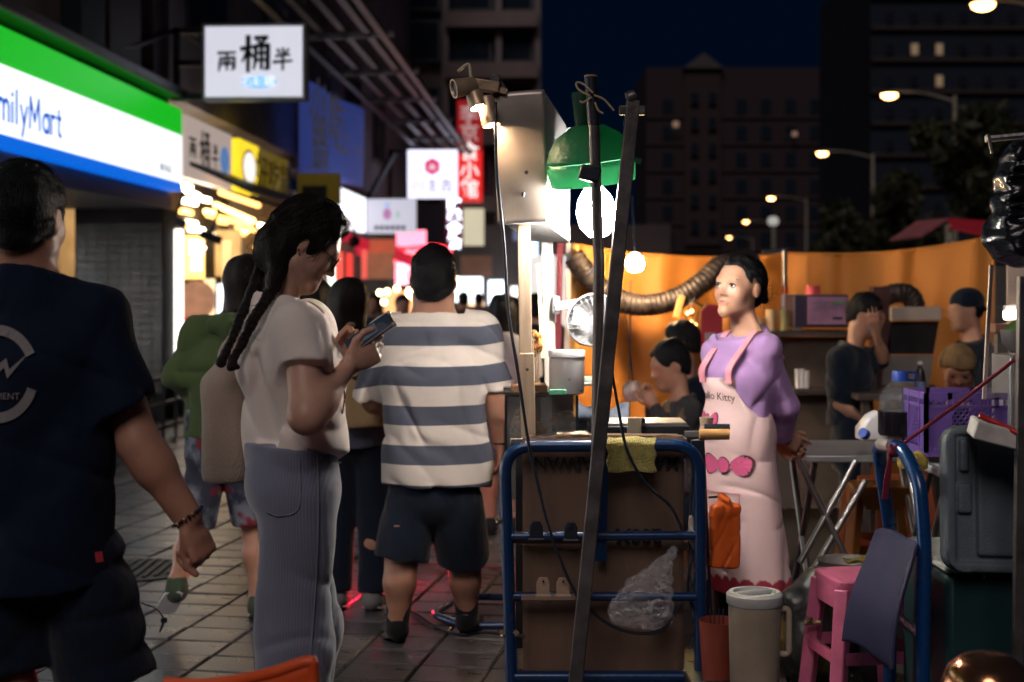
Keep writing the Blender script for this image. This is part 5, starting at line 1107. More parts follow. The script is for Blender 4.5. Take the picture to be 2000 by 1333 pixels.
s = Sdf((c.x - .07, c.y - .07, c.z + .03), (c.x + .07, c.y + .07, c.z + .14), .005); s.ell(c + V((0, 0, .08)), (.05, .05, .035), k=.01); s.ripple(.012, 4, lo=35, hi=70, stretch=(1, 1, 1)); link('lettuce', s.mesh('lettuce'), mat('lettuce', (.10, .26, .03), .5, var=.5, vscale=25), lu)
tk = thing('steel_cabinet', 'steel cabinet standing under the lettuce bowl', 'cabinet', P(1985, 740, 5.2)); MB().box((c.x + .05, 5.22, .845 + (c.z - .845) / 2 - .002), (.22, .2, c.z - .85)).build('box', mat('cabinet_steel', (.35, .36, .38), .35, .6), tk, bevel=.005)
MB().box((c.x - .02, 5.115, c.z - .09), (.05, .01, .07)).build('door_pull', steel, tk)
rbx = thing('red_box', 'flat reddish wooden box on the right hand counter', 'box', P(1950, 640, 5.5)); MB().box(P(1955, 641, 5.6), (.07, .08, .035)).build('box', mat('red_wood', (.3, .1, .06), .5), rbx, bevel=.003); MB().bar(P(1955, 652, 5.6), V((P(1955, 0, 5.6).x, 5.6, 0)), .04, .04).build('stand', dsteel, rbx)
vp = thing('steel_upright', 'dark steel upright at the right picture edge', 'pole', P(1992, 1400, 4.1)); MB().bar(P(1998, 540, 4.1), P(1985, 1445, 4.1), .028, .028, up=V((0, 1, 0))).build('tube', dsteel, vp, bevel=.003)
# copper dome and orange chair nearest the camera
cd = thing('copper_bowl', 'shiny copper toned bowl at the bottom right corner', 'bowl', P(1930, 1400, 3.2)); c = P(1928, 1355, 3.25)
MB().lathe([(0, .095), (.03, .093), (.06, .083), (.085, .062), (.1, .03), (.104, 0), (.11, -.006), (.108, -.01)], c, seg=40).build('dome', mat('copper', (.62, .28, .14), .18, .95, var=.15, vscale=4, bump=.05), cd, smooth=60)
cs = thing('bowl_stand', 'dark stand under the copper bowl', 'stand', V((c.x, c.y, 0))); MB().box((c.x, c.y, c.z / 2 - .01), (.26, .26, c.z - .022)).build('stand', rubber, cs, bevel=.01)
oc = thing('plastic_chair', 'orange red plastic chair back at the bottom edge', 'chair', P(500, 1500, 3.0)); om = mat('orange_chair', (.72, .10, .025), .38, var=.1, bump=.1)
c0 = P(590, 1283, 3.0)
def chairback(i, j):
    x = -.30 + .33 * i; lift = .075 * i ** 1.6
    return V((c0.x + x, 2.95 + .10 * (1 - i) ** 2 + .06 * (1 - j), c0.z - .068 + lift - .34 * (1 - j)))
MB().grid(chairback, 20, 12).build('backrest', om, oc, smooth=70, solid=.012)
MB().tube(catmull([chairback(0, 1), chairback(.25, 1), chairback(.5, 1), chairback(.75, 1), chairback(.97, 1), chairback(1, .93), chairback(1.0, .6)], 6), .012, 8).build('rolled_edge', om, oc, smooth=70)
MB().box((c0.x - .13, 2.78, c0.z - .34), (.36, .36, .03), rotm(3, 0, 0)).build('seat', om, oc, bevel=.012)
for x in (-.28, .02):
    for y in (2.65, 2.93): MB().bar((c0.x + x, y, c0.z - .34), (c0.x + x * 1.1, y, 0), .035, .035).build('leg', om, oc)
# ------------------------------------------------------------------ eating area at the back
tarp = mat('orange_tarp', (.66, .25, .045), .6, var=.12, vscale=1.5, bump=.15, bscale=12)
def tarpf(u0, v0, d0, u1, v1, d1, seed, zb=0.02):
    rnd = random.Random(seed); ph = [rnd.uniform(0, 6) for _ in range(6)]
    A, B = P(u0, v0, d0), P(u1, v1, d1)
    def f(i, j):
        p = A * (1 - i) + B * i; top = p.z - .05 * math.sin(i * math.pi) * 1.0
        z_ = zb + (top - zb) * j
        y = .025 * math.sin(i * 19 + ph[0] + j * 2) + .018 * math.sin(i * 37 + ph[1] - j * 3) + .05 * math.sin(i * 5 + ph[2]) * (1 - j) + .012 * math.sin(j * 12 + i * 7)
        return V((p.x, p.y + y, z_))
    return f
for k, (a_, lab) in enumerate([((1118, 478, 9.3, 1537, 497, 9.75, 1), 'orange tarpaulin wall left of the joint pole'), ((1532, 495, 9.78, 1945, 462, 9.2, 2), 'orange tarpaulin wall right of the joint pole')]):
    t = thing('tarpaulin_wall', lab, 'tarpaulin', P(a_[0], 900, 9.5), 'orange tarpaulin walls')
    MB().grid(tarpf(*a_), 60, 24).build('sheet', tarp, t, smooth=70)
    MB().tube([tarpf(*a_)(i / 20, 1) for i in range(21)], .012, 6).build('hem', tarp, t)
jp = thing('tarp_pole', 'white and orange pole at the joint of the tarpaulins', 'pole', P(1532, 600, 9.55))
MB().tube([V((P(1532, 0, 9.55).x, 9.55, 0)), P(1532, 490, 9.55)], .016, 10).build('tube', steel, jp, smooth=60)
MB().tube([P(1532, 600, 9.5), P(1533, 575, 9.5)], .022, 10).build('white_sleeve', whitep, jp); MB().tube([P(1533, 575, 9.5), P(1533, 560, 9.5)], .022, 10).build('orange_sleeve', mat('orange_sleeve', (.7, .15, .04), .5), jp)
MB().bar(P(1490, 494, 9.6), P(1540, 488, 9.6), .04, .03).build('top_clamp', rubber, jp)
le = thing('tarp_edge_pole', 'bright edge pole at the left end of the tarpaulin', 'pole', P(1120, 700, 9.2)); MB().tube([V((P(1120, 0, 9.2).x, 9.2, 0)), P(1122, 478, 9.2)], .03, 10).build('tube', mat('orange_pole', (.7, .35, .1), .5), le, smooth=60)
wbn = thing('stall_cloth', 'maroon and white cloth strip hanging left of the tarpaulin', 'cloth', P(1100, 700, 9.0))
for (u0, u1, m_) in [(1082, 1100, mat('maroon_cloth', (.16, .03, .06), .8)), (1100, 1116, mat('grey_white_cloth', (.4, .38, .4), .8))]:
    MB().add([P(u0 + 6, 475, 9.1), P(u1, 475, 9.1), P(u1 - 6, 770, 9.1), P(u0, 770, 9.1)], [(0, 1, 2, 3)]).build('strip', m_, wbn, solid=.02)
duct_m = mat('grey_duct', (.042, .032, .030), .5, .4, var=.2, vscale=8)
def duct(label, pts, r, pitch, name='flexible_duct'):
    path = catmull(pts, 40); L = [0]
    for a_, b_ in zip(path, path[1:]): L.append(L[-1] + (b_ - a_).length)
    rr = [r * (1 + .035 * math.sin(l / pitch * 6.283)) for l in L]
    t = thing(name, label, 'duct', pts[0]); MB().tube(path, rr, 16).build('hose', duct_m, t, smooth=60); return t, path
duct('long sagging ribbed duct along the orange tarpaulin', [P(1120, 500, 9.1), P(1160, 552, 9.1), P(1215, 588, 9.05), P(1265, 596, 9.0), P(1325, 582, 9.0), P(1375, 550, 9.0), P(1410, 520, 9.05), P(1470, 510, 9.2)], .07, .032)
duct('short ribbed steel duct arching into the hood', [P(1700, 600, 8.9), P(1720, 585, 8.85), P(1745, 574, 8.8), P(1770, 574, 8.8), P(1784, 588, 8.8), P(1786, 602, 8.8)], .062, .028)
# bulb on the tarp
bb = thing('tarp_bulb', 'warm bare bulb blazing in front of the orange tarpaulin', 'bulb', P(1240, 515, 8.7)); c = P(1240, 514, 8.7)
MB().lathe([(0, -.055), (.04, -.045), (.055, -.01), (.045, .03), (.02, .055), (0, .06)], c, seg=18).build('globe', glow('tarp_bulb', (1, .70, .38), 420), bb, smooth=60)
MB().tube([c + V((0, 0, .06)), c + V((.0, .2, .42))], .006, 6).build('cord', rubber, bb); MB().tube([c + V((0, .3, -.1)), c + V((-.01, .35, -1.2))], .005, 6).build('tail_cord', rubber, bb)
# counter with shelf, machine, cups, hood
kc = thing('kitchen_shelf', 'dark two tier kitchen shelf against the tarpaulin', 'shelf', P(1580, 900, 8.9)); dkw = mat('dark_shelf', (.06, .045, .04), .7, var=.2)
for v, u0, u1 in ((651, 1470, 1665), (764, 1545, 1650)): 
    a_, b_ = P(u0, v, 8.9), P(u1, v, 8.9); MB().box(((a_.x + b_.x) / 2, 8.95, a_.z), (b_.x - a_.x, .36, .03)).build('board', dkw, kc)
for u in (1476, 1660): MB().bar(V((P(u, 0, 9.05).x, 9.05, 0)), P(u, 645, 9.05), .05, .05).build('upright', dkw, kc)
a_, b_ = P(1480, 0, 9.1), P(1655, 0, 9.1); MB().box(((a_.x + b_.x) / 2, 9.14, .62), (b_.x - a_.x, .03, 1.1)).build('back_panel', mat('shelf_back', (.13, .10, .085), .6, var=.2), kc)
cup = mat('paper_cup', (.5, .36, .22), .6)
for k, (u, v, h) in enumerate([(1506, 646, .13), (1530, 646, .13), (1553, 646, .07), (1561, 646, .07), (1482, 646, .08), (1558, 759, .12), (1566, 759, .12), (1575, 759, .11)]):
    c = P(u, v, 8.85); t = thing('cup_stack', ['stack of brown paper cups left on the top shelf', 'stack of olive cups beside the brown ones', 'steel shaker on the top shelf, left one', 'steel shaker on the top shelf beside the machine', 'low cup at the left shelf end', 'pale cup stack on the lower shelf, left one', 'pale cup stack in the middle of the lower shelf', 'pale cup stack on the lower shelf, right one'][k], 'cups', c, 'cups on the kitchen shelf')
    m_ = cup if k in (0, 4) else mat('olive_cup', (.32, .28, .12), .6) if k == 1 else steel if k in (2, 3) else whitep
    r_ = .034 if k < 2 or k == 4 else .018
    MB().lathe([(0, 0), (r_ * .85, 0), (r_, h), (r_ * .92, h), (r_ * .8, .01)], c, seg=18).build('cup', m_, t, smooth=40); MB().lathe([(r_, h - .01), (r_ * 1.05, h - .008), (r_ * 1.05, h), (r_, h)], c, seg=18).build('rim', m_, t, smooth=40)
mw = thing('microwave_oven', 'dark microwave oven with a pinkish printed door', 'microwave', P(1605, 645, 8.8)); a_, b_ = P(1552, 640, 8.75), P(1658, 576, 8.75)
MB().box(((a_.x + b_.x) / 2, 8.92, (a_.z + b_.z) / 2), (b_.x - a_.x, .32, b_.z - a_.z)).build('case', mat('oven_case', (.03, .025, .05), .4), mw, bevel=.008)
a2, b2 = P(1578, 634, 8.75), P(1654, 580, 8.75); MB().box(((a2.x + b2.x) / 2, 8.753, (a2.z + b2.z) / 2), (b2.x - a2.x, .012, b2.z - a2.z)).build('door', mat('oven_door', (.34, .18, .30), .35, var=.3, vscale=9), mw)
for k in range(9):
    for r in range(2):
        MB().box(P(1592 + k * 5, 592 + r * 10, 8.742), (.008, .004, .02)).build('print_mark', mat('grey_mark', (.2, .15, .2), .5), mw)
MB().box(P(1636, 592, 8.742), (.07, .004, .02)).build('display', mat('display_green', (.1, .3, .14), .4), mw); MB().box(P(1636, 622, 8.742), (.06, .006, .014)).build('handle', rubber, mw)
rdb = thing('red_tin', 'pinkish red tin on top of the microwave', 'tin', P(1587, 575, 8.85)); MB().lathe([(0, 0), (.045, 0), (.045, .06), (0, .06)], P(1587, 577, 8.85), seg=20).build('tin', mat('tin_red', (.6, .08, .10), .5), rdb, smooth=40)
hk = thing('range_hood', 'pale fronted steel range hood with a dark opening', 'hood', P(1780, 720, 8.7)); a_, b_ = P(1738, 626, 8.6), P(1836, 600, 8.6)
MB().box(((a_.x + b_.x) / 2, 8.75, (a_.z + b_.z) / 2), (b_.x - a_.x, .36, b_.z - a_.z)).build('fascia', mat('hood_pale', (.42, .36, .30), .5, var=.1), hk, bevel=.005)
MB().add([P(1740, 628, 8.62), P(1833, 628, 8.62), P(1822, 692, 8.62), P(1730, 692, 8.62)], [(0, 1, 2, 3)]).build('opening', mat('hood_shade', (.008, .007, .01), .5), hk, solid=.02)  # near-black sheet, the shade inside the hood put into its colour
MB().add([P(1726, 694, 8.61), P(1822, 694, 8.61), P(1814, 752, 8.61), P(1722, 752, 8.61)], [(0, 1, 2, 3)]).build('splash_plate', mat('splash_steel', (.36, .33, .30), .35, .6, var=.15), hk, solid=.02)
MB().box(P(1718, 660, 8.66), (.10, .1, .62)).build('side_panel', mat('dark_red_side', (.06, .022, .02), .6), hk)
for u in (1730, 1818): MB().bar(V((P(u, 0, 8.72).x, 8.72, 0)), P(u, 752, 8.72), .04, .04).build('leg', steel, hk)
dn = thing('dining_table', 'low dark dining table under the range hood', 'table', P(1770, 900, 8.0)); a_, b_ = P(1660, 0, 8.0), P(1860, 0, 8.0)
MB().box(((a_.x + b_.x) / 2, 8.05, .88), (b_.x - a_.x, .5, .03)).build('tabletop', dkw, dn)
for x in (a_.x + .05, b_.x - .05):
    for y in (7.85, 8.25): MB().bar((x, y, 0), (x, y, .87), .04, .04).build('leg', dkw, dn)
sb = thing('soda_bottle', 'dark soda bottle with pale label on the dining table', 'bottle', P(1797, 752, 8.0)); c = P(1797, 0, 8.0); c.z = .896
MB().lathe([(0, 0), (.03, 0), (.032, .01), (.03, .09), (.026, .11), (.012, .14), (.012, .155)], c, seg=18).build('bottle', mat('cola_dark', (.02, .01, .015), .15), sb, smooth=50); MB().lathe([(.0325, .02), (.0328, .06)], c, seg=18).build('label', mat('label_blue', (.12, .16, .3), .5), sb); MB().lathe([(0, .155), (.014, .155), (.014, .172), (0, .172)], c, seg=14).build('cap', whitep, sb)
# small things near the seated diners
sn = thing('payment_stand', 'red pay stand with a blank white card near the diners', 'sign', P(1390, 700, 8.0))
MB().prism([(-.055, -.14), (.055, -.14), (.06, .12), (.03, .16), (-.03, .16), (-.06, .12)], P(1390, 650, 8.0), V((1, 0, 0)), V((0, 0, 1)), -.02).build('board', mat('stand_red', (.35, .015, .03), .5), sn, bevel=.005)
MB().box(P(1387, 665, 7.97), (.06, .006, .085)).build('card', mat('card_grey', (.4, .36, .35), .6), sn); MB().bar(P(1390, 700, 8.0), V((P(1390, 0, 8).x, 8.0, 0)), .03, .03).build('stem', dsteel, sn)
fl = glow('fairy_light', (1, .55, .22), 5)
for k, (u, v) in enumerate([(1343, 612), (1351, 608), (1338, 633), (1350, 630), (1358, 635)]):
    c = P(u, v, 8.4); t = thing('fairy_light', ['upper left fairy light above the diners', 'upper right fairy light above the diners', 'lower left fairy light above the diners', 'middle fairy light above the diners', 'lower right fairy light above the diners'][k], 'bulb', c, 'fairy lights near the diners')
    MB().lathe([(0, -.014), (.014, 0), (0, .014)], c, seg=10).build('globe', fl, t, smooth=60); MB().tube([c, c + V((.02, .02, .08))], .003, 5).build('wire', rubber, t)
lt = thing('light_tube', 'short orange tube lamp hanging near the diners', 'lamp', P(1326, 600, 8.5)); MB().tube([P(1332, 578, 8.5), P(1320, 620, 8.5)], .02, 10).build('tube', glow('orange_tube', (1, .42, .10), 1.3), lt, smooth=60); MB().tube([P(1332, 578, 8.5), P(1375, 600, 8.6)], .006, 5).build('wire', dsteel, lt)
for k, (u, v) in enumerate([(1236, 760), (1243, 772)]):
    pass
ktl = thing('paper_lantern', 'small grey hanging jar lamp beside the seated diner', 'jar', P(1236, 770, 7.6)); c = P(1236, 765, 7.6)
MB().lathe([(0, -.05), (.04, -.05), (.052, -.02), (.05, .03), (.03, .055), (0, .055)], c, seg=18).build('jar', mat('jar_grey', (.35, .28, .26), .3, .3, var=.3), ktl, smooth=50)
MB().tube([c + V((0, 0, .05)), c + V((0, .6, .5))], .004, 5).build('cord', rubber, ktl)

rl_ = thing('signal_lamp', 'small red signal lamp glowing on the paving behind the striped man', 'lamp', P(757, 1145, 7.0)); c = P(752, 1140, 7.0); c.z = .085
MB().lathe([(0, -.05), (.035, -.05), (.035, 0), (.03, .03), (0, .04)], c, seg=16).build('lens', glow('signal_red', (1, .01, .05), 110), rl_, smooth=50); MB().lathe([(0, -.07), (.045, -.07), (.045, -.05), (0, -.05)], c, seg=16).build('base', rubber, rl_)
fl_ = thing('folded_trolley', 'dark blue tube frame lying on the paving by the cart', 'trolley', P(900, 1215, 6.3)); g0 = [(1000, 1180), (905, 1178), (842, 1214), (905, 1236), (1000, 1236)]
MB().tube(rounded([V((P(u, v, 4084 / (v - HY)).x, 4084 / (v - HY), .03)) for u, v in g0], .08, 5), .016, 10).build('tube', tb, fl_, smooth=60)
ho = thing('floor_hose', 'pale hose looping over the paving beyond the striped man', 'hose', P(850, 1090, 7.8)); g0 = [(990, 1115), (900, 1112), (850, 1106), (820, 1090), (835, 1070), (890, 1062), (960, 1068)]
MB().tube(catmull([V((P(u, v, 4084 / (v - HY)).x, 4084 / (v - HY), .02)) for u, v in g0], 8), .013, 8).build('hose', mat('hose_grey', (.16, .13, .14), .4), ho, smooth=60)
cb_ = thing('floor_cable', 'thin dark cable trailing across the paving to the cart', 'cable', P(900, 1250, 6.0)); g0 = [(800, 1195), (850, 1228), (900, 1245), (940, 1240), (1000, 1245)]
MB().tube(catmull([V((P(u, v, 4084 / (v - HY)).x, 4084 / (v - HY), .01)) for u, v in g0], 8), .006, 6).build('cable', rubber, cb_, smooth=60)
# ------------------------------------------------------------------ people
def skin_mat(name, col, lip=(.42, .16, .14), rough=.45):
    m = mat(name, col, rough, var=.10, vscale=14, bump=.12, bscale=160, sss=.12)
    b = bsdf(m); N = m.node_tree; old = b.inputs['Base Color'].links[0].from_socket
    a = N.nodes.new('ShaderNodeAttribute'); a.attribute_name = 'lip'; mx = N.nodes.new('ShaderNodeMix'); mx.data_type = 'RGBA'
    N.links.new(a.outputs['Fac'], mx.inputs[0]); N.links.new(old, mx.inputs[6]); mx.inputs[7].default_value = (*lip, 1); N.links.new(mx.outputs[2], b.inputs['Base Color'])
    return m
SK = skin_mat('skin_light', (.50, .29, .21)); SK2 = skin_mat('skin_tan', (.42, .215, .145)); SK3 = skin_mat('skin_pale', (.52, .285, .19), lip=(.5, .2, .18), rough=.36)
def hair_mat(name, col, rough=.55):
    return mat(name, col, rough, var=.35, vscale=9, bump=.7, bscale=90, stretch=(3, 3, .5), spec=.22)
HB = hair_mat('hair_black', (.005, .005, .007)); HBr = hair_mat('hair_dark_brown', (.010, .0065, .006)); HBl = hair_mat('hair_blond', (.30, .19, .09))
class Human:
    def __init__(s, root, f, H=1.65, hf=None, hu=None, hsc=1.0, **over):
        s.root = V(root); s.f = V((f[0], f[1], 0)).normalized(); s.r = V((s.f.y, -s.f.x, 0)); s.H = H; u = V((0, 0, 1))
        L = lambda x, y, z: s.root + (s.r * x + s.f * y + u * z) * H
        s.L = L
        s.J = dict(pelvis=L(0, 0, .53), waist=L(0, 0, .62), chest=L(0, 0, .735), neck=L(0, -.008, .845), head=L(0, .012, .935),
                   sR=L(.108, -.005, .808), sL=L(-.108, -.005, .808), eR=L(.135, -.015, .63), eL=L(-.135, -.015, .63), wR=L(.145, .03, .485), wL=L(-.145, .03, .485),
                   hR=L(.05, 0, .51), hL=L(-.05, 0, .51), kR=L(.055, .01, .28), kL=L(-.055, .01, .28), aR=L(.055, -.012, .045), aL=L(-.055, -.012, .045), toeR=L(.065, .085, .015), toeL=L(-.065, .085, .015))
        s.J.update({k: V(v) for k, v in over.items()})
        s.hf = V(hf).normalized() if hf else s.f.copy()
        up = V(hu) if hu else V((0, 0, 1)); up = up - s.hf * up.dot(s.hf); s.hu = up.normalized(); s.hr = s.hf.cross(s.hu); s.hs = H * .13 / .215 * hsc
        s.HM = Matrix((s.hr, s.hf, s.hu)).transposed()
    def hp(s, x, y, z): return s.J['head'] + (s.hr * x + s.hf * y + s.hu * z) * s.hs
    def head(s, d, ears=.9, jaw=1.0, wide=1.0, nose=1.0, brow=1.0):
        h, q, M = s.hp, s.hs, s.HM
        d.ell(h(0, -.012, .032), (.073 * q * wide, .093 * q, .082 * q), M, k=.03); d.ell(h(0, .022, -.02), (.060 * q * wide, .066 * q, .086 * q), M, k=.04)
        for e in (-1, 1):
            d.cap(h(.047 * e * wide * (.5 + jaw / 2), -.002, -.06 + .02 * (1 - jaw)), h(.012 * e * jaw, .066, -.094), .022 * q * jaw, .018 * q * (.4 + .6 * jaw), k=.035); d.ell(h(.038 * e * wide, .052, -.028), (.022 * q, .022 * q, .024 * q), M, k=.03)
        d.ell(h(0, .072, -.094), (.018 * q, .015 * q, .015 * q), M, k=.02)
        d.cap(h(-.036, .073, .021), h(.036, .073, .021), .012 * q * brow, .012 * q * brow, k=.025)
        for e in (-1, 1): d.ell(h(.032 * e, .097, .001), (.019 * q, .014 * q, .010 * q), M, k=.014, op='s')
        d.cap(h(0, .083 - .003 * (1 - nose) * 10, .008), h(0, .104 - .006 * (1 - nose) * 5, -.030), .0075 * q * nose, .0115 * q * nose, k=.014)
        for e in (-1, 1): d.ell(h(.0125 * e * nose, .094 - .012 * (1 - nose) * 3, -.034), (.0085 * q * nose, .009 * q * nose, .0075 * q * nose), M, k=.006)
        for e in (-1, 1): d.cap(h(.021 * e, .080, -.060), h(.004 * e, .0915, -.0555), .004 * q, .0055 * q, k=.006)
        d.cap(h(-.011, .0865, -.0675), h(.011, .0865, -.0675), .0056 * q, .0056 * q, k=.008)
        d.cap(h(-.02, .091, -.0615), h(.02, .091, -.0615), .0018, .0018, k=.004, op='s')
        if ears:
            for e in (-1, 1):
                d.ell(h(.074 * e * wide, -.012, -.006), (.010 * q * ears, .020 * q * ears, .032 * q * ears), M, k=.008); d.ell(h(.086 * e * wide, -.006, .002), (.007 * q, .010 * q * ears, .016 * q * ears), M, k=.005, op='s')
    def neck(s, d, r=.054, trap=.03):
        q = s.hs; d.con(s.J['neck'] - V((0, 0, .05)), s.hp(0, -.018, -.045), (r * 1.1 * q, r * q), (r * .92 * q, r * .95 * q), s.r, k=.035)
        for e in (-1, 1): d.cap(s.hp(.03 * e, -.02, -.08), s.J['neck'] + s.r * e * .075 * s.H / 1.65 - V((0, 0, .03)), trap * q, trap * q, k=.04)
    def arm(s, d, e, ru=.045, re=.036, rw=.025, elb=True):
        S, E, Wt = s.J['s' + e], s.J['e' + e], s.J['w' + e]; d.cap(S, E, ru, re, k=.03)
        ax = (Wt - E); d.cap(E, E + ax * .3, re, re * 1.03, k=.03); d.con(E + ax * .25, Wt, (re * 1.03, re * .98), (rw * 1.15, rw * .85), s.r, k=.03)
    def leg(s, d, e, rt=.082, rk=.052, ra=.034):
        h, k_, a = s.J['h' + e], s.J['k' + e], s.J['a' + e]; d.cap(h, k_, rt, rk, k=.04); m = k_ + (a - k_) * .33 - s.f * .012; d.cap(k_, m, rk, rk * 1.02, k=.04); d.cap(m, a, rk * .98, ra, k=.04)
    def foot(s, d, e, w=.038, grow=0.0):
        a, t = s.J['a' + e], s.J['toe' + e]; heel = a - (t - a).normalized() * .035; heel.z = min(heel.z, a.z) - .005
        heel = a + V((0, 0, -a.z * 0)) - (t - a) * .28; 
        d.con(a - V((0, 0, .02)) - (t - a) * .15, t, (w * .85 + grow, .032 + grow), (w + grow, .022 + grow), s.r, k=.02); d.cap(a + V((0, 0, .03)), a - V((0, 0, .02)), .034 + grow, .036 + grow, k=.03)
    def torso(s, d, pw=.16, ww=.13, cw=.165, dp=.105, sh=.06):
        J = s.J; d.con(J['pelvis'], J['waist'], (pw, dp * 1.02), (ww, dp * .95), s.r, k=.06); d.con(J['waist'], J['chest'], (ww, dp * .95), (cw, dp), s.r, k=.06); d.con(J['chest'], J['neck'] - V((0, 0, .06)), (cw, dp), (cw * .62, dp * .62), s.r, k=.06)
        d.cap(J['sL'], J['sR'], sh, sh, k=.06)
    def bounds(s, pts, m):
        return [min(p[i] for p in pts) - m for i in range(3)], [max(p[i] for p in pts) + m for i in range(3)]
def hand(d, w, dirf, nrm, thumb, size=1.0, curl=(20, 30, 20), curls=None, tcurl=(25, 20), spread=3, tang=45, k=.005, tn=.25):
    """palm + five fingers. w wrist, dirf towards the fingers, nrm out of the palm, thumb = side the thumb is on"""
    dirf = V(dirf).normalized(); nrm = V(nrm); nrm = (nrm - dirf * nrm.dot(dirf)).normalized(); th = V(thumb); th = (th - dirf * th.dot(dirf) - nrm * th.dot(nrm)).normalized(); q = size; w = V(w)
    d.con(w, w + dirf * .045 * q, (.026 * q, .017 * q), (.034 * q, .015 * q), th, k=.015); d.con(w + dirf * .04 * q, w + dirf * .082 * q, (.034 * q, .015 * q), (.039 * q, .0125 * q), th, k=.012, cap=.6)
    ln = [(.044, .026, .021), (.049, .030, .022), (.045, .027, .021), (.035, .021, .018)]; off = [.029, .010, -.010, -.028]; rad = [.0088, .009, .0085, .0075]
    tips = []
    for i in range(4):
        c = curls[i] if curls else curl; p = w + dirf * (.088 - abs(off[i] - .01) * .22) * q + th * off[i] * q; a = 0; side = dirf.cross(nrm); sp = R(spread * (1.5 - i))
        base = (dirf * math.cos(sp) + th * math.sin(sp)).normalized(); r = rad[i] * q; d.cap(p - dirf * .02 * q, p, r * 1.05, r * 1.1, k=.008)
        for j in range(3):
            a += R(c[j]); dd = base * math.cos(a) + nrm * math.sin(a); p2 = p + dd * ln[i][j] * q; d.cap(p, p2, r * (1 - .07 * j), r * (1 - .07 * (j + 1)), k=k); p = p2
        tips.append(p)
    p = w + dirf * .022 * q + th * .022 * q + nrm * .004 * q; a = R(tang); dd = (dirf * math.cos(a) + th * math.sin(a) + nrm * tn).normalized(); p2 = p + dd * .046 * q; d.cap(p, p2, .0145 * q, .0105 * q, k=.014)
    for j, l in enumerate((.033, .026)):
        c = R(tcurl[j]); dd = (dd * math.cos(c) + (dirf - dd * dirf.dot(dd)).normalized() * math.sin(c)).normalized(); p3 = p2 + dd * l * q; d.cap(p2, p3, .0102 * q, .0088 * q, k=k); p2 = p3
    return tips, p2
def lips(me, hm, vs):
    c = np.array(hm.hp(0, .088, -.0625)); hr, hf, hu = [np.array(v) for v in (hm.hr, hm.hf, hm.hu)]; p = vs - c; x, y, z = p @ hr, p @ hf, p @ hu
    q = hm.hs; m = np.clip(1.25 - np.sqrt((x / (.022 * q)) ** 2 + (y / (.02 * q)) ** 2 + (z / (.0115 * q)) ** 2), 0, .3) / .3; attr(me, 'lip', m * .55)
def eyes(hm, parent, col=(.02, .012, .008)):
    for e in (-1, 1):
        c = hm.hp(.0315 * e, .0748, .0012); r = .0128 * hm.hs
        b = MB().lathe([(r * math.sin(k * math.pi / 10), -r * math.cos(k * math.pi / 10)) for k in range(11)], c, axis=hm.hf, seg=16).build('eye', mat('eye_white', (.55, .50, .47), .15, var=0, bump=0), parent, smooth=60)
        MB().lathe([(.0062 * hm.hs, r * .86), (.0055 * hm.hs, r * .97), (0, r * 1.03)], c, axis=hm.hf, seg=14).build('iris', mat('iris_dark', col, .08, var=0, bump=0), b, smooth=60)
        lid = MB(); pts = [hm.hp(.0315 * e + x, .0755 + .0128 * math.cos(x * 62) , .0075 - 26 * x * x) for x in [k * .0034 - .017 for k in range(11)]]
        lid.tube(pts, [.0012 + .0016 * math.sin(k * math.pi / 10) for k in range(11)], 6).build('upper_lid', mat('lash_dark', (.035, .018, .014), .6, var=0, bump=0), b, smooth=60)
        pts = [hm.hp(.0315 * e + x * e, .0850 - 7 * x * x - .003 * (x > 0), .0245 + .12 * x - 9 * x * x) for x in [k * .0042 - .020 for k in range(11)]]
        MB().tube(pts, [.0008 + .0019 * math.sin(k * math.pi / 10) for k in range(11)], 6).build('eyebrow', mat('brow_brown', (.07, .04, .03), .8, var=0, bump=0), parent, smooth=60)
def short_hair(hm, m, parent, res=.006, grow=.010, top=.012, low=-.055, name='hair', fade=True, seed=1):
    h, q, M = hm.hp, hm.hs, hm.HM; lo, hi = hm.bounds([hm.J['head']], .16 * q); d = Sdf(lo, hi, res)
    d.ell(h(0, -.014, .036), ((.073 + grow) * q, (.093 + grow) * q, (.082 + grow + top * .5) * q), M, k=.02); d.ell(h(0, -.03, -.01), ((.070 + grow * .5) * q, (.080 + grow * .4) * q, .085 * q), M, k=.02)
    n = (hm.hu * -1 + hm.hf * .55).normalized(); p = h(0, -.0, low + .03); d.plane(p, n)
    n2 = (hm.hf + hm.hu * -.25).normalized(); d.plane(h(0, .068, .05), n2)
    for e in (-1, 1): d.ell(h(.078 * e, .004, -.012), (.022 * q, .026 * q, .036 * q), M, k=.006, op='s')
    d.ripple(.0035, seed, lo=30, hi=80, stretch=(1, 1, 1)); o = link(name, d.mesh(name), m, parent)
    if res <= .006: fuzz(o, 1400, .016, .0006, m, parent, seed, lambda p: -hm.hu + hm.hr * .3, lift=.001, segs=2, jit=.5, end=.005)
    return o
def strands(name, pts_list, r, m, parent):
    mb = MB()
    for pts in pts_list: mb.tube(pts, [r] * (len(pts) - 1) + [r * .3], 3, cap=False)
    o = mb.build(name, m, parent, smooth=80); o['kind'] = 'stuff'; return o
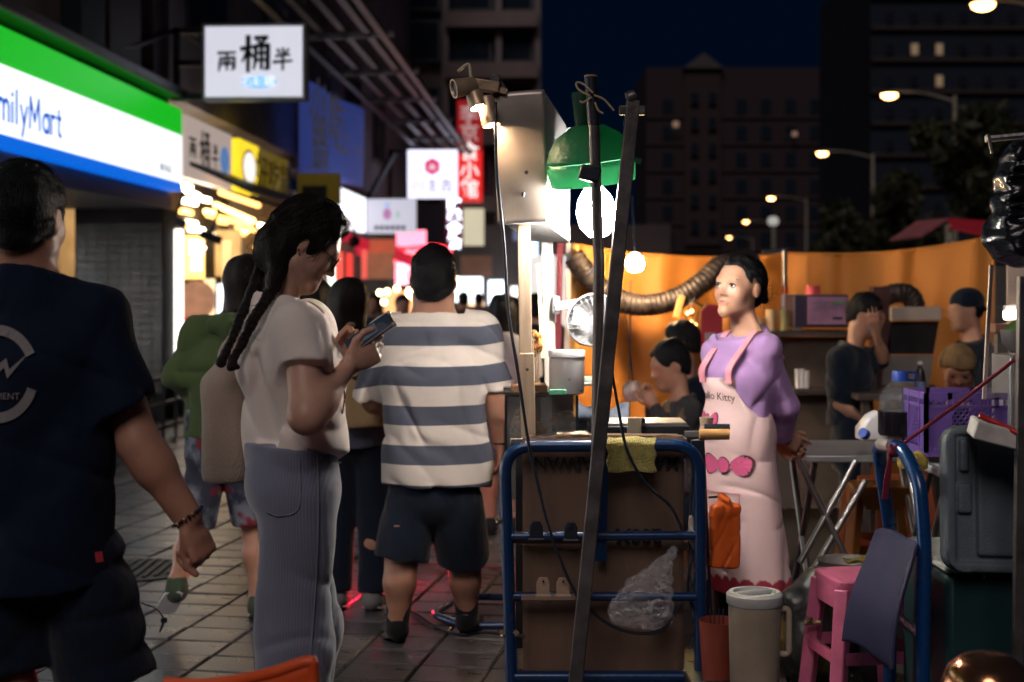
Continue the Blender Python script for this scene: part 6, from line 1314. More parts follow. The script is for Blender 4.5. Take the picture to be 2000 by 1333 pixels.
def fuzz(o, n, length, r, m, parent, seed, flow, lift=.002, segs=4, jit=.15, end=0.0):   # strands combed along a hair mass, ending a little off it
    from mathutils.kdtree import KDTree
    me = o.data; rnd = random.Random(seed); nv = len(me.vertices); base = BASE[o.name]; L_ = []; kd = KDTree(nv)
    for i, v in enumerate(me.vertices): kd.insert(v.co, i)
    kd.balance()
    for _ in range(n):
        v = me.vertices[rnd.randrange(nv)]; q = v.co.copy(); nn = v.normal.copy(); pts = [q + base - nn * .001]; l = length * rnd.uniform(.5, 1.3); j = V((rnd.gauss(0, jit), rnd.gauss(0, jit), rnd.gauss(0, jit))); e = end * rnd.uniform(.3, 1.4)
        for k in range(segs):
            f = V(flow(q + base)).normalized() + j; f = f - nn * f.dot(nn)
            if f.length < 1e-5: break
            q2 = q + f.normalized() * (l / segs); c, i, _d = kd.find(q2)
            if _d > .012: break
            nn = me.vertices[i].normal.copy(); q = q2 - nn * (q2 - c).dot(nn); pts.append(q + base + nn * (lift + e * ((k + 1) / segs) ** 2))
        if len(pts) > 2: L_.append(pts)
    return strands('strands', L_, r, m, parent)
def fabric(name, col, var=.10, bump=.35, bscale=14, sheen=.15, weave=420):
    if name in MATS: return MATS[name]
    m = mat(name, col, .85, var=var, vscale=4, bump=bump, bscale=bscale, sheen=sheen, spec=.2, stretch=(1, 1, .55)); N = m.node_tree
    for n in N.nodes:
        if n.type == 'BUMP': n.inputs['Distance'].default_value = .03; b1 = n
    tc = N.nodes.new('ShaderNodeTexCoord'); w = N.nodes.new('ShaderNodeTexNoise'); w.inputs['Scale'].default_value = weave; w.inputs['Detail'].default_value = 1
    b2 = N.nodes.new('ShaderNodeBump'); b2.inputs['Strength'].default_value = .25; b2.inputs['Distance'].default_value = .002
    N.links.new(tc.outputs['Object'], w.inputs['Vector']); N.links.new(w.outputs['Fac'], b2.inputs['Height']); N.links.new(b1.outputs[0], b2.inputs['Normal']); N.links.new(b2.outputs[0], bsdf(m).inputs['Normal'])
    return m
def shoe(hm, e, m, sole_m, parent, res=.006, grow=.008):
    a, t = hm.J['a' + e], hm.J['toe' + e]; lo, hi = hm.bounds([a, t, a - (t - a) * .5], .09); d = Sdf(lo, hi, res); hm.foot(d, e, grow=grow)
    n = ((t - a).normalized() * .35 * -0 + V((0, 0, 1))); top = a + V((0, 0, .045)); d.plane(top, V((0, 0, 1)))
    o = link('shoe', d.mesh('shoe'), m, parent); ax = (t - a); up = hm.r.cross(ax.normalized());
    if up.z < 0: up = -up
    c = a - ax * .2; 
    MB().grid(lambda i, j: c + ax * (1.35 * i) - up * (.045 + .014 * (i > 2)) + hm.r * (j - .5) * 2 * (.036 + .012 * math.sin(i * 2.6)) * (1 if 0 < i < 1 else .5), 10, 4).build('sole', sole_m, o, solid=.02); return o
def person(label, root, group=None): return thing('person', label, 'person', V((root[0], root[1], 0)), group)
def tee(hm, m, parent, res=.007, chest=(.21, .135), hem=(.22, .145), hem_z=.85, neck_drop=.0, sl=.75, sr=(.07, .092), seed=1, rip=.006, extra=None, sleeves='LR', slope=None, shoulder=.068, name='shirt', full=False, hemn=None, cr=(.03, .034)):
    J = hm.J; pts = [J['sL'], J['sR'], J['eL'], J['eR'], J['pelvis'], J['neck']] + ([J['wL'], J['wR']] if full else []); lo, hi = hm.bounds(pts + [V((J['pelvis'].x, J['pelvis'].y, hem_z))], .25); d = Sdf(lo, hi, res)
    hp_ = V((J['pelvis'].x, J['pelvis'].y, hem_z)); cut = [(hp_, hemn or V((0, 0, -1)))]
    d.con(J['chest'], hp_ - V((0, 0, .16)), chest, hem, hm.r, k=.05, cut=cut); d.con(J['chest'], J['neck'] - V((0, 0, .05)), chest, (chest[0] * .55, chest[1] * .60), hm.r, k=.06)
    d.con(J['sL'], J['sR'], (shoulder * .9, shoulder), (shoulder * .9, shoulder), hm.f, k=.05); d.cap(J['neck'] - V((0, 0, .02)), J['neck'] - V((0, 0, .06)), .075 * hm.hs, .10 * hm.hs, k=.05)
    for e in 'LR':
        d.cap(J['neck'] - V((0, 0, .045)), J['s' + e] + V((0, 0, .0)), .058 * hm.hs, shoulder * .95, k=.06)
    if extra: extra(d)
    for e in sleeves:
        S, E = J['s' + e], J['e' + e]
        if full:
            Wt = J['w' + e]; n = (Wt - E).normalized(); d.cap(S, E, sr[0], sr[1], k=.045); d.cap(E, Wt, sr[1], cr[0], k=.03, cut=[(Wt - n * .005, n)]); d.cap(Wt - n * .03, Wt, cr[1], cr[1], k=.008, cut=[(Wt - n * .003, n)])
        else:
            n = (E - S).normalized(); en = S + (E - S) * sl; d.cap(S, en + n * .06, sr[0], sr[1], k=.045, cut=[(en, n)])
    d.ripple(rip, seed, lo=5, hi=15, stretch=(1, 1, .4)); d.folds(rip * 1.5, seed + 9, n=4, lo=9, hi=22, stretch=(.9, .9, .7))
    d.plane(J['neck'] + V((0, 0, -.004 - neck_drop)) , (V((0, 0, 1)) + hm.f * .35).normalized(), lo=[J['neck'][i] - .11 * hm.hs for i in range(2)] + [J['neck'].z - .1], hi=[J['neck'][i] + .11 * hm.hs for i in range(2)] + [J['neck'].z + .2])
    me = d.mesh(name, 1); o = link(name, me, m, parent); return o, d.vs
def trousers(hm, m, parent, res=.008, hip=(.175, .13), rt=.095, rk=.085, rh=.085, end=1.0, seed=2, rip=.005, top_z=.95, name='trousers', belly=0):
    J = hm.J; lo, hi = hm.bounds([J['hL'], J['hR'], J['kL'], J['kR'], J['aL'], J['aR'], J['waist']], .24); d = Sdf(lo, hi, res); tp = V((J['pelvis'].x, J['pelvis'].y, top_z))
    d.con(tp + V((0, 0, .04)), J['pelvis'] - V((0, 0, .03)), (hip[0] * .92, hip[1] * .95), hip, hm.r, k=.05, cut=[(tp, V((0, 0, 1)))])
    for e in 'LR':
        h, k_, a = J['h' + e], J['k' + e], J['a' + e]
        if end >= 1:
            q = k_ + (a - k_) * (end - 0 if end <= 2 else 1) if end > 1 else k_; f_ = min(1, end - 1) if end > 1 else 0
            d.cap(h, k_, rt, rk, k=.03)
            if f_ > 0:
                b = k_ + (a - k_) * f_; n = (a - k_).normalized(); d.cap(k_, b + n * .05, rk, rh, k=.03, cut=[(b, n)])
        else:
            b = h + (k_ - h) * end; n = (k_ - h).normalized(); d.cap(h, b + n * .06, rt, rh, k=.02, cut=[(b, n)])
    d.ripple(rip, seed, lo=5, hi=14, stretch=(1, 1, .4)); d.folds(rip * 1.4, seed + 5, n=3, lo=10, hi=20, stretch=(.6, .6, .8)); me = d.mesh(name, 2); o = link(name, me, m, parent); return o, d.vs
def skin_mesh(hm, m, parent, res, fill, pts=None, mg=.14, lip=False):
    lo, hi = hm.bounds(pts or list(hm.J.values()), mg); lo[2] = max(lo[2], .0); d = Sdf(lo, hi, res); fill(d); me = d.mesh('body', 1)
    if lip: lips(me, hm, d.vs)
    return link('body', me, m, parent)
def std_fill(hm, hands=True, **kw):
    def f(d):
        hm.torso(d, **{k: v for k, v in kw.items() if k in ('pw', 'ww', 'cw', 'dp', 'sh')}); hm.neck(d); hm.head(d)
        for e in 'LR':
            hm.arm(d, e, *(kw.get('arm') or ())); hm.leg(d, e, *(kw.get('legr') or ())); hm.foot(d, e)
            if hands:
                E, Wt = hm.J['e' + e], hm.J['w' + e]; g_ = 1 if e == 'R' else -1
                hand(d, Wt, Wt - E, -hm.r * g_, hm.f, size=hm.H / 1.72, curl=(25, 35, 25))
    return f
def to_local(vs, o):                 # arrays in the person's own axes
    return vs
def stripes_mat(name, a, b):
    m = mat(name, a, .85, var=.06, vscale=5, bump=.35, bscale=14, sheen=.15, spec=.2); N = m.node_tree; bs = bsdf(m); old = bs.inputs['Base Color'].links[0].from_socket
    at = N.nodes.new('ShaderNodeAttribute'); at.attribute_name = 'band'; fr = N.nodes.new('ShaderNodeMath'); fr.operation = 'FRACT'; N.links.new(at.outputs['Fac'], fr.inputs[0])
    lt_ = N.nodes.new('ShaderNodeMath'); lt_.operation = 'LESS_THAN'; lt_.inputs[1].default_value = .49; N.links.new(fr.outputs[0], lt_.inputs[0])
    mx = N.nodes.new('ShaderNodeMix'); mx.data_type = 'RGBA'; N.links.new(lt_.outputs[0], mx.inputs[0]); N.links.new(old, mx.inputs[6]); mx.inputs[7].default_value = (*b, 1); N.links.new(mx.outputs[2], bs.inputs['Base Color']); return m
# ---- the vendor
vd = 5.67; rt_ = P(1462, 1300, vd); rt_.z = 0
hm = Human((rt_.x, vd, 0), (-.82, -.57), 1.60, hsc=1.12, hf=(-.72, -.68, .10), hu=(.06, -.02, 1),
           head=P(1444, 562, vd), neck=P(1461, 642, vd + .02), chest=P(1444, 742, vd), waist=P(1443, 850, vd), pelvis=P(1452, 940, vd),
           sR=P(1402, 690, vd + .10), sL=P(1494, 684, vd - .10), eL=P(1537, 795, vd - .02), wL=P(1528, 850, vd + .10), eR=P(1440, 812, vd + .3), wR=P(1515, 862, vd + .20))
J = hm.J
for e, g_ in (('R', 1), ('L', -1)):
    J['h' + e] = J['pelvis'] + hm.r * .08 * g_ + V((0, 0, -.04)); J['k' + e] = J['h' + e] + V((0, 0, -.37)); J['a' + e] = J['k' + e] + V((0, 0, -.38)); J['a' + e].z = .06; J['toe' + e] = J['a' + e] + hm.f * .14; J['toe' + e].z = .025
vp_ = person('woman vendor in lilac top and pink apron standing behind the cart', (rt_.x, vd)); sk_w = vp_
def fill(d):
    hm.torso(d, pw=.11, ww=.09, cw=.10, dp=.07, sh=.035); hm.neck(d, .040, trap=.014); hm.head(d, wide=1.0, jaw=.62, ears=.85, nose=.84, brow=.8)
    hm.ell = None
    for e in 'LR':
        hm.arm(d, e, .030, .028, .022); hm.leg(d, e, .06, .045, .034); hm.foot(d, e)
    hand(d, J['wL'] + V((.0, -.0, -.005)), V((.62, .25, -.30)), V((-.1, .75, -.2)), V((0, -.2, 1)), size=.95, curls=[(12, 12, 8), (30, 45, 25), (40, 55, 30), (45, 55, 30)], tcurl=(10, 10), tang=30)
    hand(d, J['wR'], V((.55, -.25, -.45)), V((-.1, -.6, .4)), V((0, .2, 1)), size=.95, curl=(35, 45, 25))
skin_mesh(hm, SK3, vp_, .0045, fill, lip=True); eyes(hm, vp_)
lil = fabric('lilac_knit', (.42, .25, .52), bump=.3)
def ex(d):
    pass
    for g_ in (-1, 1): d.ell(J['chest'] + hm.f * .065 + hm.r * .055 * g_ + V((0, 0, .01)), (.055, .055, .055), k=.06)
    for k, (a_, b_) in enumerate([((1478, 745), (1496, 790)), ((1515, 765), (1540, 778)), ((1518, 785), (1545, 790)), ((1500, 720), (1512, 760))]):
        d.cap(P(*a_, vd - .18), P(*b_, vd - .18), .006, .004, k=.03, op='s')
tee(hm, lil, vp_, res=.006, chest=(.135, .100), hem=(.135, .105), hem_z=.84, full=True, sr=(.050, .054), shoulder=.044, rip=.008, seed=5, extra=ex, neck_drop=.008, cr=(.036, .033))
trousers(hm, fabric('black_trousers', (.012, .012, .018)), vp_, res=.009, hip=(.11, .085), end=1.95, rt=.07, rk=.062, rh=.06, top_z=.80)
for e in 'LR': shoe(hm, e, fabric('black_shoe', (.01, .01, .012)), rubber, vp_)
# apron: a wrap around the front of the body
apm = mat('apron_pink', (.82, .58, .57), .8, var=.06, vscale=3, bump=.35, bscale=10, sheen=.1)
N = apm.node_tree; bs = bsdf(apm); old = bs.inputs['Base Color'].links[0].from_socket; at = N.nodes.new('ShaderNodeAttribute'); at.attribute_name = 'hem'; mx = N.nodes.new('ShaderNodeMix'); mx.data_type = 'RGBA'; N.links.new(at.outputs['Fac'], mx.inputs[0]); N.links.new(old, mx.inputs[6]); mx.inputs[7].default_value = (.42, .03, .06, 1); N.links.new(mx.outputs[2], bs.inputs['Base Color'])
lo, hi = hm.bounds([J['chest'], J['pelvis'], V((J['pelvis'].x, vd, .30)), J['neck']], .30); d = Sdf(lo, hi, .006)
zt_ = P(0, 736, vd).z; zh = P(0, 1152, vd).z
HB_ = P(1466, 0, vd).x; d.con(J['chest'] + V((0, 0, .02)), J['waist'], (.155, .118), (.152, .118), hm.r, k=.05); d.con(J['waist'], V((HB_, vd, zh - .05)), (.152, .118), (.195, .145), hm.r, k=.05)
for g_ in (-1, 1): d.ell(J['chest'] + hm.f * .075 + hm.r * .055 * g_ + V((0, 0, .01)), (.055, .055, .055), k=.05)
d.ripple(.008, 31, lo=5, hi=14, stretch=(1, 1, .15)); d.folds(.012, 8, n=3, lo=8, hi=16, stretch=(1, 1, .2)); outer = d.d.copy(); d.d = np.maximum(outer, -(outer + .014))
sl, X, Y, Zz = d.sub(d.o, d.o + d.n * d.r); c = J['pelvis']; fy = (X - c.x) * hm.f.x + (Y - c.y) * hm.f.y + 0 * Zz; fx = (X - c.x) * hm.r.x + (Y - c.y) * hm.r.y + 0 * Zz; ZZ = Zz + 0 * fx
zw = J['waist'].z + .03
wbib = .082 + np.clip((zw + .14 - ZZ) / .16, 0, 1) ** 1.6 * .13
d.d = np.maximum(d.d, np.where(ZZ < zw - .02, -1.0, np.abs(fx) - wbib)); d.d = np.maximum(d.d, np.where(ZZ < zw - .02, -1.0, -fy - .07 + np.clip(ZZ - zw, 0, 1) * .6)); d.d = np.maximum(d.d, ZZ - zt_); d.d = np.maximum(d.d, zh - ZZ)
me = d.mesh('apron', 1); ang = np.arctan2((d.vs[:, 0] - c.x) * hm.r.x + (d.vs[:, 1] - c.y) * hm.r.y, (d.vs[:, 0] - c.x) * hm.f.x + (d.vs[:, 1] - c.y) * hm.f.y)
attr(me, 'hem', (d.vs[:, 2] < zh + .055 + .018 * np.abs(np.sin(ang * 9))).astype(float)); ap = link('apron', me, apm, vp_)
stp = mat('strap_pink', (.72, .30, .36), .8)
AV = d.vs - np.array((J['pelvis'].x, J['pelvis'].y, 0)); AR = AV @ np.array(hm.r); AF = AV @ np.array(hm.f); AZ = AV[:, 2]
def on_front(x, z, lift=.0):         # point on the apron front, x to her right, z up
    w = .007
    for _ in range(4):
        k = (np.abs(AR - max(-.155, min(.155, x))) < w) & (np.abs(AZ - z) < w) & (AF > 0)
        if k.any(): break
        w *= 2
    y = np.sort(AF[k])[-3:].mean() if k.any() else .13
    return V((J['pelvis'].x, J['pelvis'].y, z)) + hm.r * x + hm.f * (y + .001 + lift * .8)
for x0, e in ((.070, 'R'), (-.070, 'L')):
    top = J['neck'] + hm.r * (.075 if e == 'R' else -.075) + V((0, 0, -.028)); g_ = 1 if e == 'R' else -1
    pts = catmull([on_front(x0, zt_ - .02, .004), on_front(x0, zt_ - .01, .0) + V((0, 0, .05)) + hm.f * .003, top + hm.f * .085 + V((0, 0, -.03)), top + hm.f * .03 + V((0, 0, .016)), top - hm.f * .05 + V((0, 0, -.005)), top - hm.f * .11 + V((0, 0, -.09))], 6); mb = MB()
    for a_, b_ in zip(pts, pts[1:]): mb.bar(a_, b_ + (b_ - a_) * .15, .032, .006, up=(hm.f + V((0, 0, .6))).normalized())
    mb.build('apron_strap', stp, vp_, smooth=70)
def flat_print(name, poly, m, lift, n=1):
    poly = [(poly[i][0] + (poly[(i + 1) % len(poly)][0] - poly[i][0]) * t_, poly[i][1] + (poly[(i + 1) % len(poly)][1] - poly[i][1]) * t_) for i in range(len(poly)) for t_ in (0, .5)]
    mb = MB(); cx_ = sum(p[0] for p in poly) / len(poly); cz_ = sum(p[1] for p in poly) / len(poly)
    vs = [on_front(cx_, cz_, lift)] + [on_front((x + cx_) / 2, (z + cz_) / 2, lift) for x, z in poly] + [on_front(x, z, lift) for x, z in poly]; k = len(poly)
    fs = [(0, 1 + i, 1 + (i + 1) % k) for i in range(k)] + [(1 + i, 1 + k + i, 1 + k + (i + 1) % k, 1 + (i + 1) % k) for i in range(k)]; return mb.add(vs, fs).build(name, m, ap)
# lettering on the bib, bent onto the cloth
me = text_mesh('ello Kitty', .044, .0, 1.0, .0); bmx = bmesh.new(); bmx.from_mesh(me); zc_ = P(0, 772, vd).z
for v in bmx.verts: v.co = on_front(-.001 - v.co.x * .9, zc_ + v.co.y - v.co.x * .05, .004)
bmx.to_mesh(me); bmx.free(); me.materials.clear(); link('lettering', me, mat('brown_print', (.10, .05, .035), .7, var=0, bump=0), ap)
# plain bow shapes and dots printed on the skirt
pk = mat('print_pink', (.72, .12, .28), .75, var=0, bump=0); pko = mat('print_outline', (.09, .03, .03), .75, var=0, bump=0)
def bow(cx_, cz_, w, h):
    for g_ in (-1, 1):
        lobe = [(cx_ + g_ * (w * .08 + w * .46 * (1 - math.cos(a_)) / 2 + w * .06), cz_ + h * .5 * math.sin(a_) * (.45 + .55 * (1 - math.cos(a_ if a_ < math.pi else 2 * math.pi - a_)) / 2)) for a_ in [k * math.pi / 8 for k in range(16)]]
        flat_print('bow_outline', [(cx_ + (x - cx_) * 1.07, cz_ + (z - cz_) * 1.12) for x, z in lobe], pko, .003); flat_print('bow_loop', lobe, pk, .0065)
    kn = [(cx_ + w * .15 * math.cos(k * .5236), cz_ + h * .3 * math.sin(k * .5236)) for k in range(12)]; flat_print('bow_outline', [(cx_ + (x - cx_) * 1.12, cz_ + (z - cz_) * 1.12) for x, z in kn], pko, .010); flat_print('bow_knot', kn, pk, .0135)
bow(-.035, P(0, 902, vd).z, .16, .10); bow(.045, P(0, 815, vd).z, .085, .06)
pz = P(0, 955, vd).z; mb = MB()
for a_, b_ in (((-.10, pz), (.10, pz)), ((-.10, pz), (-.095, pz - .16)), ((.10, pz), (.095, pz - .16))):
    mb.tube([on_front(a_[0] + (b_[0] - a_[0]) * t_, a_[1] + (b_[1] - a_[1]) * t_, .006) for t_ in [k / 8 for k in range(9)]], .0025, 5)
mb.build('pocket_seam', stp, ap)
# hair pulled back to a bun
h, q, M = hm.hp, hm.hs, hm.HM; lo, hi = hm.bounds([J['head'], h(0, -.15, 0)], .14); d = Sdf(lo, hi, .0045)
d.ell(h(0, -.018, .040), (.079 * q, .096 * q, .083 * q), M, k=.02); d.ell(h(0, -.055, -.005), (.066 * q, .062 * q, .07 * q), M, k=.03)
d.plane(h(0, .064, .058), (hm.hf * 1 + hm.hu * -.45).normalized()); d.plane(h(0, .018, -.012), (hm.hf * .8 - hm.hu).normalized())
for e in (-1, 1): d.ell(h(.080 * e, .004, -.012), (.024 * q, .024 * q, .034 * q), M, k=.008, op='s'); d.ell(h(.06 * e, .092, .03), (.035, .035, .045), M, k=.02, op='s')
d.ell(h(0, -.125, -.012), (.034, .034, .034), M, k=.012); d.ell(h(.018, -.142, .008), (.02, .02, .02), M, k=.01); d.ell(h(-.01, -.14, -.03), (.022, .02, .018), M, k=.01)
d.ripple(.0028, 3, lo=40, hi=110, stretch=(1, 1, 1)); o = link('hair', d.mesh('hair'), HB, vp_); fuzz(o, 900, .07, .0007, HB, vp_, 4, lambda p: -hm.hf - hm.hu * .3, lift=.001, segs=5, jit=.1); fuzz(o, 90, .06, .0004, HB, vp_, 5, lambda p: -hm.hf - hm.hu * .3, segs=5, jit=.4, end=.012)
rnd = random.Random(3); L_ = []
for k in range(46):
    a_ = h(rnd.gauss(0, .018), -.13 + rnd.gauss(0, .012), rnd.gauss(-.01, .02)); L_.append(catmull([a_, a_ + hm.hu * rnd.uniform(-.03, .04) - hm.hf * rnd.uniform(.01, .03), a_ + hm.hu * rnd.uniform(-.05, .05) - hm.hf * rnd.uniform(.025, .06) + hm.hr * rnd.gauss(0, .015)], 3))
for k in range(4):
    g_ = rnd.choice((-1, 1)); a_ = h(.066 * g_, .03, .02); L_.append(catmull([a_, h(.072 * g_, .025 + rnd.gauss(0, .006), -.03), h(.066 * g_, .015 + rnd.gauss(0, .01), -.085)], 4))
strands('loose_hair', L_, .0007, HB, vp_)
# ---- woman with braids reading her phone
gd = 3.97; rt_ = P(575, 1500, gd)
hm = Human((rt_.x, gd, 0), (.93, .37), 1.68, hsc=.93, hf=(.83, .10, -.55), hu=(.5, .1, .84),
           head=P(600, 480, gd - .02), neck=P(546, 580, gd + .02), chest=P(566, 712, gd + .02), waist=P(572, 830, gd + .02), pelvis=P(576, 925, gd + .02),
           sR=P(590, 652, gd - .14), sL=P(592, 652, gd + .18), eR=P(600, 812, gd - .24), wR=P(676, 722, gd - .10), eL=P(615, 800, gd + .26), wL=P(650, 712, gd + .10))
J = hm.J
for e, g_ in (('R', 1), ('L', -1)):
    J['h' + e] = J['pelvis'] + hm.r * .075 * g_ + V((0, 0, -.05)); J['k' + e] = J['h' + e] + V((0, 0, -.40)) + hm.f * (-.02 if e == 'R' else .03); J['a' + e] = V((J['k' + e].x, J['k' + e].y, .07)) - hm.f * .04; J['toe' + e] = J['a' + e] + hm.f * .16; J['toe' + e].z = .03
gp_ = person('woman with long dark braids and glasses looking at her phone', (rt_.x, gd))
ph_c = P(722, 652, gd - .07); ph_d = (P(752, 634, gd - .06) - P(690, 676, gd - .06)).normalized(); ph_n = V((-.45, -.55, .75)); ph_n = (ph_n - ph_d * ph_n.dot(ph_d)).normalized(); ph_s = ph_d.cross(ph_n)
def fill(d):
    hm.torso(d, pw=.09, ww=.08, cw=.10, dp=.07, sh=.035); hm.neck(d, .046); hm.head(d, jaw=1.1, ears=.95)
    hm.arm(d, 'R', .050, .046, .027); hm.arm(d, 'L', .046, .042, .026)
    # right hand: back towards us, fingers wrapped under the phone, thumb on the glass
    wr_ = J['wR'] + (J['wR'] - J['eR']).normalized() * .012
    hand(d, wr_, V((.55, .12, .36)), V((-.25, .80, .15)), V((-.50, -.05, .85)), size=.98, curls=[(35, 62, 40), (45, 68, 45), (52, 70, 45), (58, 70, 45)], tcurl=(30, 25), tang=42, tn=-.1, spread=2)
    hand(d, J['wL'], V((.45, -.10, .55)), V((.35, -.80, .1)), V((-.5, .0, .9)), size=.95, curls=[(25, 45, 30), (30, 50, 30), (35, 50, 35), (40, 50, 35)], tcurl=(15, 15), tang=20, tn=.3)
skin_mesh(hm, SK, gp_, .0048, fill, lip=True); eyes(hm, gp_)
# tee shirt
crm = fabric('cream_cotton', (.74, .66, .61), var=.05, bump=.3, bscale=9)
def ex(d):
    d.con(J['chest'] + hm.f * .0, J['waist'], (.165, .130), (.155, .128), hm.r, k=.05)
    d.cap(J['chest'] + hm.f * .03 + V((0, 0, .02)), J['neck'] + hm.f * .05 + V((0, 0, -.075)), .11, .065, k=.06)
    for g_ in (-1, 1): d.ell(J['chest'] + hm.f * .095 + hm.r * .065 * g_ + V((0, 0, -.02)), (.06, .06, .06), k=.06)
    for (a_, b_, y) in [((540, 640), (548, 720), -.19), ((556, 640), (570, 690), -.22), ((500, 700), (520, 860), -.12), ((520, 790), (560, 830), -.175), ((600, 850), (650, 835), -.165)]:
        d.cap(P(*a_, gd + y), P(*b_, gd + y), .012, .006, k=.04, op='s')
hz_ = P(0, 888, gd).z
tee(hm, crm, gp_, res=.006, chest=(.165, .130), hem=(.165, .140), hem_z=hz_, sl=.42, sr=(.060, .078), shoulder=.045, rip=.016, seed=3, extra=ex, neck_drop=.004, hemn=(V((0, 0, -1)) + V((.16, 0, 0))).normalized())
# corduroy trousers
cord = mat('corduroy', (.15, .165, .23), .85, var=.12, vscale=4, bump=0, sheen=.4, spec=.2)
N = cord.node_tree; bs = bsdf(cord); at = N.nodes.new('ShaderNodeAttribute'); at.attribute_name = 'cord'; sn_ = N.nodes.new('ShaderNodeMath'); sn_.operation = 'SINE'; N.links.new(at.outputs['Fac'], sn_.inputs[0])
bp = N.nodes.new('ShaderNodeBump'); bp.inputs['Strength'].default_value = .2; bp.inputs['Distance'].default_value = .001; N.links.new(sn_.outputs[0], bp.inputs['Height']); N.links.new(bp.outputs[0], bs.inputs['Normal'])
old = bs.inputs['Base Color'].links[0].from_socket; mr = N.nodes.new('ShaderNodeMapRange'); mr.inputs[1].default_value = -1; mr.inputs[3].default_value = .88; mr.inputs[4].default_value = 1.1; N.links.new(sn_.outputs[0], mr.inputs[0])
mxx = N.nodes.new('ShaderNodeMix'); mxx.data_type = 'RGBA'; mxx.blend_type = 'MULTIPLY'; mxx.inputs[0].default_value = 1; N.links.new(old, mxx.inputs[6]); N.links.new(mr.outputs[0], mxx.inputs[7]); N.links.new(mxx.outputs[2], bs.inputs['Base Color'])
o, vs = trousers(hm, cord, gp_, res=.006, hip=(.175, .135), rt=.102, rk=.104, rh=.115, end=1.97, top_z=P(0, 868, gd).z, rip=.009, seed=14)
c = J['pelvis']; ca = np.arctan2((vs[:, 0] - c.x), -(vs[:, 1] - c.y)); attr(o.data, 'cord', (vs[:, 0] * .93 + vs[:, 1] * -.25) * 2 * math.pi / .0075)
seam = mat('seam_blue', (.17, .18, .23), .85); xs = [P(u, v, gd - .125) for u, v in [(584, 905), (585, 985), (582, 1030), (520, 1045)]]
for pts in ([(620, 890), (622, 990), (618, 1120), (606, 1290)], [(585, 900), (584, 990), (548, 1008), (520, 1000)], [(640, 880), (648, 902), (665, 904)]):
    mb = MB(); P3 = [P(u, v, gd - .15) for u, v in pts]; path = catmull(P3, 10); 
    # drop each stitch line onto the cloth
    kd = vs
    out = []
    for p in path:
        ray = (p - cam.location); dd = ray.normalized(); w_ = kd - np.array(cam.location); t_ = w_ @ np.array(dd); dist = np.linalg.norm(w_ - t_[:, None] * np.array(dd), axis=1); okk = dist < .008
        if okk.any(): out.append(cam.location + dd * (t_[okk].min() - .001))
    if len(out) > 2: mb.tube(out, .0022, 5).build('seam', seam, o, smooth=60)
for e in 'LR': shoe(hm, e, fabric('white_sneaker', (.5, .5, .5)), rubber, gp_)
# hair: cap, two plaits, loose strands
q0 = hm.hs; hm.hs *= 1.17; h, q, M = hm.hp, hm.hs, hm.HM; lo, hi = hm.bounds([J['head'], P(505, 590, gd)], .15); d = Sdf(lo, hi, .0045)
d.ell(h(0, -.014, .036), (.080 * q, .099 * q, .088 * q), M, k=.02); d.ell(h(0, -.052, -.03), (.070 * q, .066 * q, .085 * q), M, k=.03)
d.plane(h(0, .054, .055), (hm.hf - hm.hu * .42).normalized()); d.plane(h(0, .022, -.03), (hm.hf * 1.35 - hm.hu).normalized())
for e in (-1, 1): d.ell(h(.078 * e, -.004, -.012), (.026 * q, .014 * q, .026 * q), M, k=.006, op='s'); d.ell(h(.055 * e, .10, .02), (.035, .04, .05), M, k=.02, op='s')
d.cap(h(-.03, -.07, .01), P(518, 520, gd - .0), .038, .022, k=.03); d.cap(h(.04, -.045, -.03), P(534, 562, gd - .10), .036, .021, k=.03); d.ell(h(0, -.065, -.05), (.055, .045, .05), M, k=.03)
for g_ in (-1, 1):                    # french plait ridges over the crown
    for k in range(9):
        t_ = k / 8; a_ = h(.035 * g_, .045 - .15 * t_, .125 - .02 * (t_ * 2 - .8) ** 2 * 2.2 - .045 * t_ ** 2)
        d.ell(a_, (.020, .014, .010), M, k=.01); 
d.ripple(.003, 8, lo=40, hi=110, stretch=(1, 1, 1)); o = link('hair', d.mesh('hair'), HBr, gp_); nape = h(0, -.09, -.07); fuzz(o, 1300, .06, .0006, HBr, gp_, 4, lambda p: (nape - p), lift=.0012, segs=5, jit=.08); fuzz(o, 260, .07, .00028, HBr, gp_, 14, lambda p: (nape - p), segs=5, jit=.5, end=.022)
def plait(path, r0, r1, tuft):
    path = catmull(path, 14); L = [0]
    for a_, b_ in zip(path, path[1:]): L.append(L[-1] + (b_ - a_).length)
    tot = L[-1]; lo, hi = hm.bounds(path, .05); d = Sdf(lo, hi, .0035); nst = int(tot / .0045)
    def at_(l):
        for i in range(len(L) - 1):
            if L[i + 1] >= l: t_ = (l - L[i]) / max(1e-6, L[i + 1] - L[i]); return path[i] * (1 - t_) + path[i + 1] * t_, (path[i + 1] - path[i]).normalized()
        return path[-1], (path[-1] - path[-2]).normalized()
    for strand in range(3):
        prev = None
        for k in range(nst):
            l = tot * k / nst; p, dr = at_(l); r = r0 + (r1 - r0) * l / tot; ph = l / (.052) * 2 * math.pi + strand * 2 * math.pi / 3; side = dr.cross(V((0, -1, 0))).normalized(); dep = side.cross(dr)
            pt = p + side * math.sin(ph) * r * .75 + dep * math.sin(2 * ph) * r * .42
            if prev is not None: d.cap(prev, pt, r * .62, r * .62, k=.003)
            prev = pt
    p = path[-1]
    for a_, b_, ra, rb in tuft: d.cap(a_, b_, ra, rb, k=.008)
    d.ripple(.0012, 5, lo=60, hi=160, stretch=(1, 1, 1)); return link('plait', d.mesh('plait'), HBr, gp_), at_, tot
yb = gd + .02
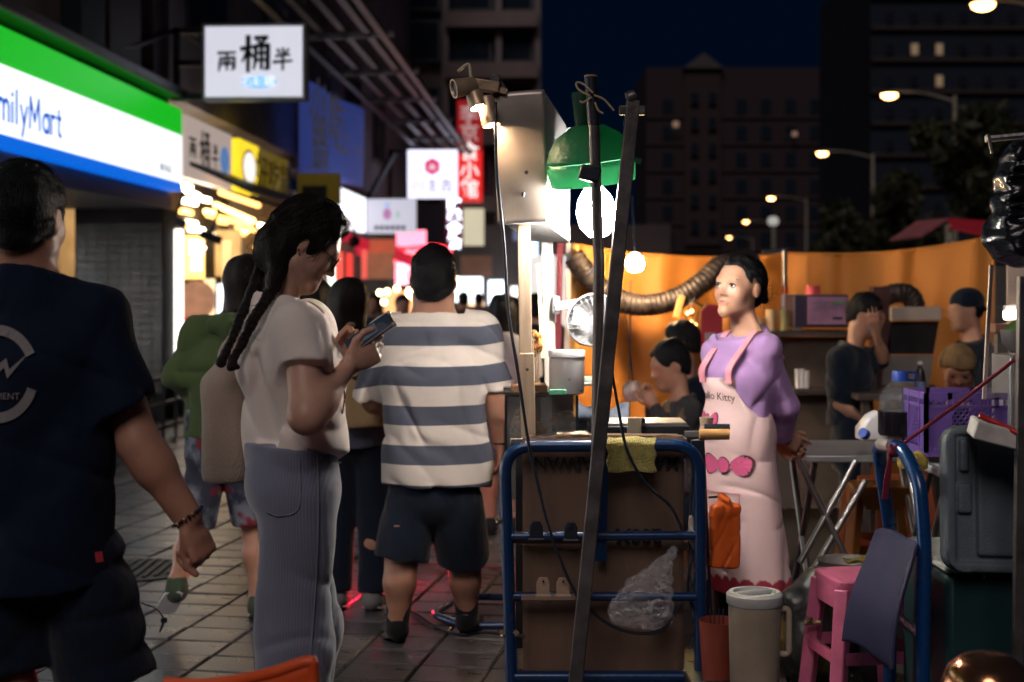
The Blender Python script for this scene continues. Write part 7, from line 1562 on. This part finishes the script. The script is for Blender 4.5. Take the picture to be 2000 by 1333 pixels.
pA = [P(545, 450, gd + .02), P(515, 510, yb - .02), P(492, 570, yb - .05), P(470, 620, yb - .06), P(450, 668, yb - .08), P(438, 695, yb - .08)]
pB = [P(556, 515, gd - .05), P(530, 568, yb - .12), P(498, 620, yb - .15), P(478, 660, yb - .15), P(462, 690, yb - .15), P(453, 706, yb - .15)]
hm.hs = q0; q = q0
plA = plait(pA, .0145, .0085, [(P(438, 695, yb - .08), P(432, 708, yb - .08), .011, .016)])
plB = plait(pB, .0145, .0085, [(P(453, 704, yb - .15), P(452, 716, yb - .15), .012, .014), (P(452, 716, yb - .15), P(466, 718, yb - .15), .012, .007)])
rnd = random.Random(9); L_ = []
for k in range(40):
    g_ = 1; a_ = h(.076 * g_, rnd.uniform(.015, .04), rnd.uniform(.0, .05)); L_.append(catmull([a_, a_ + hm.hr * .006 + hm.hf * rnd.uniform(-.01, .014) - hm.hu * rnd.uniform(.01, .025), a_ + hm.hf * rnd.uniform(-.015, .016) - hm.hu * rnd.uniform(.025, .055)], 3))
for pl in (plA, plB):
    for k in range(34):
        p, dr = pl[1](rnd.uniform(.02, .98) * pl[2]); L_.append(catmull([p, p + V((rnd.gauss(0, .012), rnd.gauss(0, .01), rnd.gauss(0, .01))), p + V((rnd.gauss(0, .028), rnd.gauss(0, .02), rnd.gauss(-.005, .025)))], 3))
strands('loose_hair', L_, .0004, HBr, gp_)
# glasses, earrings, necklace, bag, phone
gm = mat('glasses_frame', (.02, .012, .01), .3, .5, var=0, bump=0); gs = thing('glasses', 'round thin framed glasses worn by the woman with braids', 'glasses', h(0, .11, 0))
for e in (-1, 1):
    cc = h(.033 * e, .102, -.004); MB().tube([cc + (hm.hr * math.cos(k * .314) * .026 + hm.hu * math.sin(k * .314) * .022 - hm.hf * .004 * abs(math.cos(k * .314))) * q for k in range(21)], .0021, 6).build('rim', gm, gs, smooth=60)
    MB().prism([(math.cos(k * .314) * .025 * q, math.sin(k * .314) * .021 * q) for k in range(20)], cc, hm.hr, hm.hu, .001).build('lens', mat('lens_glass', (.5, .42, .4), .05, var=0, bump=0, alpha=.35, spec=.9), gs)
    MB().tube([h(.060 * e, .100, .004), h(.076 * e, .05, .012), h(.077 * e, -.005, .016)], .0014, 6).build('temple', gm, gs, smooth=60)
MB().tube([h(-.009, .106, -.002), h(0, .108, .002), h(.009, .106, -.002)], .0014, 6).build('bridge', gm, gs)
er_m = mat('earring_silver', (.7, .6, .5), .25, .9, var=0, bump=0)
for k, (y, z_) in enumerate([(-.006, -.034), (-.012, -.027)]):
    e_ = MB().lathe([(0, -.0035), (.0035, 0), (0, .0035)], h(.083, y, z_), seg=8).build('earring', er_m, gp_, smooth=60)
MB().tube(catmull([J['neck'] + hm.r * .03 - hm.f * .055 + V((0, 0, .02)), J['neck'] + hm.r * .062 + V((0, 0, .012)), J['neck'] + hm.r * .055 + hm.f * .05 + V((0, 0, -.012))], 6), .0014, 5).build('necklace', mat('dark_cord', (.03, .02, .02), .6, var=0, bump=0), gp_)
tb_ = thing('tote_bag', 'plain cream canvas tote bag hanging behind the woman with braids', 'tote bag', P(440, 950, gd + .1)); can = fabric('canvas_cream', (.40, .325, .27), var=.06, bump=.3, bscale=200)
lo, hi = hm.bounds([P(395, 965, gd + .1), P(500, 590, gd + .1)], .1); d = Sdf(lo, hi, .006)
d.cap(P(440, 760, gd + .1), P(442, 925, gd + .1), .05, .058, k=.05); d.box(P(438, 835, gd + .11), (.058, .06, .155), rotm(0, -2, 20), .03, .04); d.cap(P(450, 690, gd + .06), P(446, 760, gd + .1), .03, .05, k=.06); d.cap(P(462, 640, gd + .05), P(450, 690, gd + .06), .014, .03, k=.03); d.ripple(.004, 6, lo=6, hi=16, stretch=(1, 1, .3)); d.plane(P(0, 950, gd), V((0, 0, -1)))
link('bag', d.mesh('bag', 2), can, tb_); mb = MB()
st_pts = catmull([P(452, 690, gd + .05), P(468, 640, gd + .06), P(510, 600, gd + .10), P(570, 590, gd + .16)], 8)
for a_, b_ in zip(st_pts, st_pts[1:]): mb.bar(a_, b_ + (b_ - a_) * .2, .03, .006, up=V((-.6, -.6, .5)))
mb.build('strap', can, tb_, smooth=70)
ph = thing('mobile_phone', 'dark mobile phone held by the woman with braids', 'phone', ph_c); PMx = Matrix((ph_d, ph_s, ph_n)).transposed()
MB().box(ph_c, (.150, .073, .010), PMx).build('case', mat('phone_case', (.05, .035, .035), .25, .4), ph, bevel=.006)
MB().box(ph_c + ph_n * .0056, (.142, .066, .001), PMx).build('screen', mat('phone_screen', (.01, .013, .02), .06, var=0, bump=0, emit=(.10, .16, .24), estr=.06), ph)
MB().box(ph_c + ph_n * .0064 - ph_d * .01, (.07, .05, .0006), PMx).build('screen_page', mat('phone_page', (.05, .06, .08), .08, var=.4, vscale=30, bump=0, emit=(.14, .2, .28), estr=.14), ph)
for e in (-1, 1): MB().box(ph_c + ph_d * .072 + ph_s * .032 * e, (.012, .012, .014), PMx).build('bumper', mat('gold_bumper', (.6, .4, .3), .25, .7, var=0, bump=0), ph, bevel=.004)
MB().tube(catmull([P(668, 740, gd - .02), P(663, 775, gd - .02), P(668, 808, gd - .02), P(673, 775, gd - .02), P(669, 742, gd - .02)], 6), .003, 6).build('wrist_loop', mat('red_white_cord', (.35, .03, .04), .7, col2=(.5, .4, .4), vscale=120, thr=(.45, .55)), ph)
# ---- man in the striped tee, seen from behind
md = 5.97; rt_ = P(846, 1245, md)
hm = Human((rt_.x, md, 0), (.02, 1), 1.66, hsc=1.14, head=P(847, 548, md), neck=P(847, 618, md), chest=P(848, 735, md), waist=P(848, 860, md), pelvis=P(846, 955, md),
           sR=P(936, 655, md), sL=P(762, 655, md), eR=P(972, 775, md - .02), wR=P(978, 868, md + .05), eL=P(728, 780, md + .10), wL=P(740, 800, md + .32),
           hR=P(893, 985, md), hL=P(800, 985, md), kR=P(907, 1095, md + .07), kL=P(784, 1095, md - .02), aR=P(912, 1200, md + .10), aL=P(776, 1218, md - .04), toeR=P(925, 1205, md + .25), toeL=P(765, 1218, md + .10))
J = hm.J; J['aR'].z = .075; J['aL'].z = .075; J['toeR'].z = .035; J['toeL'].z = .035
mp_ = person('stocky man in a grey and white striped tee seen from behind', (rt_.x, md))
def fill(d):
    hm.torso(d, pw=.16, ww=.15, cw=.16, dp=.09, sh=.05); hm.neck(d, .062); hm.head(d, wide=1.06)
    for e in 'LR': hm.arm(d, e, .058, .046, .030); hm.leg(d, e, .09, .062, .042); hm.foot(d, e)
    hand(d, J['wR'], V((-.02, .15, -1)), V((-1, .1, 0)), V((0, 1, .1)), curl=(30, 45, 30)); hand(d, J['wL'], V((.3, .8, .1)), V((.6, 0, -.2)), V((0, .1, 1)), curl=(30, 40, 30))
skin_mesh(hm, SK2, mp_, .0065, fill)
def ex(d):
    for (a_, b_) in [((752, 700), (775, 840)), ((760, 640), (790, 700)), ((950, 690), (935, 800)), ((800, 860), (870, 885)), ((930, 860), (890, 900)), ((780, 790), (800, 860))]: d.cap(P(*a_, md - .165), P(*b_, md - .165), .010, .008, k=.04, op='s')
sm = stripes_mat('grey_white_stripes', (.60, .55, .51), (.075, .085, .12))
o, vs = tee(hm, sm, mp_, res=.0065, chest=(.225, .155), hem=(.228, .165), hem_z=P(0, 946, md).z, sl=.98, sr=(.075, .088), shoulder=.075, rip=.011, seed=11, extra=ex, hemn=V((.03, 0, -1)).normalized())
zz = HY + (CH - vs[:, 2]) * FPX / md; xo = np.maximum(np.abs((vs[:, 0] - J['chest'].x)) - .195, 0); sgn = np.sign(vs[:, 0] - J['chest'].x)
attr(o.data, 'band', (zz - 637 - xo * np.where(sgn > 0, -70, 90)) / 75.6 + 4)
blk = fabric('black_twill', (.004, .009, .022), bump=.4)
trousers(hm, blk, mp_, res=.008, hip=(.190, .135), rt=.108, rh=.118, rk=.1, end=1.0 - .02, top_z=P(0, 930, md).z, rip=.008, name='shorts')
short_hair(hm, HB, mp_, grow=.010, seed=4, low=-.06)
for e in 'LR':
    a_, k_ = J['a' + e], J['k' + e]; d = Sdf(*hm.bounds([a_, k_], .07), .006); n = (k_ - a_).normalized(); d.cap(a_ - n * .02, a_ + n * .13, .047, .056, k=.02, cut=[(a_ + n * .12, n)]); link('sock', d.mesh('sock'), blk, mp_)
    shoe(hm, e, fabric('black_trainer', (.010, .010, .012)), rubber, mp_)
w_ = J['wR']; MB().tube([w_ + V((.031 * math.cos(k * .4189), .028 * math.sin(k * .4189), .005)) for k in range(16)], .006, 8).build('bracelet', rubber, mp_, smooth=60)
MB().box(P(775, 1028, md - .150), (.022, .004, .006)).build('pocket_tag', mat('copper_tag', (.4, .18, .1), .5), mp_)
# ---- man in black tee at the left edge
ld = 3.6; rt_ = P(50, 1500, ld)
hm = Human((rt_.x, ld, 0), (.16, 1), 1.76, hsc=1.06, hf=(.20, 1, .0), head=P(50, 430, ld), neck=P(40, 535, ld), chest=P(45, 700, ld), waist=P(60, 890, ld), pelvis=P(68, 1040, ld),
           sR=P(188, 612, ld), sL=P(-105, 612, ld), eR=P(272, 868, ld - .02), wR=P(368, 1012, ld - .01), eL=P(-190, 850, ld), wL=P(-195, 1020, ld + .1),
           hR=P(160, 1100, ld), hL=P(-20, 1100, ld), kR=P(205, 1345, ld + .02), kL=P(20, 1345, ld - .02))
J = hm.J
for e in 'RL': J['a' + e] = V((J['k' + e].x, ld - .03, .07)); J['toe' + e] = J['a' + e] + V((.02, .15, -.04))
lp_ = person('man in a black tee with a white emblem walking at the left edge', (rt_.x, ld))
def fill(d):
    hm.torso(d, pw=.15, ww=.14, cw=.155, dp=.09, sh=.05); hm.neck(d, .062); hm.head(d, wide=1.05)
    for e in 'LR': hm.leg(d, e, .085, .058, .04); hm.foot(d, e)
    hm.arm(d, 'R', .06, .049, .034); hm.arm(d, 'L', .056, .046, .03)
    # loose fist, back of the hand towards us and to the right
    hand(d, J['wR'] + V((.004, 0, -.008)), V((.34, .03, -.82)), V((-.75, .62, -.30)), V((-.52, -.70, -.22)), size=1.10, curls=[(72, 80, 50), (70, 82, 50), (66, 82, 50), (62, 80, 50)], tcurl=(25, 35), tang=14, tn=.55, spread=1, k=.004)
skin_mesh(hm, SK2, lp_, .0058, fill)
navy = fabric('black_cotton', (.0035, .009, .026), bump=.3, sheen=.05)
def ex(d):
    for (a_, b_) in [((200, 640), (215, 800)), ((190, 700), (120, 760)), ((160, 820), (60, 860)), ((190, 880), (90, 960)), ((210, 960), (120, 1010))]: d.cap(P(*a_, ld - .17), P(*b_, ld - .17), .012, .008, k=.05, op='s')
o, vs = tee(hm, navy, lp_, res=.0075, chest=(.215, .15), hem=(.225, .165), hem_z=P(0, 1130, ld).z, sl=.72, sr=(.066, .092), shoulder=.062, rip=.010, seed=21, extra=ex)
trousers(hm, fabric('black_nylon', (.003, .0075, .021), bump=.4), lp_, res=.009, hip=(.2, .16), rt=.115, rh=.13, rk=.1, end=.90, top_z=P(0, 1040, ld).z, rip=.012, name='shorts', seed=8)
short_hair(hm, HB, lp_, grow=.012, seed=7, low=-.05)
for e in 'RL': shoe(hm, e, fabric('black_trainer', (.01, .01, .012)), rubber, lp_)
# emblem printed on the back of the tee: drop flat shapes onto the cloth
def drop(p, lift=.003):
    dd = (V(p) - cam.location).normalized(); w_ = vs - np.array(cam.location); t_ = w_ @ np.array(dd); dist = np.linalg.norm(w_ - t_[:, None] * np.array(dd), axis=1); ok = dist < .012
    return cam.location + dd * ((t_[ok].min() if ok.any() else V(p).length) - lift)
emb = mat('print_grey', (.24, .22, .23), .8, var=.1, bump=.1); ro_, ri_ = 80, 62; cu, cv = -6, 731
def ringarc(a0, a1, n=14):
    mb = MB(); vsx = []
    for k in range(n + 1):
        a_ = R(a0 + (a1 - a0) * k / n); vsx += [drop(P(cu + ro_ * 1.02 * math.cos(a_), cv - ro_ * 1.2 * math.sin(a_), ld - .15)), drop(P(cu + ri_ * 1.02 * math.cos(a_), cv - ri_ * 1.22 * math.sin(a_), ld - .15))]
    mb.add(vsx, [(2 * k, 2 * k + 1, 2 * k + 3, 2 * k + 2) for k in range(n)]); return mb.build('emblem_arc', emb, o, solid=.001)
ringarc(26, 95); ringarc(-95, -20); ringarc(95, 154); ringarc(200, 265)
mb = MB(); bolt = [(56, 686), (16, 726), (10, 702), (-40, 742), (-26, 716), (-60, 748), (-30, 700), (-22, 722), (8, 690), (16, 712)]
bolt = [(58, 687), (14, 740), (8, 718), (-34, 760), (-24, 728), (-60, 752), (-20, 704), (-26, 734), (12, 700), (18, 722)]
vsx = [drop(P(u, v, ld - .15)) for u, v in bolt]; mb.add(vsx, [(0, 1, 9), (1, 2, 9), (2, 8, 9), (2, 3, 8), (3, 4, 8), (4, 7, 8), (4, 5, 7), (5, 6, 7)]); mb.build('emblem_bolt', emb, o, solid=.001)
me = text_mesh('FRAGMENT', .0235, 0, 1.0, .0); bmx = bmesh.new(); bmx.from_mesh(me)
for v in bmx.verts: v.co = drop(P(-8 + v.co.x * 770, 775 - v.co.y * 770, ld - .15), .004)
bmx.to_mesh(me); bmx.free(); me.materials.clear(); link('emblem_lettering', me, emb, o)
MB().box(P(194, 1088, ld - .205), (.018, .004, .024), rotm(0, -8, 0)).build('red_tag', mat('red_tag', (.35, .015, .03), .6), lp_)
w_ = J['wR']; ax = (J['wR'] - J['eR']).normalized(); b_ = V((0, 1, 0)); b_ = (b_ - ax * b_.dot(ax)).normalized(); c_ = ax.cross(b_); gold = mat('bracelet_gold', (.55, .36, .2), .25, .9, var=0, bump=0)
brc = thing('beaded_bracelet', 'dark bracelet with gold beads on the left man wrist', 'bracelet', w_)
for k in range(22):
    a_ = k * 2 * math.pi / 22; MB().lathe([(0, -.0055), (.004, -.004), (.0055, 0), (.004, .004), (0, .0055)], w_ - ax * .004 + (b_ * math.cos(a_) * .037 + c_ * math.sin(a_) * .042), seg=8).build('bead', gold if (k % 2 and 8 < k < 19) else rubber, brc, smooth=60)
MB().tube(catmull([P(276, 1178, ld - .1), P(305, 1190, ld - .1), P(320, 1212, ld - .1), P(312, 1235, ld - .1), P(318, 1215, ld - .1)], 6), .002, 5).build('drawcord', rubber, lp_)
MB().lathe([(0, -.008), (.008, -.005), (.008, .005), (0, .008)], P(320, 1212, ld - .1), seg=10).build('cord_stop', rubber, lp_)
# ---- people further back
def long_hair(hm, m, parent, length, res=.009, w=.085, back=.05, seed=1, parted=False):
    h, q, M = hm.hp, hm.hs, hm.HM; end = h(0, -.05, -length); lo, hi = hm.bounds([hm.J['head'], end], .17); d = Sdf(lo, hi, res)
    d.ell(h(0, -.018, .036), (.088 * q, .108 * q, .096 * q), M, k=.02); d.con(h(0, -.035, .0), end, (w * q, .075 * q), (w * 1.05 * q, .05 * q), hm.hr, k=.04, cut=[(end, -hm.hu)])
    d.plane(h(0, .062, .0), (hm.hf - hm.hu * .1).normalized()); d.ell(h(0, .085, -.04), (.058 * q, .07 * q, .10 * q), M, k=.02, op='s')
    d.ripple(.006, seed, lo=15, hi=40, stretch=(1, 1, .12)); return link('hair', d.mesh('hair', 2), m, parent)
def bgp(label, u, d, vfoot_z, f, H, skin, top, bottom, hair, hl=0, res=.011, shorts=False, full=False, group=None, cap=None, over=None, hf=None, hu=None, hsc=1.08, hem=.5, sit=False, shoe_c=(.02, .02, .025), girth=1.0, faced=False, legs=True):
    x = (u - CX) * d / FPX; hm = Human((x, d, vfoot_z), f, H, hf=hf, hu=hu, hsc=hsc)
    if over:
        for k, v in over(hm).items(): hm.J[k] = V(v)
    T = person(label, (x, d), group)
    if sit:
        for e in 'LR':
            hm.J['k' + e] = hm.J['h' + e] + hm.f * .40 + V((0, 0, .02)); hm.J['a' + e] = hm.J['k' + e] + V((0, 0, -.42)); hm.J['toe' + e] = hm.J['a' + e] + hm.f * .13
    def fill(q):
        hm.torso(q, pw=.11 * girth, ww=.10 * girth, cw=.11 * girth, dp=.07 * girth, sh=.035); hm.neck(q, .05); hm.head(q)
        for e in 'LR':
            hm.arm(q, e, .034, .031, .025)
            if legs: hm.leg(q, e, .075, .05, .035); hm.foot(q, e)
            E, Wt = hm.J['e' + e], hm.J['w' + e]; hand(q, Wt, Wt - E, -hm.r * (1 if e == 'R' else -1), hm.f, size=.95, curl=(25, 40, 25))
    skin_mesh(hm, skin, T, res * .95, fill, lip=faced)
    if faced: eyes(hm, T)
    z0 = vfoot_z + hem * H
    tee(hm, top, T, res=res * .85, chest=(.165 * girth, .125 * girth), hem=(.17 * girth, .13 * girth), hem_z=z0, sl=.85, sr=(.058, .066), full=full, seed=int(u), rip=.009, shoulder=.055)
    if legs:
        trousers(hm, bottom, T, res=res * .9, hip=(.16 * girth, .12 * girth), end=.85 if shorts else 1.95, rt=.085, rk=.07, rh=.1 if shorts else .065, top_z=vfoot_z + .58 * H if not sit else hm.J['pelvis'].z + .06, seed=int(u) + 1, name='shorts' if shorts else 'trousers')
        for e in 'LR': shoe(hm, e, fabric('shoe_%.2f_%.2f' % shoe_c[:2], shoe_c), whitep, T, res=.009)
    if hair is not None:
        (long_hair(hm, hair, T, hl, seed=int(u)) if hl else short_hair(hm, hair, T, res=.008, seed=int(u)))
    return T, hm
fg = fabric('green_fleece', (.07, .11, .04)); den = fabric('dark_denim', (.008, .014, .03))
# woman in green hoodie walking off
def ov(h):
    d = 6.35
    return dict(head=P(484, 556, d), neck=P(462, 618, d), sR=P(500, 655, d), sL=P(388, 650, d), eL=P(352, 735, d - .03), wL=P(395, 800, d + .15), eR=P(520, 740, d), wR=P(505, 800, d + .15), chest=P(440, 710, d), waist=P(440, 800, d), pelvis=P(432, 875, d),
                hR=P(470, 905, d), hL=P(405, 905, d), kR=P(497, 1035, d + .08), kL=P(376, 1042, d + .02), aR=P(505, 1180, d), aL=P(345, 1146, d - .18), toeR=P(515, 1192, d + .12), toeL=P(330, 1178, d - .10))
pat = mat('patterned_cotton', (.20, .22, .28), .85, vscale=9, col2=(.03, .035, .06), thr=(.42, .55), bump=.2)
N = pat.node_tree; bs = bsdf(pat); old = bs.inputs['Base Color'].links[0].from_socket; n2 = N.nodes.new('ShaderNodeTexNoise'); n2.inputs['Scale'].default_value = 6; r2_ = N.nodes.new('ShaderNodeValToRGB'); r2_.color_ramp.elements[0].position = .60; r2_.color_ramp.elements[1].position = .63; mx = N.nodes.new('ShaderNodeMix'); mx.data_type = 'RGBA'
tc_ = N.nodes.new('ShaderNodeTexCoord'); N.links.new(tc_.outputs['Object'], n2.inputs['Vector']); N.links.new(n2.outputs['Fac'], r2_.inputs[0]); N.links.new(r2_.outputs[0], mx.inputs[0]); N.links.new(old, mx.inputs[6]); mx.inputs[7].default_value = (.18, .02, .03, 1); N.links.new(mx.outputs[2], bs.inputs['Base Color'])
T, hm = bgp('woman in a green hoodie and patterned shorts walking away', 440, 6.35, 0, (.15, 1), 1.62, SK2, fg, pat, HBr, hl=.13, res=.009, shorts=True, full=True, over=ov, shoe_c=(.06, .085, .055), hem=.50, girth=1.05)
d = Sdf(*hm.bounds([hm.J['neck']], .16), .008); nk_ = hm.J['neck']; d.cap(nk_ - hm.f * .07 + hm.r * -.07 + V((0, 0, -.04)), nk_ - hm.f * .08 + hm.r * .07 + V((0, 0, -.04)), .045, .045, k=.04); d.cap(nk_ - hm.f * .09 + V((0, 0, -.04)), nk_ - hm.f * .10 + V((0, 0, -.13)), .05, .03, k=.05); d.ripple(.006, 3); link('hood', d.mesh('hood', 2), fg, T)
# long haired women ahead of the striped man
tan = fabric('tan_canvas', (.36, .25, .13))
def ov(h):
    d = 6.55; return dict(head=P(685, 595, d), neck=P(690, 665, d), wL=P(690, 790, d + .22), wR=P(715, 790, d + .22))
T, hm = bgp('long haired woman in dark clothes with a tan printed tote', 695, 6.55, 0, (.15, 1), 1.52, SK2, fabric('slate_blue_top', (.09, .10, .14)), den, HBr, hl=.24, over=ov, shoe_c=(.2, .19, .2))
tt = thing('tote_bag', 'tan tote bag with black lettering on the long haired woman back', 'tote bag', P(715, 835, 6.35)); d = Sdf(*hm.bounds([P(672, 838, 6.36), P(752, 690, 6.36)], .06), .008); d.box(P(712, 765, 6.36), (.088, .03, .165), rotm(0, -2, 0), .02, .02); d.ripple(.005, 4, lo=5, hi=15); link('bag', d.mesh('bag', 2), tan, tt)
lettering('print', 'QU', .085, P(705, 728, 6.322), V((1, 0, 0)), V((0, -.05, 1)), mat('bag_ink', (.02, .018, .016), .8, var=0, bump=0), tt, depth=.001, sx=1.1); MB().tube(catmull([P(690, 690, 6.34), P(680, 640, 6.4), P(690, 635, 6.45)], 5), .012, 6).build('strap', tan, tt)
bgp('dark haired woman mostly hidden behind the phone user', 612, 7.1, 0, (.2, 1), 1.50, SK2, fabric('black_top', (.012, .012, .016)), den, HB, hl=.26)
# passers by in the street
bgp('black haired woman in a pale top right of the striped man', 982, 8.6, 0, (-.1, 1), 1.42, SK2, fabric('pale_blouse', (.40, .38, .40)), fabric('grey_skirt', (.12, .12, .16)), HB, hl=.26, res=.013, shorts=True)
far = [(786, 14.5, 1.40, 'short haired passer by under the warm bulbs', (.02, .02, .03), 0), (905, 20, 1.42, 'distant passer by before the bright shop window', (.08, .05, .04), 0), (1044, 11.0, 1.42, 'passer by in black between the cart posts', (.014, .014, .02), 0), (730, 17, 1.40, 'distant passer by behind the long haired woman', (.04, .035, .05), .2), (1000, 16, 1.38, 'distant passer by left of the cart post', (.05, .05, .06), .2), (935, 24, 1.40, 'farthest passer by below the bright shop window', (.1, .09, .1), 0), (515, 13, 1.42, 'passer by near the warm shop front', (.05, .03, .03), 0)]
for i, (u, d_, H, lab, c_, hl) in enumerate(far):
    bgp(lab, u, d_, 0, (random.Random(i).uniform(-.3, .3), 1 if i % 3 else -1), H, SK2, fabric('passer_top_%d' % i, c_), den, HB, hl=hl, res=.016, group='passers by down the street')
# diners and cooks by the orange tarpaulin
camo = mat('patterned_jacket', (.03, .03, .035), .8, vscale=7, col2=(.22, .15, .08), thr=(.56, .66), bump=.3); bkt = fabric('black_cloth', (.004, .010, .022))
def ov(h):
    d = 7.5; return dict(head=P(1308, 715, d), neck=P(1330, 775, d), chest=P(1340, 850, d), waist=P(1345, 930, d), pelvis=P(1345, 990, d), sR=P(1330, 800, d + .15), sL=P(1345, 800, d - .15), eR=P(1290, 860, d + .1), wR=P(1272, 790, d + .05), eL=P(1310, 870, d - .18), wL=P(1278, 795, d - .1), hR=P(1345, 1000, d + .09), hL=P(1345, 1000, d - .09))
bgp('seated diner in patterned dark jacket raising hands to the mouth', 1340, 7.5, -.35, (-1, -.1), 1.55, SK2, camo, den, HB, full=True, over=ov, sit=True, hf=(-.9, -.25, -.25), hsc=1.12)
def ov(h):
    d = 8.1; return dict(head=P(1330, 672, d), neck=P(1350, 735, d), chest=P(1355, 800, d), waist=P(1360, 880, d), pelvis=P(1360, 950, d), sR=P(1350, 765, d + .15), sL=P(1360, 765, d - .15), eR=P(1345, 850, d + .15), wR=P(1310, 850, d), eL=P(1350, 850, d - .2), wL=P(1310, 850, d - .1), hR=P(1360, 965, d + .09), hL=P(1360, 965, d - .09))
bgp('seated diner in black behind the patterned jacket', 1355, 8.1, -.35, (-1, .2), 1.55, SK2, bkt, den, HB, full=True, over=ov, sit=True, hf=(-1, .1, -.2), hsc=1.1)
for i, (u, d_) in enumerate([(1350, 7.5), (1365, 8.1)]):
    c = P(u, 0, d_); c.z = 0; stool(['dark stool under the diner in the patterned jacket', 'dark stool under the diner in black'][i], c, .27, .33, mat('dark_stool', (.02, .015, .015), .5), group='plastic stools')
def ov(h):
    d = 8.15; return dict(head=P(1690, 617, d), neck=P(1668, 672, d), chest=P(1662, 740, d), waist=P(1662, 820, d), pelvis=P(1662, 880, d), sR=P(1690, 700, d + .12), sL=P(1645, 700, d - .14), eL=P(1640, 790, d - .1), wL=P(1690, 820, d - .2), eR=P(1725, 700, d - .05), wR=P(1712, 650, d - .15))
T, hm = bgp('masked cook in black tee with hand raised to face', 1662, 8.15, -.06, (.9, -.2), 1.52, SK2, bkt, bkt, HB, over=ov, hf=(.85, -.45, -.35), hsc=1.1)
hx = hm; d = Sdf(*hx.bounds([hx.hp(0, .08, -.05)], .09), .006); d.ell(hx.hp(0, .05, -.055), (.062 * hx.hs, .058 * hx.hs, .045 * hx.hs), hx.HM, k=.01); d.plane(hx.hp(0, .03, 0), -hx.hf); link('face_mask', d.mesh('face_mask'), mat('mask_blue', (.3, .34, .4), .7), T)
def ov(h):
    d = 8.3; return dict(head=P(1886, 606, d), neck=P(1898, 660, d), chest=P(1900, 730, d), waist=P(1900, 810, d), pelvis=P(1900, 880, d), sR=P(1885, 690, d + .1), sL=P(1918, 688, d - .12), eL=P(1925, 780, d - .15), wL=P(1890, 830, d - .2), eR=P(1870, 770, d + .1), wR=P(1850, 830, d))
T, hm = bgp('man with backward black cap and glasses by the tarpaulin', 1900, 8.3, -.06, (-.9, -.25), 1.52, SK2, bkt, bkt, None, over=ov, hf=(-.97, -.15, -.1), hsc=1.1)
h = hm.hp; q = hm.hs; d = Sdf(*hm.bounds([hm.J['head']], .17), .006); d.ell(h(0, -.014, .045), (.082 * q, .102 * q, .085 * q), hm.HM, k=.02); d.plane(h(0, 0, .012), (-hm.hu + hm.hf * .1).normalized()); d.con(h(0, -.09, .012), h(0, -.13, -.02), (.06, .008), (.05, .006), hm.hr, k=.01); link('cap', d.mesh('cap'), bkt, T)
d = Sdf(*hm.bounds([hm.J['head']], .15), .007); d.ell(h(0, -.03, -.0), (.078 * q, .075 * q, .07 * q), hm.HM, k=.02); d.plane(h(0, .0, 0), (hm.hf * .9 - hm.hu * .3).normalized()); link('hair', d.mesh('hair'), HB, T)
for e in (-1, 1): MB().tube([h(.032 * e, .112, 0) + (hm.hr * math.cos(k * .524) * .022 + hm.hu * math.sin(k * .524) * .018) * q for k in range(13)], .0018, 5).build('glasses_rim', steel, T)
def ov(h):
    d = 7.3; return dict(head=P(1872, 722, d), neck=P(1880, 785, d), chest=P(1882, 860, d), waist=P(1882, 930, d), pelvis=P(1882, 990, d), sR=P(1835, 820, d), sL=P(1925, 820, d), eR=P(1815, 890, d - .1), wR=P(1850, 900, d - .3), eL=P(1935, 890, d - .1), wL=P(1900, 900, d - .3), hR=P(1860, 1000, d), hL=P(1905, 1000, d))
T, hm = bgp('blond haired diner seated behind the purple crate', 1882, 7.3, -.35, (-.15, -1), 1.5, SK2, bkt, den, HBl, over=ov, sit=True, hf=(-.25, -.9, -.45), hsc=1.08, faced=True)
d = Sdf(*hm.bounds([hm.J['head']], .16), .007); h = hm.hp; d.ell(h(0, -.008, .045), (.092 * hm.hs, .108 * hm.hs, .09 * hm.hs), hm.HM, k=.02); d.plane(h(0, 0, .028), (-hm.hu + hm.hf * .15).normalized()); d.ripple(.005, 3, lo=20, hi=50, stretch=(1, 1, .3)); link('fringe', d.mesh('fringe', 2), HBl, T)
c = P(1882, 0, 7.35); c.z = 0; stool('dark stool under the blond diner', c, .27, .33, mat('dark_stool', (.02, .015, .015), .5), group='plastic stools')
